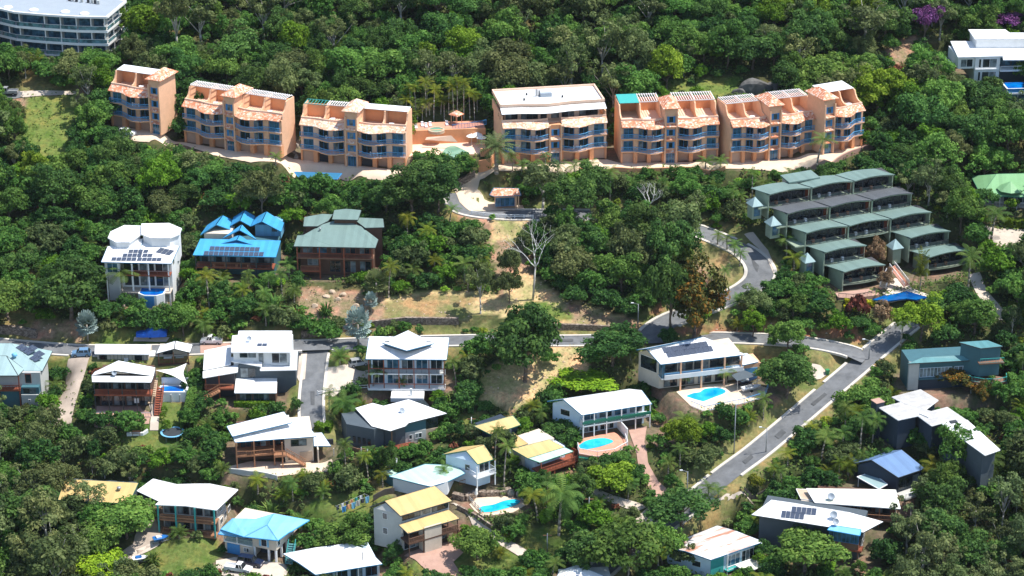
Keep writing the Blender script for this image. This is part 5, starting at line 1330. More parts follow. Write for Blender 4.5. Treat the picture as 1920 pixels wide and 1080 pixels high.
for k in range(4):
    t = .25 + k * .19; cx_, cy_ = xl + (xm - xl) * t, yl + (ym - yl) * t; H.box('window', cx_ - .22, cx_ + .22, cy_ - .3, cy_ + .4, .9, 2.1, 'glass')
H.box('deck', g(700, 849)[0], x0 + 1, -2.4, -.1, -.3, .4, 'deck_red'); H.rail([(g(700, 849)[0], -2.3), (x0 + 1, -2.3)], .4, 1, 'deck_red', .2)
H.posts([g(735, 842)], 0, 4.4, .12, 'deck_brown'); H.dish(753, 771, 5.5, .6)
# ------------------------------------------------------------------ hill house with long solar array and kidney pool
H = House('hillH', 'house', 'white-roofed house with a double row of solar panels above a kidney pool')
e = H.eh; W = H.W
H.roof([[(1239, 683, e), (1398, 664.5, e), (1319, 631.5, e + 2.2), (1212, 653, e + 2.2)], [(1212, 653, e + 2.2), (1194, 655.5, e + 1.0), (1319, 631.5, e + 2.2), (1300, 628, e + .9)][:3]], 'white_metal', .18, 'fascia_blue', flat=True)
pl = H.last[0]
H.solar(pl, [(1243, 1327, 657.5, 645, 10), (1250, 1336, 666, 653.5, 10)], h=1.6)
H.skew((.4, 2.0), (W - .5, 2.0), (W - .5, 8.5), (-2.4, 6.6), 0, e - .05, 'wall_cream', (-1.4, 3.6, e + 1.7), [(.1, .9, 3.2, e - .2)])
for k in range(5): H.win(1.1 + k * 3.3, 4.1 + k * 3.3, 3.4, 5.7, 1.98, 'dark_metal', 'glass', 2, 'sliding_door')
H.box('balcony', .2, W - .2, -.1, 2.05, 2.85, 3.1, 'wall_white'); H.box('balcony_wall', .8, W - .4, -.25, -.1, 2.8, 3.75, 'wall_white'); H.rail([(.8, -.1), (W - .4, -.1)], 3.75, .35, 'rail_blue', .6)
H.posts([(4.2, .0), (8.6, .0), (13.4, .0), (W - .8, .0)], 0, e - .1, .16, 'peach')
H.box('glass_end', .3, .9, -.05, 2.0, 3.1, e - .1, 'glass_blue')
for k in range(4): H.win(1.4 + k * 3.6, 4.2 + k * 3.6, .2, 2.3, 1.97, 'wall_brown', 'glass', 2)
r2 = H.roof([[(1391, 685, 3.7), (1422, 678, 3.7), (1400, 662, 4.1), (1386, 664, 4.1)]], 'white_metal', .16, 'fascia_blue', 'garage_roof')
x, y, z = H.q(1393, 686, 3.5); H.box('garage_wall', x, x + 4, y + .5, y + 5, 0, 3.5, 'peach'); H.box('garage_door', x + .5, x + 3.3, y + .42, y + .5, .1, 2.6, 'rail_blue')
H.roof([[(1371, 703, 2.7), (1382, 714, 2.5), (1422, 704, 2.5), (1395, 694, 2.9)]], 'wall_slate', .08, None, 'carport_sail')
H.posts([H.q(1383, 714, 2.5)[:2], H.q(1420, 704, 2.5)[:2]], 0, 2.5, .06, 'grey_metal')
dk = [(1268, 735), (1290, 724), (1400, 716), (1440, 728), (1434, 745), (1395, 757), (1320, 772), (1296, 762)]
D0 = [H.q(x, y, 0)[:2] for x, y in dk]
H.prism('pool_deck', D0, -2.6, .04, 'forecourt'); 
mb = MB()
for a, b in zip(D0[3:], D0[4:] + D0[:1]): mb.bar((a[0], a[1], -.8), (b[0], b[1], -.8), .8)
H.part('retaining_wall', mb, 'terracotta')
H.rail([(*p, .05) for p in D0[3:]], .05, 1.1, 'rail_blue', 1.2)
kp = [Vector(H.q(x, y, 0)) for x, y in ((1287, 744), (1289, 742), (1300, 738), (1312, 736), (1322, 730), (1344, 728), (1359, 732), (1358, 738), (1338, 746), (1320, 753), (1317, 753), (1302, 749))]
ks = [(p.x, p.y) for p in catmull(kp + [kp[0]], 5)[:-1]]
H.prism('pool_coping', [(sum(q[0] for q in ks) / len(ks) + (p[0] - sum(q[0] for q in ks) / len(ks)) * 1.08, sum(q[1] for q in ks) / len(ks) + (p[1] - sum(q[1] for q in ks) / len(ks)) * 1.12) for p in ks], -.2, .09, 'white_paint'); H.prism('pool_water', ks, -.5, .12, 'pool_water')

# ------------------------------------------------------------------ two storey house, green balcony, terracotta pool deck
H = House('twoH', 'house', 'white-roofed two storey house with green balcony rail and a fenced terracotta pool deck')
e = H.eh; W = H.W
H.roof([[(1091, 778, e), (1222, 757, e), (1203, 731.5, e + 1.9), (1056, 748, e + 1.9)], [(1056, 748, e + 1.9), (1203, 731.5, e + 1.9), (1180, 729, e + .2), (1026, 752, e + .2)]], 'white_metal', .18, 'fascia_blue')
yb = H.q(1026, 752, e + .2)[1]
H.skew((.3, 2.0), (W - .7, 2.0), (W - 1.2, 7.0), (-3.4, 7.0), 0, e - .1, 'wall_paleblue', (-1.7, 4.4, e + 1.5), [(.35, .7, e - 2.0, e - .7)]); H.box('air_conditioner', .3, .9, .4, 1.6, 2.4, 3.5, 'white_plastic')
for k in range(4): H.win(1.2 + k * 3.2, 3.9 + k * 3.2, 2.75, 4.8, 1.98, 'white_paint', 'glass' if k % 2 else 'glass_blue', 2, 'sliding_door')
H.box('balcony', .2, W - .2, -.1, 2.05, 2.35, 2.6, 'wall_white'); H.box('balcony_rail', .2, 8.4, -.13, .0, 2.95, 3.5, 'fascia_green'); H.box('balcony_rail', 8.4, W - .2, -.3, -.15, 3.0, 3.55, 'fascia_green'); H.rail([(.2, -.05), (W - .2, -.05)], 2.6, .95, 'fascia_green', .3)
H.posts([(.3, .0), (2.6, 0), (5.2, .0), (8.3, .0), (11.3, 0), (W - .3, .0)], 0, e - .1, .1, 'white_paint')
for k in range(2): H.win(1.3 + k * 3.3, 4.2 + k * 3.3, .1, 2.1, 1.97, 'white_paint', 'glass', 3, 'sliding_door')
H.box('garage_shade_panel', 8.6, W - 1.2, 1.9, 2.1, .05, 2.3, 'wall_dark'); H.box('divider_wall', 8.2, 8.4, -3.2, 2, 0, 2.2, 'white_paint')  # dark panel painted as the shade inside the open garage
dk = [(1083, 840), (1086, 851), (1120, 857), (1152, 852), (1177, 838), (1172, 822), (1150, 810), (1095, 822), (1084, 830)]
D0 = [H.q(x, y, 0)[:2] for x, y in dk]; H.prism('pool_deck', D0, -2.4, .04, 'terracotta'); 
H.rail([(*p, .05) for p in D0[:6]] , .05, 1.15, 'white_paint', .3, 'pool_fence'); H.prism('pool_shell', [H.q(x, y, 0)[:2] for x, y in ((1083, 844), (1086, 855), (1112, 857), (1112, 850))], -2.2, -.4, 'fascia_green')
kp = [Vector(H.q(x, y, 0)) for x, y in ((1085, 836), (1102, 826), (1132, 822), (1150, 828), (1135, 835), (1112, 841), (1092, 843))]
H.prism('pool_water', [(p.x, p.y) for p in catmull(kp + [kp[0]], 4)[:-1]], -.5, .1, 'pool_aqua')

# ------------------------------------------------------------------ tan roofed houses in the middle
H = House('tanD', 'house', 'tan-roofed house with a mint roof strip and a brown deck facing the pool deck')
e = H.eh; W = H.W
H.roof([[(960, 841.5, e + 1.5), (990, 859, e + .5), (1058, 838, e + .5), (1029.6, 824, e + 1.5)]], 'tan_metal', .16, 'fascia_green')
H.roof([[(990, 859, e + .46), (1012, 867, e), (1075, 846, e), (1058, 838, e + .46)]], 'mint_metal', .14, 'fascia_green')
H.roof([[(941, 820, e + 1.4), (956, 842, e + .9), (990, 832, e + .9), (965, 813, e + 1.6)]], 'tan_metal', .16, 'fascia_dark')
yb = H.q(960, 841.5, e + 1.5)[1]
H.box('wall', .4, W - .2, 2.2, yb + .0, 0, e + .2, 'wall_paleblue'); H.box('wall', -.2, W - .5, yb, yb + 5, 0, e + .8, 'wall_cream'); H.win(1.0, 3.6, 2.0, 3.6, 2.18, 'white_paint', 'glass', 2); H.win(4.4, 7.0, 1.9, 3.7, 2.18, 'white_paint', 'glass', 2)
H.box('deck', -.2, W + 2.2, -.6, 2.25, 1.3, 1.6, 'deck_red'); H.rail([(-.1, -.5), (W + 2.1, -.5), (W + 2.1, 5.5)], 1.6, 1.0, 'deck_red', .12); H.box('deck', W, W + 2.2, 2.26, 6, 1.3, 1.6, 'deck_red'); H.posts([(0, -.4), (3.2, -.4), (W, -.4), (W + 2, -.4), (W + 2, 3)], 0, 1.4, .12, 'deck_red'); H.posts([(.1, -.3), (W - .1, -.3)], 1.6, e, .09, 'deck_red'); H.box('undercroft', W - .5, W + 1.8, .5, 2.2, 0, 1.3, 'terracotta')
H.box('screen', W - .1, W + .1, 2.5, 6.5, 1.6, 3.9, 'wall_navy'); H.dish(955, 848, e + .8, .4)
H = House('tanB', 'house', 'small tan-roofed house half hidden by palms, behind the tan roof with mint strip')
e = H.eh
H.roof([[(889, 798.5, e + 1.2), (921.5, 815, e), (976, 796, e), (961.5, 779, e + 1.2)]], 'tan_metal', .16, 'fascia_green'); H.box('wall', .4, H.W - .3, .6, 6, 0, e, 'wall_navy'); H.win(1, 2.6, .8, 2, .58); H.win(3.4, 5.2, .8, 2, .58, n=2)

H = House('paleH', 'house', 'pale blue gabled house with white balcony and a low mint green roof')
e = H.eh
H.roof([[(874, 844.5, e + 1.6), (896, 870, e), (925, 861, e), (907, 833.5, e + 1.6)], [(829.6, 852, e + .1), (874, 844.5, e + 1.6), (907, 833.5, e + 1.6), (866, 838, e + .1)]], 'tan_metal', .16, 'fascia_green')
yl = H.q(829.6, 852, e + .1)[1]; W = H.W; yr = H.q(874, 844.5, e + 1.6)[1]
H.skew((.3, .5), (W - .3, .5), (1.4, 6.9), (-2.9, 6.6), 0, e - .05, 'wall_paleblue', (-.2, 3.4, e + 1.35), [(.24, .4, e - 2.2, e - .9)])
H.win(.6, W - .6, e - 2.3, e - .3, .48, 'white_paint', 'glass', 2); H.box('balcony', -.9, W + .2, -.9, .55, e - 2.7, e - 2.5, 'white_paint'); H.rail([(-.8, 4), (-.8, -.8), (W + .1, -.8), (W + .1, 1)], e - 2.5, .95, 'white_paint', .25); H.box('balcony', -.9, .3, .56, 5.2, e - 2.7, e - 2.5, 'white_paint'); H.posts([(-.7, -.75), (W, -.75)], 0, e - .1, .09, 'white_paint')
H.roof([[(730, 893, 3.0), (807, 912.6, 2.7), (841, 902, 2.7), (872, 887, 2.8), (855, 872, 3.2), (797, 870, 3.2)]], 'mint_metal', .14, 'fascia_blue')
H.body([(733, 893), (807, 911), (841, 901), (855, 872), (797, 871)], 3.0, 0, 2.8, 'wall_white', .95)
H.roof([[(713, 884, 2.5), (735, 893, 2.3), (766, 881, 2.4), (758, 876, 2.6)]], 'mint_metal', .12, 'teal_post', 'shed_roof'); H.body([(714, 884), (735, 892), (764, 881), (757, 877)], 2.4, 0, 2.3, 'wall_teal', .9)
x, y, z = H.q(800, 915, .0)
H.posts([H.q(845, 907, 0)[:2], H.q(862, 900, 0)[:2], H.q(880, 893, 0)[:2]], 0, 2.7, .08, 'timber'); H.rail([H.q(862, 910, 0), H.q(892, 900, 0)], .2, .9, 'timber', .3)
H.part('chimney', MB().box(x - 3, x - 2.7, y + 6, y + 6.3, 2.5, 4.6), 'white_paint')

H = House('tanT', 'house', 'tall tan-roofed two storey house with a second tan awning roof over the balcony')
e = H.eh; W = H.W
H.roof([[(721.5, 939, e + 1.6), (751, 967, e), (847, 939, e), (815, 911, e + 1.6)], [(693, 950, e + .3), (721.5, 939, e + 1.6), (815, 911, e + 1.6), (789, 920, e + .3)]], 'tan_metal', .18, 'fascia_dark')
H.roof([[(748, 984, e - 1.7), (765, 1000, e - 2.5), (861, 972, e - 2.5), (841, 955.6, e - 1.7)]], 'tan_metal', .16, 'fascia_dark', 'awning_roof')
yl = H.q(693, 950, e + .3)[1]; yr = H.q(721.5, 939, e + 1.6)[1]
H.skew((.4, .5), (W - .3, .5), (W - 2.6, 5.5), (-2.8, 5.2), 0, e - .05, 'wall_grey', (-.8, 3.7, e + 1.3), [(.5, .68, e - 1.8, e - .5), (.5, .68, e - 4.9, e - 3.6)])
H.win(.6, 4.4, e - 1.5, e - .25, .48, 'dark_metal', 'glass', 3); H.win(4.6, 6.6, e - 1.5, e - .25, .48, 'wall_cream', 'glass_curtain', 1); H.win(6.9, W - .5, e - 1.5, e - .25, .48, 'dark_metal', 'glass', 3)
H.box('balcony', .2, W, -2.6, .55, 2.7, 2.95, 'wall_brown'); H.rail([(.3, -2.5), (3.6, -2.5)], 2.95, 1.0, 'deck_brown', .08); H.rail([(7.2, -2.5), (W - .1, -2.5)], 2.95, 1.0, 'deck_brown', .08)
H.box('front_wall', 3.6, 7.2, -2.55, -.2, 0, e - 2.4, 'wall_cream'); H.posts([(.35, -2.4), (3.4, -2.4), (W - .2, -2.4), (8.6, -2.4)], 0, e - 2.4, .07, 'wall_brown')
H.win(.8, 3.3, .1, 2.3, .46, 'white_paint', 'glass', 2, 'sliding_door'); H.win(7.6, W - .6, .1, 2.3, .46, 'white_paint', 'glass_curtain', 2, 'sliding_door'); H.win(.8, 3.3, 3.0, 4.9, .46, 'dark_metal', 'glass', 2); H.win(7.6, W - .6, 3.0, 4.9, .46, 'dark_metal', 'glass', 2)
H.box('fence', W - .2, W + 2.8, -1.0, -.8, 0, 1.7, 'deck_brown')

# ------------------------------------------------------------------ lower left houses
H = House('tanL', 'house', 'low tan-roofed house with teal awnings half hidden behind a sparse gum')
e = H.eh + .3; W = H.W
H.roof([[(109, 937, e), (241, 944, e), (259, 905.5, e + 1.2), (122, 898, e + 1.2)]], 'tan_metal', .16, 'fascia_green'); H.vent(223, 916, e + 1.1, .45)
H.box('wall', .5, W - .5, 1.8, 8, 0, e, 'wall_slate'); H.part('awning', MB().slab([(2.5, -.6, 1.9), (7.5, -.6, 1.9), (7.5, .6, 2.5), (2.5, .6, 2.5)], .08), 'teal_post'); H.part('awning', MB().slab([(W - .8, -.3, 1.2), (W + .1, -.3, 1.2), (W + .1, 2.2, 2.4), (W - .8, 2.2, 2.4)], .08), 'teal_post')
H.rail([(2.5, -.9), (7.5, -.9)], -.2, .9, 'white_paint', .3); H.posts([(.6, .1), (4.5, .1), (9, .1), (W - .6, .1)], 0, e, .07, 'timber'); H.win(8, 10, .6, 2, 1.78, 'white_paint', 'glass', 2)
H = House('postH', 'house', 'white-roofed two storey house with four green posts and timber verandas')
e = H.eh; W = H.W
H.roof([[(292, 946, e), (348, 948, e + .35), (368, 907, e + 1.0), (334, 908, e + .8)], [(348, 948, e + .35), (405, 956, e), (446, 917.5, e + .4), (393, 907, e + 1.0), (368, 907, e + 1.0)]], 'white_metal_old', .16, 'white_paint')
H.roof([[(287, 898, e - .3), (257, 920, e - 1.1), (297, 939, e - 1.1), (334, 909, e - .3)]], 'white_metal_old', .12, 'white_paint', 'carport_roof')
mb = MB()
for k in range(6): a = H.q(262 + k * 1.5, 929 + k * 2.2, e - 1.6); mb.bar(a, (a[0] + 2.2, a[1] + .1, a[2]), .05)
H.part('pergola', mb, 'dark_metal')
yr = H.q(446, 917.5, e + .4)[1]
H.box('wall', .6, W - .5, 2.0, max(yr - .5, 7), 0, e, 'wall_grey'); H.box('wall', W - .52, W - .3, 1.9, max(yr - .6, 7), 0, 2.5, 'wall_cream')
for z in (.15, 3.1):
    for k in range(4): H.win(.9 + k * 2.6, 3.1 + k * 2.6, z, z + 2.1, 1.98, 'wall_brown', 'glass', 2, 'sliding_door')
H.box('veranda', .2, W - .2, -.2, 2.05, 2.6, 2.85, 'timber'); H.rail([(.3, -.1), (W - .3, -.1)], 2.85, 1.0, 'timber', .5); H.part('band_rail', MB().box(.2, W - .3, -.16, -.05, 3.2, 3.5), 'timber'); H.box('veranda', .2, W - .2, -.2, 2.05, -.3, .05, 'timber'); H.rail([(1.2, -.1), (W - .3, -.1)], .05, .9, 'timber', .5)
H.posts([(.4, -.1), (3.8, -.1), (7.5, -.1), (W - .4, -.1)], -.2, e, .14, 'teal_post')
for k in range(3): H.winx(3.0 + k * 2.2, 4.2 + k * 2.2, 3.5, 4.7, W - .3, 1, 'white_paint', 'glass', 2); H.winx(3.0 + k * 2.4, 4.4 + k * 2.4, .8, 2.0, W - .28, 1, 'white_paint', 'glass', 2)
cc = H.roof([[(230, 956, 2.5), (240, 973, 2.2), (288, 959, 2.3), (276, 949, 2.6)]], 'cream_metal', .1, None, 'carport_roof'); H.posts([H.q(241, 972, 2.2)[:2], H.q(287, 959, 2.3)[:2]], 0, 2.2, .06, 'timber')

H = House('skyH', 'house', 'sky blue hip-roofed house on posts with a blue garage door')
e = H.eh; W = H.W
H.roof([[(458, 1006, e), (520.6, 1013, e), (501, 984, e + 1.6)], [(520.6, 1013, e), (541, 998, e), (546, 996, e + .1), (580, 975, e), (513, 963, e + 1.9), (501, 984, e + 1.6)], [(414, 992, e), (458, 1006, e), (501, 984, e + 1.6), (513, 963, e + 1.9), (480, 973, e + 1.3), (436, 972, e + 1.2)]], 'sky_metal', .16, 'blue_metal')
H.roof([[(409, 1001, e - .75), (458, 1007, e - .75), (464, 999, e - .2), (414, 994, e - .2)]], 'sky_metal', .12, 'blue_metal', 'awning_roof')
x1 = H.q(466, 1008, e)[0]
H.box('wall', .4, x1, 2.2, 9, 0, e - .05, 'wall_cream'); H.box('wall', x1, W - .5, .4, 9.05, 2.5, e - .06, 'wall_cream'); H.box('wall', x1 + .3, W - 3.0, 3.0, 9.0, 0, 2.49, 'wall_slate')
H.box('wall', .4, x1, .5, 2.21, 0, 2.4, 'wall_cream'); H.box('garage_door', .9, 3.5, .42, .5, .05, 2.2, 'blue_paint'); H.win(4.3, 5.4, 1.0, 1.9, .48, 'white_paint', 'glass', 2)
H.box('balcony', .3, x1, .2, 2.25, 2.4, 2.6, 'white_paint'); H.rail([(.4, .3), (x1, .3)], 2.6, 1.0, 'bluegrey_metal', .1); H.posts([(.4, .3), (x1 / 2, .3)], 2.6, e - .6, .07, 'white_paint'); H.win(1.0, 4.6, 2.7, 4.6, 2.18, 'white_paint', 'glass', 3)
H.win(x1 + 1.8, x1 + 3.0, 3.0, 4.5, .38, 'white_paint', 'glass', 1)
for sx in (-.35, 1.25): H.box('shutter', x1 + 1.75 + sx, x1 + 2.05 + sx + .1, .33, .39, 2.95, 4.55, 'sky_metal')
H.posts([(x1 + .3, .6), (x1 + 3.2, .6), (W - .7, .6), (W - .7, 2.8), (W - .7, 5), (W - .7, 7.2)], 0, 2.5, .17, 'white_paint')
H.winx(1.0, 2.0, 3.1, 4.4, W - .5, 1, 'white_paint', 'glass'); H.winx(6.5, 7.5, 3.1, 4.4, W - .5, 1, 'white_paint', 'glass')
H.stairs(W + 1.8, .6, .1, W + 1.0, 4.0, 2.5, 1.3, 'teal_metal', 9, rail='teal_post')

H = House('botH', 'house', 'white curved-roof house with pale blue walls at the bottom edge of the photo')
e = H.eh; W = H.W
H.roof([[(531, 1038, e + .3), (560, 1055, e + .5), (591.5, 1077, e), (716.5, 1057, e), (690, 1031, e + .7), (653, 1018.5, e + .7), (590, 1027, e + .6)]], 'white_metal', .2, 'fascia_blue')
yb = H.q(531, 1038, e + .3)[1]
H.box('wall', .4, W - .5, 1.2, yb - .3, -1, e, 'wall_paleblue')
for y in (2.2, 4.4, 5.4, 7.0): H.winx(y, y + .5, 1.4, 2.5, .4, -1, 'white_paint', 'glass')
for k in range(4): H.win(1.2 + k * 2.8, 3.4 + k * 2.8, 1.0, 3.2, 1.18, 'fascia_blue', 'glass', 2)
H.posts([(.5, .2), (4, .2), (8, .2), (W - .6, .2)], -1, e - .1, .09, 'white_paint'); H.part('flue', MB().bar(H.q(680, 1050, e + .4), (H.q(680, 1050, e + .4)[0], H.q(680, 1050, e + .4)[1], e + 2.0), .07, 8), 'dark_metal')

# ------------------------------------------------------------------ lower right houses
H = House('rustH', 'house', 'pale blue house with rust-streaked white roof and a cream awning')
e = H.eh; W = H.W
H.roof([[(1244.7, 1025, e), (1285, 1033, e + .6), (1380, 995.5, e + .6), (1345, 985.5, e)], [(1285, 1033, e + .6), (1332.7, 1049.6, e), (1431, 1015.7, e), (1380, 995.5, e + .6)]], 'rusty_sheet', .16, 'fascia_blue')
yb = H.q(1244.7, 1025, e)[1]
H.skew((.4, .5), (W - .4, .5), (W - 2.8, 8.8), (-3.7, 8.2), -.4, e - .1, 'wall_paleblue', (-2.2, 4.4, e + .35), [(.22, .42, 1.6, 2.8), (.66, .84, 1.6, 2.8)]); H.prism('plinth', [(.3, .45), (W - .4, .45), (W - 2.8, 8.9), (-3.8, 8.3)], -2.5, -.39, 'stone_wall')
H.box('teal_panel', .41, 3.4, .45, .5, .2, e - .3, 'teal_post'); H.win(4.0, 7.2, 1.0, 3.3, .48, 'white_paint', 'glass_blue', 3); H.win(7.6, W - .8, 1.0, 3.3, .48, 'white_paint', 'glass', 4)
H.rail([(3.6, -.4), (W - .5, -.4)], .8, .8, 'white_paint', .35); H.box('veranda', 3.6, W - .4, -.5, .5, .6, .8, 'teal_post'); H.posts([(3.7, -.3), (W - .5, -.3)], -1, e, .08, 'white_paint')
H.roof([[(1379, 1059, 1.6), (1392, 1067, 1.3), (1414, 1067.5, 1.3), (1438, 1058, 1.3), (1432, 1040, 1.7)]], 'cream_metal', .1, 'white_paint', 'awning_roof')
H.posts([H.q(1393, 1066, 1.3)[:2], H.q(1436, 1057, 1.3)[:2]], -2.5, 1.3, .06, 'dark_metal'); H.part('aerial', MB().bar(H.q(1348, 1030, e), H.q(1348, 1010, e + .2), .03), 'dark_metal')
H = House('solH', 'house', 'white hip-roofed house with ten solar panels, twin dishes and a blue sunroom')
e = H.eh; W = H.W
H.roof([[(1409, 965, e), (1618.5, 998, e), (1590, 960, e + 1.6), (1495, 944, e + 1.6)], [(1409, 965, e), (1495, 944, e + 1.6), (1446.5, 937, e + .3)], [(1618.5, 998, e), (1656, 978, e), (1590, 960, e + 1.6)]], 'white_metal', .18, 'fascia_dark', flat=True)
pl = H.last[0]; H.solar(pl, [(1484, 1531, 956, 960, 5), (1465, 1508, 964, 968, 5)], h=1.7)
H.dish(1563, 966, e + 1.4, .7); H.dish(1567, 979, e + .9, .6)
H.box('wall', .9, W - .8, 1.6, 8.5, 0, e - .05, 'wall_slate'); H.box('wall', W - .82, W - .6, 1.5, 8.4, 3.2, e - .06, 'wall_slate')
q1, q2 = H.q(1553, 994, e - .4), H.q(1612, 1004, e - .4)
H.roof([[(1552, 993, e - .1), (1612, 1004, e - .1), (1615, 992.5, e + .35), (1560, 984, e + .35)]], 'sky_metal', .14, 'blue_metal', 'sunroom_roof')
xa, xb, yf = q1[0] + .2, q2[0] - .2, (q1[1] + q2[1]) / 2 + .3
H.box('sunroom', xa, xb, yf, 1.7, 3.0, 4.3, 'deck_brown'); H.win(xa, xb, 4.3, e - .35, yf + .02, 'blue_paint', 'glass_blue', 7); H.box('deck', xa - .2, W, yf - .15, 1.65, 2.7, 3.0, 'deck_red'); H.rail([(xb, yf - .1), (W + .4, yf - .1)], 3.0, 1.0, 'deck_red', .14)
H.posts([(xa, yf), ((xa + xb) / 2, yf), (xb, yf)], 0, 2.8, .12, 'deck_brown'); H.stairs(xa - 4.5, yf - .6, .8, xa - .2, yf + .2, 3.0, 1.1, 'deck_red', 10, rail='deck_red')
H.roof([[(1476, 999.5, 4.3), (1518, 1008, 4.3), (1546, 983, 4.8), (1498, 977, 4.8)]], 'white_metal', .14, 'fascia_dark', 'carport_roof'); H.body([(1478, 999), (1517, 1006), (1543, 984), (1499, 979)], 4.4, 0, 4.1, 'wall_brown', .85)
for k in range(3): H.winx(2.4 + k * 2, 3.6 + k * 2, 1.2, 2.6, W - .8, 1, 'white_paint', 'glass', 2)
H = House('creamH', 'house', 'cream flat-roofed house with brown deck on stilts behind the white solar roof')
e = H.eh; W = H.W
H.roof([[(1528, 942, e), (1688, 953.5, e), (1679, 918, e + 1.0), (1512, 915.5, e + 1.0)]], 'cream_metal', .18, 'white_paint'); H.roof([[(1502, 935, e - .3), (1527, 938, e - .3), (1522, 919, e + .3), (1493, 916, e + .3)]], 'sandstone', .16, 'white_paint')
H.box('wall', -2.6, .4, 1.2, 6, 0, e - .5, 'wall_cream'); H.box('wall', .4, W - .6, 2.2, 7, 0, e - .05, 'wall_brown'); H.box('deck', 5, W + .2, -.5, 2.25, 1.7, 2.0, 'deck_brown'); H.rail([(5, -.4), (W + .1, -.4)], 2.0, 1.0, 'timber', .3); H.posts([(1, .2), (4.5, .2), (8.5, .2), (12, .2), (W - .3, .2)], 0, e - .1, .12, 'timber'); H.dish(1558, 932, e + .7, .7)
for k in range(4): H.win(1 + k * 3.4, 3.8 + k * 3.4, 2.1, 4.2, 2.18, 'wall_brown', 'glass', 2)
H = House('navyH', 'house', 'navy blue gabled house with slate-blue roofs among the palms')
e = H.eh; W = H.W
H.roof([[(1634, 862, e + 1.6), (1684.5, 895, e), (1734, 878.5, e), (1690, 843, e + 1.6)], [(1603, 868, e + .3), (1634, 862, e + 1.6), (1690, 843, e + 1.6), (1664, 846, e + .3)]], 'navy_metal', .16, 'fascia_dark')
yl = H.q(1603, 868, e + .3)[1]; yr = H.q(1634, 862, e + 1.6)[1]
H.skew((.3, .6), (W - .2, .6), (W - 1.2, 8.3), (-2.9, 8.1), -1, e - .05, 'wall_navy', (-1.4, 5.8, e + 1.35))
H.roof([[(1584, 838, e - .2), (1592, 862, e - .6), (1605, 869, e - .6), (1626, 860, e)]], 'navy_metal', .14, 'fascia_dark'); H.body([(1586, 840), (1592, 861), (1605, 868), (1622, 860)], e - .4, -1, e - .8, 'wall_navy', .9)
H.roof([[(1607, 894, 1.9), (1648, 917, 1.7), (1664, 908, 1.9), (1634, 885, 2.3)]], 'bluegrey_metal', .08, 'white_paint', 'pergola_roof'); H.posts([H.q(1610, 895, 1.9)[:2], H.q(1648, 915, 1.7)[:2]], -1, 1.7, .06, 'white_paint')
H.win(.7, W - .6, .4, 2.8, .58, 'wall_navy', 'glass', 3); H.box('deck', .2, W + 1.5, -2.2, .6, -.3, .0, 'wall_grey'); H.rail([(.3, -2.1), (W + 1.4, -2.1)], 0, 1, 'white_paint', .6)
H = House('greyH', 'house', 'dark house under weathered grey cross-shaped roof with a long white wing')
e = H.eh
A_ = [(1672.6, 744), (1726, 730), (1759, 750), (1735, 768), (1698, 758)]; B_ = [(1649, 764), (1693, 753), (1706, 757), (1722, 779), (1684, 787)]; C_ = [(1704, 757), (1746, 771), (1776, 763), (1813, 788), (1765, 793), (1747, 798), (1721, 779)]; D2 = [(1765, 793), (1813, 787), (1875, 843), (1847, 853), (1790, 812)]
for k, (p, m, z) in enumerate(((A_, 'grey_sheet', .06), (B_, 'grey_sheet', .03), (C_, 'grey_sheet', 0), (D2, 'white_metal', -.03))):
    H.roof([[(x, y, e + z) for x, y in p]], m, .2, 'white_paint'); H.body(p, e + z, 0 if k < 3 else -3, e + z - .2, 'wall_navy' if k != 3 else 'wall_slate', .86)
H.body([(1726, 772), (1744, 778), (1741, 782), (1724, 775)], e + .2, e - .1, e + .25, 'white_paint', 1.0, 'roof_flashing'); H.body([(1780, 788), (1792, 786), (1796, 790), (1784, 792)], e + .3, e - .2, e + .2, 'dark_metal', 1.0, 'skylight')
x, y, z = H.q(1646, 752, e + .9)
mb = MB().box(x - .9, x + .9, y - .9, y + .9, 0, e + .9); H.part('chimney_tower', mb, 'wall_navy'); H.part('chimney_cap', MB().box(x - 1, x + 1, y - 1, y + 1, e + .9, e + 1.0), 'pink_paving')
for px, py in ((1690, 800), (1705, 796)): x, y, z = H.q(px, py, 3.0); H.box('deck', x - 1.2, x + 1.2, y - 1.2, y + 1.2, 2.6, 2.85, 'deck_red'); 
H.box('lower_room', *sorted((H.q(1676, 812, 3)[0], H.q(1712, 800, 3)[0])), *sorted((H.q(1676, 812, 3)[1], H.q(1712, 800, 3)[1])), 0, 2.6, 'wall_slate')
H = House('tealH', 'house', 'teal modern house with a long row of pale windows and a curved brown deck')
e = H.eh; W = H.W
H.roof([[(1702, 681.5, e), (1837, 674.5, e), (1838, 668, e + .5), (1800, 666, e + .6), (1730, 670, e + .5)]], 'teal_metal', .2, 'fascia_dark')
H.box('wall', .6, W, .8, 6.5, 0, e - .05, 'wall_teal'); H.box('wall', .55, 2.6, .5, 1.2, 0, e - .06, 'wall_grey')
H.win(2.8, 9.4, 2.6, 4.6, .78, 'wall_paleblue', 'glass_curtain', 9); H.win(9.8, W - .2, 2.6, 4.6, .78, 'wall_paleblue', 'glass_curtain', 5); H.box('ledge', 2.6, W, .3, .8, 2.2, 2.5, 'wall_teal'); H.box('lower_wall', 2.6, W, .75, .82, 0, 2.1, 'wall_navy')
up = [(1798.5, 641.5), (1852, 638), (1880, 649), (1839, 653)]
H.roof([[(x, y, e + 3.3) for x, y in up]], 'teal_metal', .2, 'fascia_dark'); H.body(up, e + 3.3, e - 3, e + 3.1, 'wall_teal', .92)
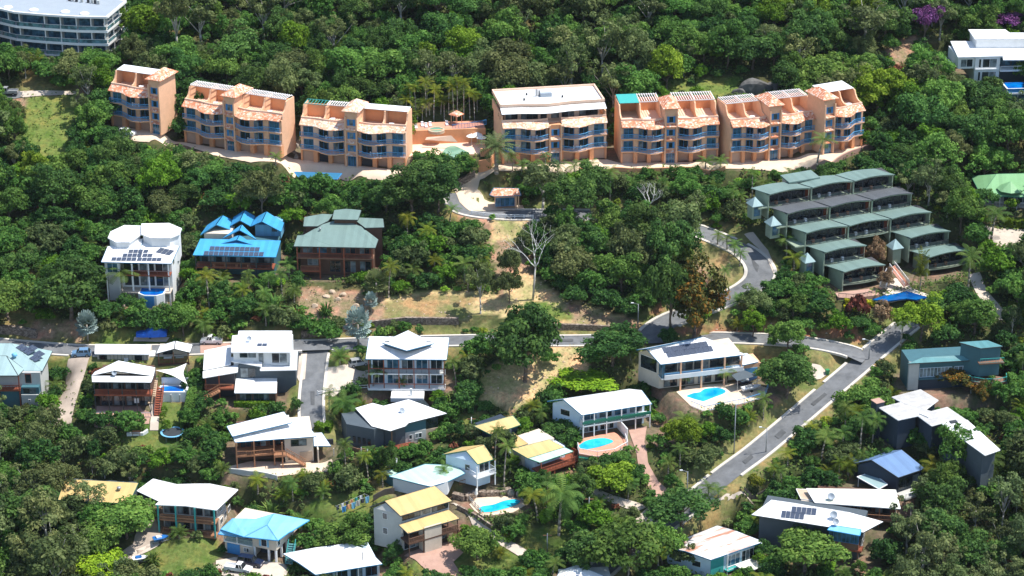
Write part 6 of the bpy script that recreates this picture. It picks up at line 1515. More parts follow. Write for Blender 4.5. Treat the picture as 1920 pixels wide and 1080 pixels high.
u = [H.q(x, y, e + 3.3) for x, y in up]; yy = u[3][1] + .55; H.win(u[3][0] + .1, u[2][0] - 1.5, e + .6, e + 2.6, yy, 'dark_metal', 'glass_blue', 3, 'sliding_door'); H.box('balcony', u[3][0] - .3, u[2][0] + .2, yy - 1.4, yy + 1, e + .1, e + .3, 'deck_brown'); H.rail([(u[3][0] - .2, yy - 1.3), (u[2][0] + .1, yy - 1.3)], e + .3, 1.0, 'teal_post', .5)
dk = [H.q(x, y, 2.6)[:2] for x, y in ((1809, 709), (1822, 715), (1845, 719), (1870, 719), (1887, 715), (1886, 708), (1850, 702), (1815, 703))]
H.prism('deck', dk, 2.3, 2.6, 'deck_brown'); H.rail([(*p, 2.6) for p in dk[:6]], 2.6, 1.0, 'teal_post', .6); H.posts([dk[1], dk[3], dk[4]], -2, 2.3, .1, 'grey_metal'); H.box('wall', W, u[2][0] - 1.0, 2.0, 6, 0, e, 'wall_navy')
H = House('slivH', 'house', 'white gabled roof just showing at the bottom edge of the photo')
H.roof([[(1040, 1090, H.eh), (1088, 1062, H.eh + 1.2), (1092, 1056, H.eh + 1.2), (1050, 1070, H.eh)], [(1040, 1090, H.eh), (1160, 1090, H.eh), (1088, 1062, H.eh + 1.2)]], 'white_metal', .16, 'fascia_blue'); H.box('wall', .4, H.W - .4, .6, 4, 0, H.eh - .05, 'wall_white'); H.win(2, 4, .8, 2, .58)
H = House('gateH', 'gatehouse', 'small tile-roofed gatehouse with blue doors beside the entry drive', 'gatehouse')
e = H.eh; W = H.W
H.roof([[(918, 365, e), (927, 368, e), (977, 366, e), (972, 353, e + 1.0), (926, 352, e + 1.0)]], 'roof_tile', .14, 'fascia_blue')
H.box('wall', .4, W - .6, 1.0, 3.4, 0, e, 'peach'); H.win(.3, W - 1.2, .05, 2.0, .98, 'blue_paint', 'glass_blue', 4, 'door'); H.posts([(W - .4, .3)], 0, e, .12, 'peach'); H.box('wall', W - 1.1, W - .8, .2, 3.4, 0, e - .05, 'peach')
H = House('carp', 'carport', 'low blue-framed carport with dark blue roof below the pale-tiled orange block', 'carport')
H.roof([[(560, 333, H.eh), (632, 336, H.eh), (641, 325, H.eh + .3), (552, 322, H.eh + .3)]], 'fascia_blue', .12, 'blue_paint')
H.posts([(.2, .3), (H.W / 2, .3), (H.W - .3, .3), (.2, 3.4), (H.W - .3, 3.4)], 0, H.eh, .08, 'blue_paint')
# ------------------------------------------------------------------ resort terrace between the orange blocks
H = House('resort', 'pool_terrace', 'two-level orange pool terrace with round spa between the orange blocks', 'terrace')
W = H.W
H.box('lower_terrace', -.5, W + .5, -6.5, 1.2, -1.2, .05, 'peach_pale'); H.box('retaining_wall', -.5, W + .8, 1.2, 1.6, -.5, 3.3, 'orange_wall'); H.box('upper_terrace', -.5, W + .8, 1.61, 8, -.5, 2.8, 'terracotta')
kp = [Vector(H.q(x, y, 0)) for x, y in ((828, 290), (836, 278), (850, 274), (862, 278), (874, 284), (880, 288), (862, 293), (845, 296))]
H.prism('pool_water', [(p.x, p.y) for p in catmull(kp + [kp[0]], 4)[:-1]], -.3, .12, 'pool_green')
x, y, z = H.q(818, 246, 2.9)
H.part('spa_ring', MB().lathe([(1.9, 2.7), (1.9, 3.35), (1.5, 3.35), (1.5, 3.2)], 20, (x, y)), 'sandstone', smooth=False); H.part('spa_water', MB().lathe([(1.5, 3.0), (1.5, 3.25)], 20, (x, y)), 'pool_green')
H.rail([H.q(848, 243, 2.8), H.q(880, 240, 2.8), H.q(912, 234, 2.8)], 2.8, 1.2, 'blue_paint', .12, 'pool_fence')
for k, (px, py) in enumerate(((790, 238), (797, 240), (805, 238), (836, 236), (778, 242))):
    x, y, z = H.q(px, py, 2.85); H.part('sun_lounger', MB().box(x, x + .6, y, y + 1.3, 2.8, 3.1).box(x, x + .6, y + 1.3, y + 1.7, 2.9, 3.6), 'white_plastic')
x, y, z = H.q(800, 262, 1.0); H.part('shade_cloth', MB().slab([(*H.q(797, 262, 1.9)[:2], 1.9), (*H.q(858, 266, 1.7)[:2], 1.7), (*H.q(846, 254, 3.0)[:2], 3.0), (*H.q(800, 257, 2.4)[:2], 2.4)], .05), 'peach_pale')
for k, (px, py) in enumerate(((884, 271), (895, 268), (903, 274))):
    x, y, z = H.q(px, py, .1); H.part('parasol', MB().bar((x, y, 0), (x, y, 2.4), .05).lathe([(1.2, 2.1), (.05, 2.7)], 8, (x, y)), 'sail_cloth')
H.box('end_wall', W - 1.2, W + 4.0, -7.6, -7.2, -1.5, 1.6, 'orange_wall')
g = H.q(856, 232, 2.8)
G = empty('gazebo', H.f.w(g[0], g[1], 2.8), H.f.yaw, 'small gazebo with an orange tile roof on the resort terrace', 'gazebo')
MB().lathe([(1.8, 2.2), (1.75, 2.35), (.1, 3.2)], 4).build('roof', 'roof_tile', G)
for a in range(4): t = a * math.pi / 2; MB().bar((1.2 * math.cos(t), 1.2 * math.sin(t), 0), (1.2 * math.cos(t), 1.2 * math.sin(t), 2.2), .09).build('post', 'peach', G)
# low orange walls along the forecourt edge
def strip_wall(name, pts, h, th, mat, label, cat='wall', group=None, base=-.6):
    W_ = [gfin(*p) for p in pts]; dense = []
    for a, b in zip(W_[:-1], W_[1:]):
        n = max(1, int((b - a).length / 1.5)); dense += [a.lerp(b, k / n) for k in range(n)]
    dense.append(W_[-1]); o0 = W_[0]; mb = MB()
    for p in dense: p.z = hfin(p.x, p.y)
    A, B = offset_line(dense, -th / 2), offset_line(dense, th / 2)
    for i in range(len(dense) - 1):
        z0, z1 = dense[i].z, dense[i + 1].z
        v = [(A[i], z0 + base), (A[i + 1], z1 + base), (B[i + 1], z1 + base), (B[i], z0 + base), (A[i], z0 + h), (A[i + 1], z1 + h), (B[i + 1], z1 + h), (B[i], z0 + h)]
        mb.add([(p.x - o0.x, p.y - o0.y, z - o0.z) for p, z in v], [(4, 5, 6, 7), (0, 1, 5, 4), (2, 3, 7, 6)] + ([(3, 0, 4, 7)] if i == 0 else []) + ([(1, 2, 6, 5)] if i == len(dense) - 2 else []))
    o = mb.build(name, mat); o.location = o0; return tag(o, label, cat, group)
strip_wall('garden_wall', [(1085, 322), (1180, 322), (1300, 320), (1360, 318)], .9, .3, 'orange_wall', 'low orange wall along the forecourt below the teal-awning block')
strip_wall('garden_wall', [(1480, 328), (1500, 326), (1560, 314), (1640, 275)], 1.2, .4, 'pink_paving', 'pinkish retaining wall at the end of the orange forecourt')
strip_wall('garden_wall', [(898, 322), (920, 318), (926, 306)], 2.6, .4, 'orange_wall', 'orange wall behind the date palm at the entry drive')
strip_wall('garden_wall', [(1620, 272), (1642, 272)], 1.0, .3, 'orange_wall', 'short orange wall at the far end of the forecourt')
strip_wall('stone_wall', [(565, 632), (630, 622), (700, 612), (760, 606), (860, 606)], 1.3, .6, 'stone_wall', 'long brown stone retaining wall above the street behind the silver palm')
strip_wall('stone_wall', [(1003, 613), (1060, 616), (1100, 617), (1143, 619)], 1.0, .6, 'stone_wall', 'brown stone retaining wall below the dry grass bank')
strip_wall('stone_wall', [(-5, 622), (30, 624), (70, 632)], 1.5, .8, 'stone_wall', 'rough stone wall beside the left end of the street')
strip_wall('stone_wall', [(846, 354), (868, 344), (890, 332)], 1.5, .8, 'stone_wall', 'rocky retaining edge beside the entry drive')
strip_wall('stone_wall', [(858, 954), (880, 968), (915, 988), (955, 1010)], .9, .4, 'stone_wall', 'low stone wall along the narrow concrete drive')
strip_wall('garden_wall', [(430, 888), (470, 898), (520, 900)], 1.0, .3, 'wall_grey', 'grey garden wall at the edge of the concrete yard')
strip_wall('garden_wall', [(238, 816), (268, 815), (277, 809)], .5, .5, 'white_paint', 'low white garden wall beside the small bench')
strip_wall('fence', [(700, 940), (722, 930), (740, 926)], 1.3, .12, 'fence_dark', 'dark paling fence above the clothes line lawn', 'fence')
strip_wall('fence', [(645, 848), (680, 858), (700, 862)], 1.6, .12, 'deck_brown', 'brown timber fence below the slate-walled house', 'fence')
strip_wall('fence', [(1395, 928), (1430, 934), (1440, 945)], 1.5, .12, 'fence_dark', 'dark fence beside the concrete parking apron', 'fence')
def fence(name, pts, h, mat, label, step, rails=(.35, .8), r=.07):
    W_ = [gfin(*p) for p in pts]; root = empty(name, W_[0], 0, label, 'fence'); o0 = W_[0]; P_ = []
    for a, b in zip(W_[:-1], W_[1:]):
        n = max(1, int((b - a).length / step)); P_ += [a.lerp(b, k / n) for k in range(n)]
    P_.append(W_[-1])
    for p in P_: p.z = hfin(p.x, p.y)
    post = MB().box(-r, r, -r, r, -.3, h).mesh('post', mat)
    for p in P_: o = link('post', post, root); o.location = p - o0
    for f in rails:
        mb = MB()
        for a, b in zip(P_[:-1], P_[1:]): mb.bar(a - o0 + Vector((0, 0, f * h)), b - o0 + Vector((0, 0, f * h)), r * .9)
        mb.build('rail', mat, root)
fence('guard_rail', [(884, 403), (930, 409), (1000, 411)], 1.0, 'white_paint', 'white post-and-rail guard fence along the upper road', 2.0, (.55, .92), .09)
fence('pool_fence', [(596, 742), (640, 735), (690, 735)], 1.1, 'white_paint', 'thin white fence below the red-posted house driveway', 1.5)
fence('pool_fence', [(850, 930), (880, 938), (902, 962), (900, 972)], 1.0, 'grey_metal', 'grey metal fence around the curved pool garden', 1.2)

# ------------------------------------------------------------------ curved pool in the lower garden
H = House('pool18', 'garden_pool', 'turquoise curved garden pool with pale paving and a stone wall behind', 'pool')
H.prism('paving', [H.q(x, y, 0)[:2] for x, y in ((880, 946), (893, 934), (940, 930), (978, 936), (984, 948), (960, 962), (905, 968), (890, 958))], -1.6, .05, 'forecourt')
kp = [Vector(H.q(x, y, 0)) for x, y in ((897, 955), (905, 950), (925, 947), (945, 940), (965, 937), (976, 941), (965, 949), (942, 956), (920, 961), (903, 961))]
ks = [(p.x, p.y) for p in catmull(kp + [kp[0]], 4)[:-1]]; cx_, cy_ = sum(p[0] for p in ks) / len(ks), sum(p[1] for p in ks) / len(ks)
H.prism('coping', [(cx_ + (p[0] - cx_) * 1.06, cy_ + (p[1] - cy_) * 1.12) for p in ks], -.2, .1, 'terracotta'); H.prism('pool_water', ks, -.3, .13, 'pool_aqua')
mb = MB(); wl = [H.q(x, y, 0) for x, y in ((850, 934), (872, 940), (895, 930), (912, 932), (935, 931), (958, 925))]
for a, b in zip(wl[:-1], wl[1:]): mb.bar((a[0], a[1] + .4, .5), (b[0], b[1] + .4, .5), .75)
H.part('stone_wall', mb, 'stone_wall')
x, y, z = H.q(893, 938, 0); U = empty('garden_parasol', H.f.w(x, y, .05), 0, 'folded cream parasol standing beside the curved garden pool', 'parasol'); MB().bar((0, 0, 0), (0, 0, 2.4), .05).build('pole', 'white_paint', U); MB().lathe([(.1, .9), (.35, 1.3), (.2, 2.2), (.04, 2.6)], 8).build('canopy', 'sail_cloth', U)
for k, (px, py) in enumerate(((958, 928), (975, 930), (984, 938))):
    x, y, z = H.q(px, py, 0); r = MB().lathe([(.7, 0), (.8, .6), (.5, 1.2), (.1, 1.4)], 8, (0, 0)); o = r.build('garden_rock', 'rock'); o.location = H.f.w(x, y, -.1); tag(o, f'{["left", "middle", "right"][k]} grey boulder of three at the head of the curved garden pool', 'rock', 'boulders by the garden pool')

# ------------------------------------------------------------------ white pool wall, sail and trampoline
H = House('poolW', 'raised_pool', 'small blue raised pool with white walls under the shade sail', 'pool')
W = H.W
H.box('pool_wall', 0, W, .0, .35, -.5, 2.1, 'white_paint'); H.box('pool_tank', .05, W - .05, .36, 3.6, -.5, 1.8, 'white_paint'); H.box('pool_water', .4, W - .6, .5, 3.2, 1.7, 1.86, 'pool_deep'); H.box('end_wall', W, W + .4, .1, 4, -.5, 2.5, 'white_paint'); H.box('back_wall', .3, W, 4.2, 4.5, -.3, 3.2, 'white_paint')
for k in range(3): H.part('buttress', MB().box(.9 + k * 1.7, 1.1 + k * 1.7, -.25, 0, -.5, 1.6), 'wall_grey')
H.stairs(-1.2, -1.0, .0, -1.2, 5.0, 2.8, 1.2, 'sandstone', 14)
S0 = empty('shade_sail', H.f.w(0, 4.5, 0), H.f.yaw, 'cream three-cornered shade sail stretched between poles above the raised pool', 'shade sail')
c1, c2, c3 = (Vector(H.q(291, 694, 4.6)), Vector(H.q(350, 681, 5.2)), Vector(H.q(351, 720, 3.2))); of = Vector((0, 4.5, 0)); mb = MB(); n = 8; vs = []; ix = {}
for i in range(n + 1):
    for j in range(n + 1 - i):
        a, b = i / n, j / n; c = 1 - a - b; p = c1 * c + c2 * a + c3 * b; m = (c1 + c2 + c3) / 3; e_ = min(a + b, b + c, a + c); pull = .32 * (4 * a * b * (c < .001) + 4 * b * c * (a < .001) + 4 * a * c * (b < .001)); q_ = p.lerp(m, pull) - Vector((0, 0, .9 * 27 * a * b * c * .2)); ix[i, j] = len(vs); vs.append(q_ - of)
fs = [(ix[i, j], ix[i + 1, j], ix[i, j + 1]) for i in range(n) for j in range(n - i)] + [(ix[i + 1, j], ix[i + 1, j + 1], ix[i, j + 1]) for i in range(n) for j in range(n - i - 1)]
MB().add(vs, fs).build('cloth', 'sail_cloth', S0, True)
for c in (c1, c2, c3): MB().bar((c.x - of.x, c.y - of.y, -.3), c - of, .07, 6).build('pole', 'grey_metal', S0)
P = gfin(324, 818); T = empty('trampoline', P, 0, 'round black trampoline with pale blue rim on the small lawn', 'trampoline')
MB().lathe([(1.95, .88), (1.95, .9)], 28).build('mat', 'dark_metal', T); MB().lathe([(2.35, .86), (2.35, .96), (1.95, .96), (1.95, .86)], 28).build('rim', 'sky_metal', T)
for k in range(6): a = k * math.pi / 3; MB().bar((2.1 * math.cos(a), 2.1 * math.sin(a), -.4), (2.1 * math.cos(a), 2.1 * math.sin(a), .88), .05).build('leg', 'grey_metal', T)
P = gfin(256, 816); B_ = empty('garden_bench', P, 0, 'small brown timber garden bench on the white wall terrace', 'bench'); MB().box(-.8, .8, -.25, .25, .4, .48).build('seat', 'timber', B_); MB().box(-.8, .8, .2, .27, .5, .95).build('backrest', 'timber', B_)
for sx in (-.7, .7):
    for sy in (-.2, .2): MB().box(sx - .04, sx + .04, sy - .04, sy + .04, -.1, .4).build('leg', 'timber', B_)

# ------------------------------------------------------------------ vehicles
def car(px, py, deg, kind, mat, label, L=4.2, name=None):
    P = gfin(px, py); e = .8; nx = (hfin(P.x + e, P.y) - hfin(P.x - e, P.y)) / (2 * e)
    root = empty(name or ('pickup' if kind == 'ute' else 'car'), P + Vector((0, 0, .12)), R(deg), label, 'pickup' if kind == 'ute' else 'car')
    w = .86; h1 = .95; top = 1.5 if kind == 'hatch' else 1.75
    if kind == 'hatch': low = [(-L / 2, .3), (L / 2, .3), (L / 2, .7), (L / 2 - .15, .88), (L * .24, 1.0), (-L / 2 + .1, 1.0), (-L / 2, .8)]; cab = [(L * .24, 1.0), (L * .08, top), (-L * .36, top), (-L / 2 + .12, 1.0)]
    elif kind == 'suv': low = [(-L / 2, .4), (L / 2, .4), (L / 2, .95), (L * .22, 1.12), (-L / 2 + .05, 1.12), (-L / 2, .9)]; cab = [(L * .22, 1.12), (L * .1, top), (-L * .44, top), (-L / 2 + .08, 1.12)]
    else: low = [(-L / 2, .45), (L / 2, .45), (L / 2, .9), (L * .27, 1.08), (-L * .06, 1.08), (-L * .07, .75), (-L / 2, .75)]; cab = [(L * .25, 1.08), (L * .15, top), (-L * .03, top), (-L * .06, 1.08)]
    def ext(prof, ww, wt=None):
        n = len(prof); wt = wt or ww; zt = max(z for _, z in prof); mb = MB()
        f = lambda z: ww + (wt - ww) * ((z - prof[0][1]) / max(zt - prof[0][1], .01))
        mb.add([(x, -f(z), z) for x, z in prof] + [(x, f(z), z) for x, z in prof], [tuple(range(n)), tuple(range(2 * n - 1, n - 1, -1))] + [((i + 1) % n, i, n + i, n + (i + 1) % n) for i in range(n)]); return mb
    body = ext(low, w).build('body', mat, root)
    if kind == 'ute':
        t = MB().box(-L / 2, -L * .08, -w, -w + .06, .75, 1.15).box(-L / 2, -L * .08, w - .06, w, .75, 1.15).box(-L / 2, -L / 2 + .06, -w + .061, w - .061, .75, 1.15); t.build('tray', mat, root)
    ext(cab, w * .97, w * .78).build('window', 'car_glass', root)
    zt = cab[1][1]; MB().box(cab[2][0] - .02, cab[1][0] + .03, -w * .8, w * .8, zt - .02, zt + .05).build('roof', mat, root)
    for sx in (cab[1][0] + (cab[0][0] - cab[1][0]) * .1, (cab[1][0] + cab[2][0]) / 2, cab[2][0]):
        pl_ = MB()
        for sg in (-1, 1): pl_.bar((sx + (.25 if sx > 0 else -.05), sg * w * .965, cab[0][1]), (sx, sg * w * .8, zt), .045)
        pl_.build('pillar', mat, body)
    for sx in (L * .31, -L * .30):
        for sg in (-1, 1):
            wh = MB().bar((sx, sg * (w - .18), .33), (sx, sg * (w + .03), .33), .34, 12).build('wheel', 'tyre', root); MB().bar((sx, sg * (w + .02), .33), (sx, sg * (w + .05), .33), .19, 10).build('rim', 'grey_metal', wh)
    for sg in (-1, 1): MB().box(L / 2 - .05, L / 2 + .02, sg * .62 - .18, sg * .62 + .18, .65, .8).build('headlight', 'white_plastic', root); MB().box(-L / 2 - .02, -L / 2 + .04, sg * .7 - .1, sg * .7 + .1, .65, .85).build('tail_light', 'deck_red', root)
    return root
car(153, 668, 185, 'hatch', 'paint_blue', 'pale blue hatchback parked at the top of the long driveway', 3.9)
car(14, 178, 180, 'ute', 'paint_silver', 'silver pickup parked at the street end below the curved white building', 5.0)
car(397, 645, 178, 'ute', 'paint_white', 'white pickup parked behind the modern white house', 4.4)
car(470, 1060, -18, 'suv', 'paint_navy', 'dark navy four-wheel-drive parked below the sky blue roof', 4.8)
car(447, 1072, -15, 'ute', 'paint_white', 'white pickup parked in front of the navy four-wheel-drive', 5.0)
car(672, 686, 20, 'hatch', 'paint_silver', 'pale hatchback half hidden beside the red-posted house', 4.2)
car(238, 254, -25, 'hatch', 'paint_white', 'white car peeking over the bushes below the narrow orange block', 4.0)
def hull(root, L, w, h, mat, z=.45):
    n = 9; vs = []
    for i in range(n):
        t = i / (n - 1); ww = w * (1 - max(0, (t - .55) / .45) ** 2); x = -L / 2 + L * t; dz = .25 * max(0, (t - .6) / .4)
        vs += [(x, -ww * .45, z + dz), (x, ww * .45, z + dz), (x, ww, z + h), (x, -ww, z + h)]
    fs = [(4 * i + k, 4 * i + (k + 1) % 4, 4 * i + 4 + (k + 1) % 4, 4 * i + 4 + k) for i in range(n - 1) for k in range(4)] + [(3, 2, 1, 0), tuple(range(4 * n - 4, 4 * n))]
    return MB().add(vs, fs).build('hull', mat, root)
def trailer(root, L):
    MB().box(-L / 2, L / 2, -.5, -.42, .3, .38).box(-L / 2, L / 2, .42, .5, .3, .38).bar((L / 2, 0, .34), (L / 2 + .9, 0, .34), .05).build('trailer', 'grey_metal', root)
    for sg in (-1, 1): MB().bar((-.3, sg * .55, .28), (-.3, sg * .75, .28), .28, 10).build('wheel', 'tyre', root)
P = gfin(285, 634); B_ = empty('covered_boat', P, R(4), 'boat on a trailer under a bright blue tarpaulin on its concrete pad', 'boat'); trailer(B_, 5.5)
rs = random.Random(3); vs, fs = [], []; n, m = 13, 9
for i in range(n):
    t = i / (n - 1); x = -3.1 + 6.2 * t; hh = np.interp(t, [0, .12, .3, .5, .62, .75, .9, 1], [1.25, 1.35, 1.5, 2.35, 2.6, 2.5, 1.7, 1.35]); ww = 1.15 * (1 - .55 * abs(t - .55) ** 2)
    for k in range(m): a = math.pi * k / (m - 1); vs.append((x, -ww * math.copysign(abs(math.cos(a)) ** .6, math.cos(a)) + rs.uniform(-.04, .04), .55 + (hh - .55) * math.sin(a) ** .55 + rs.uniform(-.07, .07)))
fs = [(i * m + k, i * m + k + 1, (i + 1) * m + k + 1, (i + 1) * m + k) for i in range(n - 1) for k in range(m - 1)] + [tuple(range(m)), tuple(range((n - 1) * m, n * m))[::-1]]
MB().add(vs, fs).build('tarpaulin', 'blue_tarp', B_)
pave('boat_pad', [(252, 634), (318, 634), (312, 642), (250, 641)], 'concrete', 'pale concrete pad under the blue-covered boat')
def skiff(px, py, deg, L, mat, label, deckmat='hull_white'):
    B = empty('small_boat', gfin(px, py), R(deg), label, 'boat'); trailer(B, L); hull(B, L, .75, .6, mat); MB().box(-L * .3, L * .05, -.4, .4, 1.06, 1.3).build('seat', deckmat, B); MB().bar((L * .1, 0, 1.05), (L * .02, 0, 1.55), .05).bar((L * .02, -.35, 1.55), (L * .02, .35, 1.55), .04).build('handlebar', 'dark_metal', B)
skiff(302, 1016, 25, 2.9, 'hull_blue', 'blue jet ski on a trailer beside the brown driveway'); skiff(264, 1054, 20, 3.0, 'hull_white', 'white and blue jet ski lying on the lower left lawn', 'hull_blue'); skiff(1409, 733, 25, 4.2, 'hull_white', 'white open boat on a trailer beside the grey carport sail', 'grey_metal'); skiff(1400, 721, 28, 4.8, 'paint_navy', 'dark boat under the grey carport sail')
for px, py, lb in ((1551, 702, 'green wheelie bin on the verge at the road junction'), (1224, 956, 'dark green bin at the foot of the pinkish driveway')):
    B = empty('wheelie_bin', gfin(px, py), .3, lb, 'bin'); MB().add([(-.28, -.3, .05), (.28, -.3, .05), (.28, .3, .05), (-.28, .3, .05), (-.35, -.38, 1.0), (.35, -.38, 1.0), (.35, .38, 1.0), (-.35, .38, 1.0)], [(3, 2, 1, 0), (4, 5, 6, 7), (0, 1, 5, 4), (1, 2, 6, 5), (2, 3, 7, 6), (3, 0, 4, 7)]).build('body', 'bin_green', B); MB().box(-.37, .37, -.4, .42, 1.0, 1.08).build('lid', 'bin_green', B)
    for sg in (-1, 1): MB().bar((sg * .3, .33, .12), (sg * .38, .33, .12), .13, 8).build('wheel', 'tyre', B)

# ------------------------------------------------------------------ poles, clothes line
def pole(px, py, top, label, arm=True, mat='grey_metal', name='street_pole'):
    P = gfin(px, py); h = height_to(P, top); o = empty(name, P, 0, label, 'pole'); MB().bar((0, 0, -.5), (0, 0, h), .13, 8, .08).build('shaft', mat, o, True)
    if arm: MB().bar((0, 0, h - .1), (-1.0, .3, h + .1), .05).build('arm', mat, o); MB().box(-1.5, -.95, .2, .45, h + .02, h + .16).build('lamp', 'white_plastic', o)
    else: MB().box(-.8, .8, -.05, .05, h - .5, h - .38).build('crossarm', 'timber', o)
pole(1376, 850, 757, 'tall grey street pole on the verge left of the diagonal road', False); pole(1436, 848, 803, 'shorter street pole on the right kerb of the diagonal road'); pole(1288, 932, 884, 'street pole at the lower verge of the diagonal road'); pole(1629, 674, 638, 'street pole at the top road junction'); pole(1196, 614, 570, 'lamp post beside the stone wall at the hairpin foot'); pole(1104, 990, 932, 'slim pole in the garden right of the drooping palm', False); pole(1026, 1040, 1000, 'slim pole on the small lawn', False); pole(884, 800, 782, 'short white post on the lawn behind the small tan roof', False, 'white_paint'); pole(124, 905, 886, 'white pole left of the low tan roof', False, 'white_paint'); pole(197, 900, 884, 'white pole behind the low tan roof', False, 'white_paint'); pole(97, 1100, 1010, 'grey pole among the lower left gums', False); pole(678, 870, 838, 'silver post right of the timber fence', False); pole(690, 878, 842, 'second silver post right of the timber fence', False)
A, B = gfin(634, 968), gfin(688, 945); root = empty('clothes_line', A, 0, 'clothes line strung between two posts on the sloping lawn', 'clothes line')
for p in (A, B): MB().bar(p - A + Vector((0, 0, -.3)), p - A + Vector((0, 0, 2.0)), .05).bar(p - A + Vector((-.5, .5, 1.95)), p - A + Vector((.5, -.5, 1.95)), .04).build('post', 'grey_metal', root)
ln = MB()
for s_ in (-.4, .4): ln.bar(Vector((s_, -s_, 1.95)), B - A + Vector((s_, -s_, 1.95)), .015)
ln.build('line', 'white_paint', root)
cols = [('navy', 'paint_navy'), ('dark blue', 'blue_paint'), ('white', 'white_paint'), ('orange', 'orange_wall'), ('navy', 'wall_navy'), ('sky blue', 'sky_metal'), ('orange', 'orange_wall'), ('grey', 'wall_grey'), ('teal', 'teal_post'), ('dark', 'wall_dark'), ('white', 'white_plastic'), ('pale blue', 'sky_metal')]
for k, (cn, m) in enumerate(cols):
    t = .06 + k * .08; p = A.lerp(B, t); s_ = .4 if k % 2 else -.4; d = (B - A).normalized(); gz = .95 + (k % 3) * .2; w_ = .3 + (k % 2) * .12; v = []
    for i in range(5): u = -w_ + 2 * w_ * i / 4; wv = .06 * math.sin(i * 2 + k); v += [(d.x * u + .05, d.y * u + wv, 0), (d.x * u * .9, d.y * u * .9 - wv * 1.6, -gz)]
    o = MB().add(v, [(2 * i, 2 * i + 2, 2 * i + 3, 2 * i + 1) for i in range(4)]).build('garment', m); o.location = p + Vector((s_, -s_, 1.94)); sm_ = o.modifiers.new('cloth', 'SOLIDIFY'); sm_.thickness = .03
    tag(o, f'{cn} garment, {["first", "second", "third", "fourth", "fifth", "sixth", "seventh", "eighth", "ninth", "tenth", "eleventh", "last"][k]} from the low end of the clothes line', 'laundry', 'washing on the line')

# ------------------------------------------------------------------ rocks
def rock(px, py, w, h, mat, label, seed, group=None, name='boulder'):
    import bmesh
    P = gfin(px, py); sc = FPX / (P.y * _cp - (P.z - CAMZ) * _sp); bm = bmesh.new(); bmesh.ops.create_icosphere(bm, subdivisions=3, radius=1); rs = random.Random(seed); pl_ = [(Vector((rs.gauss(0, 1), rs.gauss(0, 1), rs.gauss(0, .7))).normalized(), rs.uniform(.5, .85)) for _ in range(9)]
    for v in bm.verts:
        for n_, d in pl_:
            e_ = v.co.dot(n_) - d
            if e_ > 0: v.co -= n_ * e_ * .9
        v.co.x *= w / 2 / sc; v.co.y *= w / 2 / sc * .7; v.co.z *= h
    me = bpy.data.meshes.new(name); bm.to_mesh(me); bm.free(); me.materials.append(MATS[mat]); o = link(name, me); o.location = P; tag(o, label, 'rock', group)
rock(1418, 172, 70, 3.4, 'rock_dark', 'large dark grey boulder above the palm-fronted orange block', 1); rock(1448, 170, 34, 2.2, 'rock_dark', 'smaller dark boulder right of the large one', 2); rock(1385, 178, 30, 1.8, 'rock_dark', 'low grey boulder left of the large dark one', 3)
for k, (px, py) in enumerate(((552, 262), (556, 275), (550, 286), (556, 296), (561, 268))): rock(px, py, 14, .9, 'rock', 'brown rock in the cutting between two orange blocks', 10 + k, 'rocks in the orange cutting')
for k, (px, py) in enumerate(((624, 548), (642, 553), (612, 556), (668, 575), (590, 575), (632, 562))): rock(px, py, 16, .7, 'sandstone', 'pale rock on the bare bank below the sage-roofed house', 20 + k, 'rocks below the sage-roofed house')
for k in range(8): rock(343 + rng.uniform(-3, 6), 440 + k * 8, 9, .5, 'sandstone', 'pale rock in the strip beside the pool tank house', 40 + k, 'rocks beside the pool tank house')
for k in range(7): rock(712 - rng.uniform(0, 8), 455 + k * 9, 9, .5, 'sandstone', 'pale rock in the strip beside the sage-roofed house', 60 + k, 'rocks beside the sage-roofed house')
# ------------------------------------------------------------------ foliage meshes
def leaf_mesh(name, C, Nn, S, V, mat, rs, aspect=1.5, fold=True):
    """many leaf-sized blades; C centres, Nn facing, S size, V young/old value"""
    n = len(C)
    Nn = Nn / np.maximum(np.linalg.norm(Nn, axis=1, keepdims=True), 1e-6)
    r = rs.randn(n, 3); T = np.cross(Nn, r); T /= np.maximum(np.linalg.norm(T, axis=1, keepdims=True), 1e-6); B = np.cross(Nn, T)
    s = S[:, None] * .5
    P = np.stack([C - T * s * aspect, C - B * s + Nn * s * .25, C + T * s * aspect, C + B * s + Nn * s * .25], 1).reshape(-1, 3)
    return quads(name, P, np.repeat(V, 4), mat)
def quads(name, P, V, mat):
    n = len(P) // 4
    me = bpy.data.meshes.new(name)
    me.vertices.add(len(P)); me.vertices.foreach_set('co', P.astype(np.float32).ravel())
    me.loops.add(n * 4); me.loops.foreach_set('vertex_index', np.arange(n * 4))
    me.polygons.add(n); me.polygons.foreach_set('loop_start', np.arange(0, n * 4, 4))
    me.update(calc_edges=True)
    a = me.attributes.new('leaf', 'FLOAT', 'POINT'); a.data.foreach_set('value', np.clip(V, 0, 1).astype(np.float32))
    if mat: me.materials.append(MATS[mat])
    return me
def sphere_dirs(n, rs, zmin=-1.0):
    d = rs.randn(n * 3 + 20, 3); d /= np.linalg.norm(d, axis=1, keepdims=True); d = d[d[:, 2] > zmin][:n]
    while len(d) < n: d = np.concatenate([d, d])[:n]
    return d
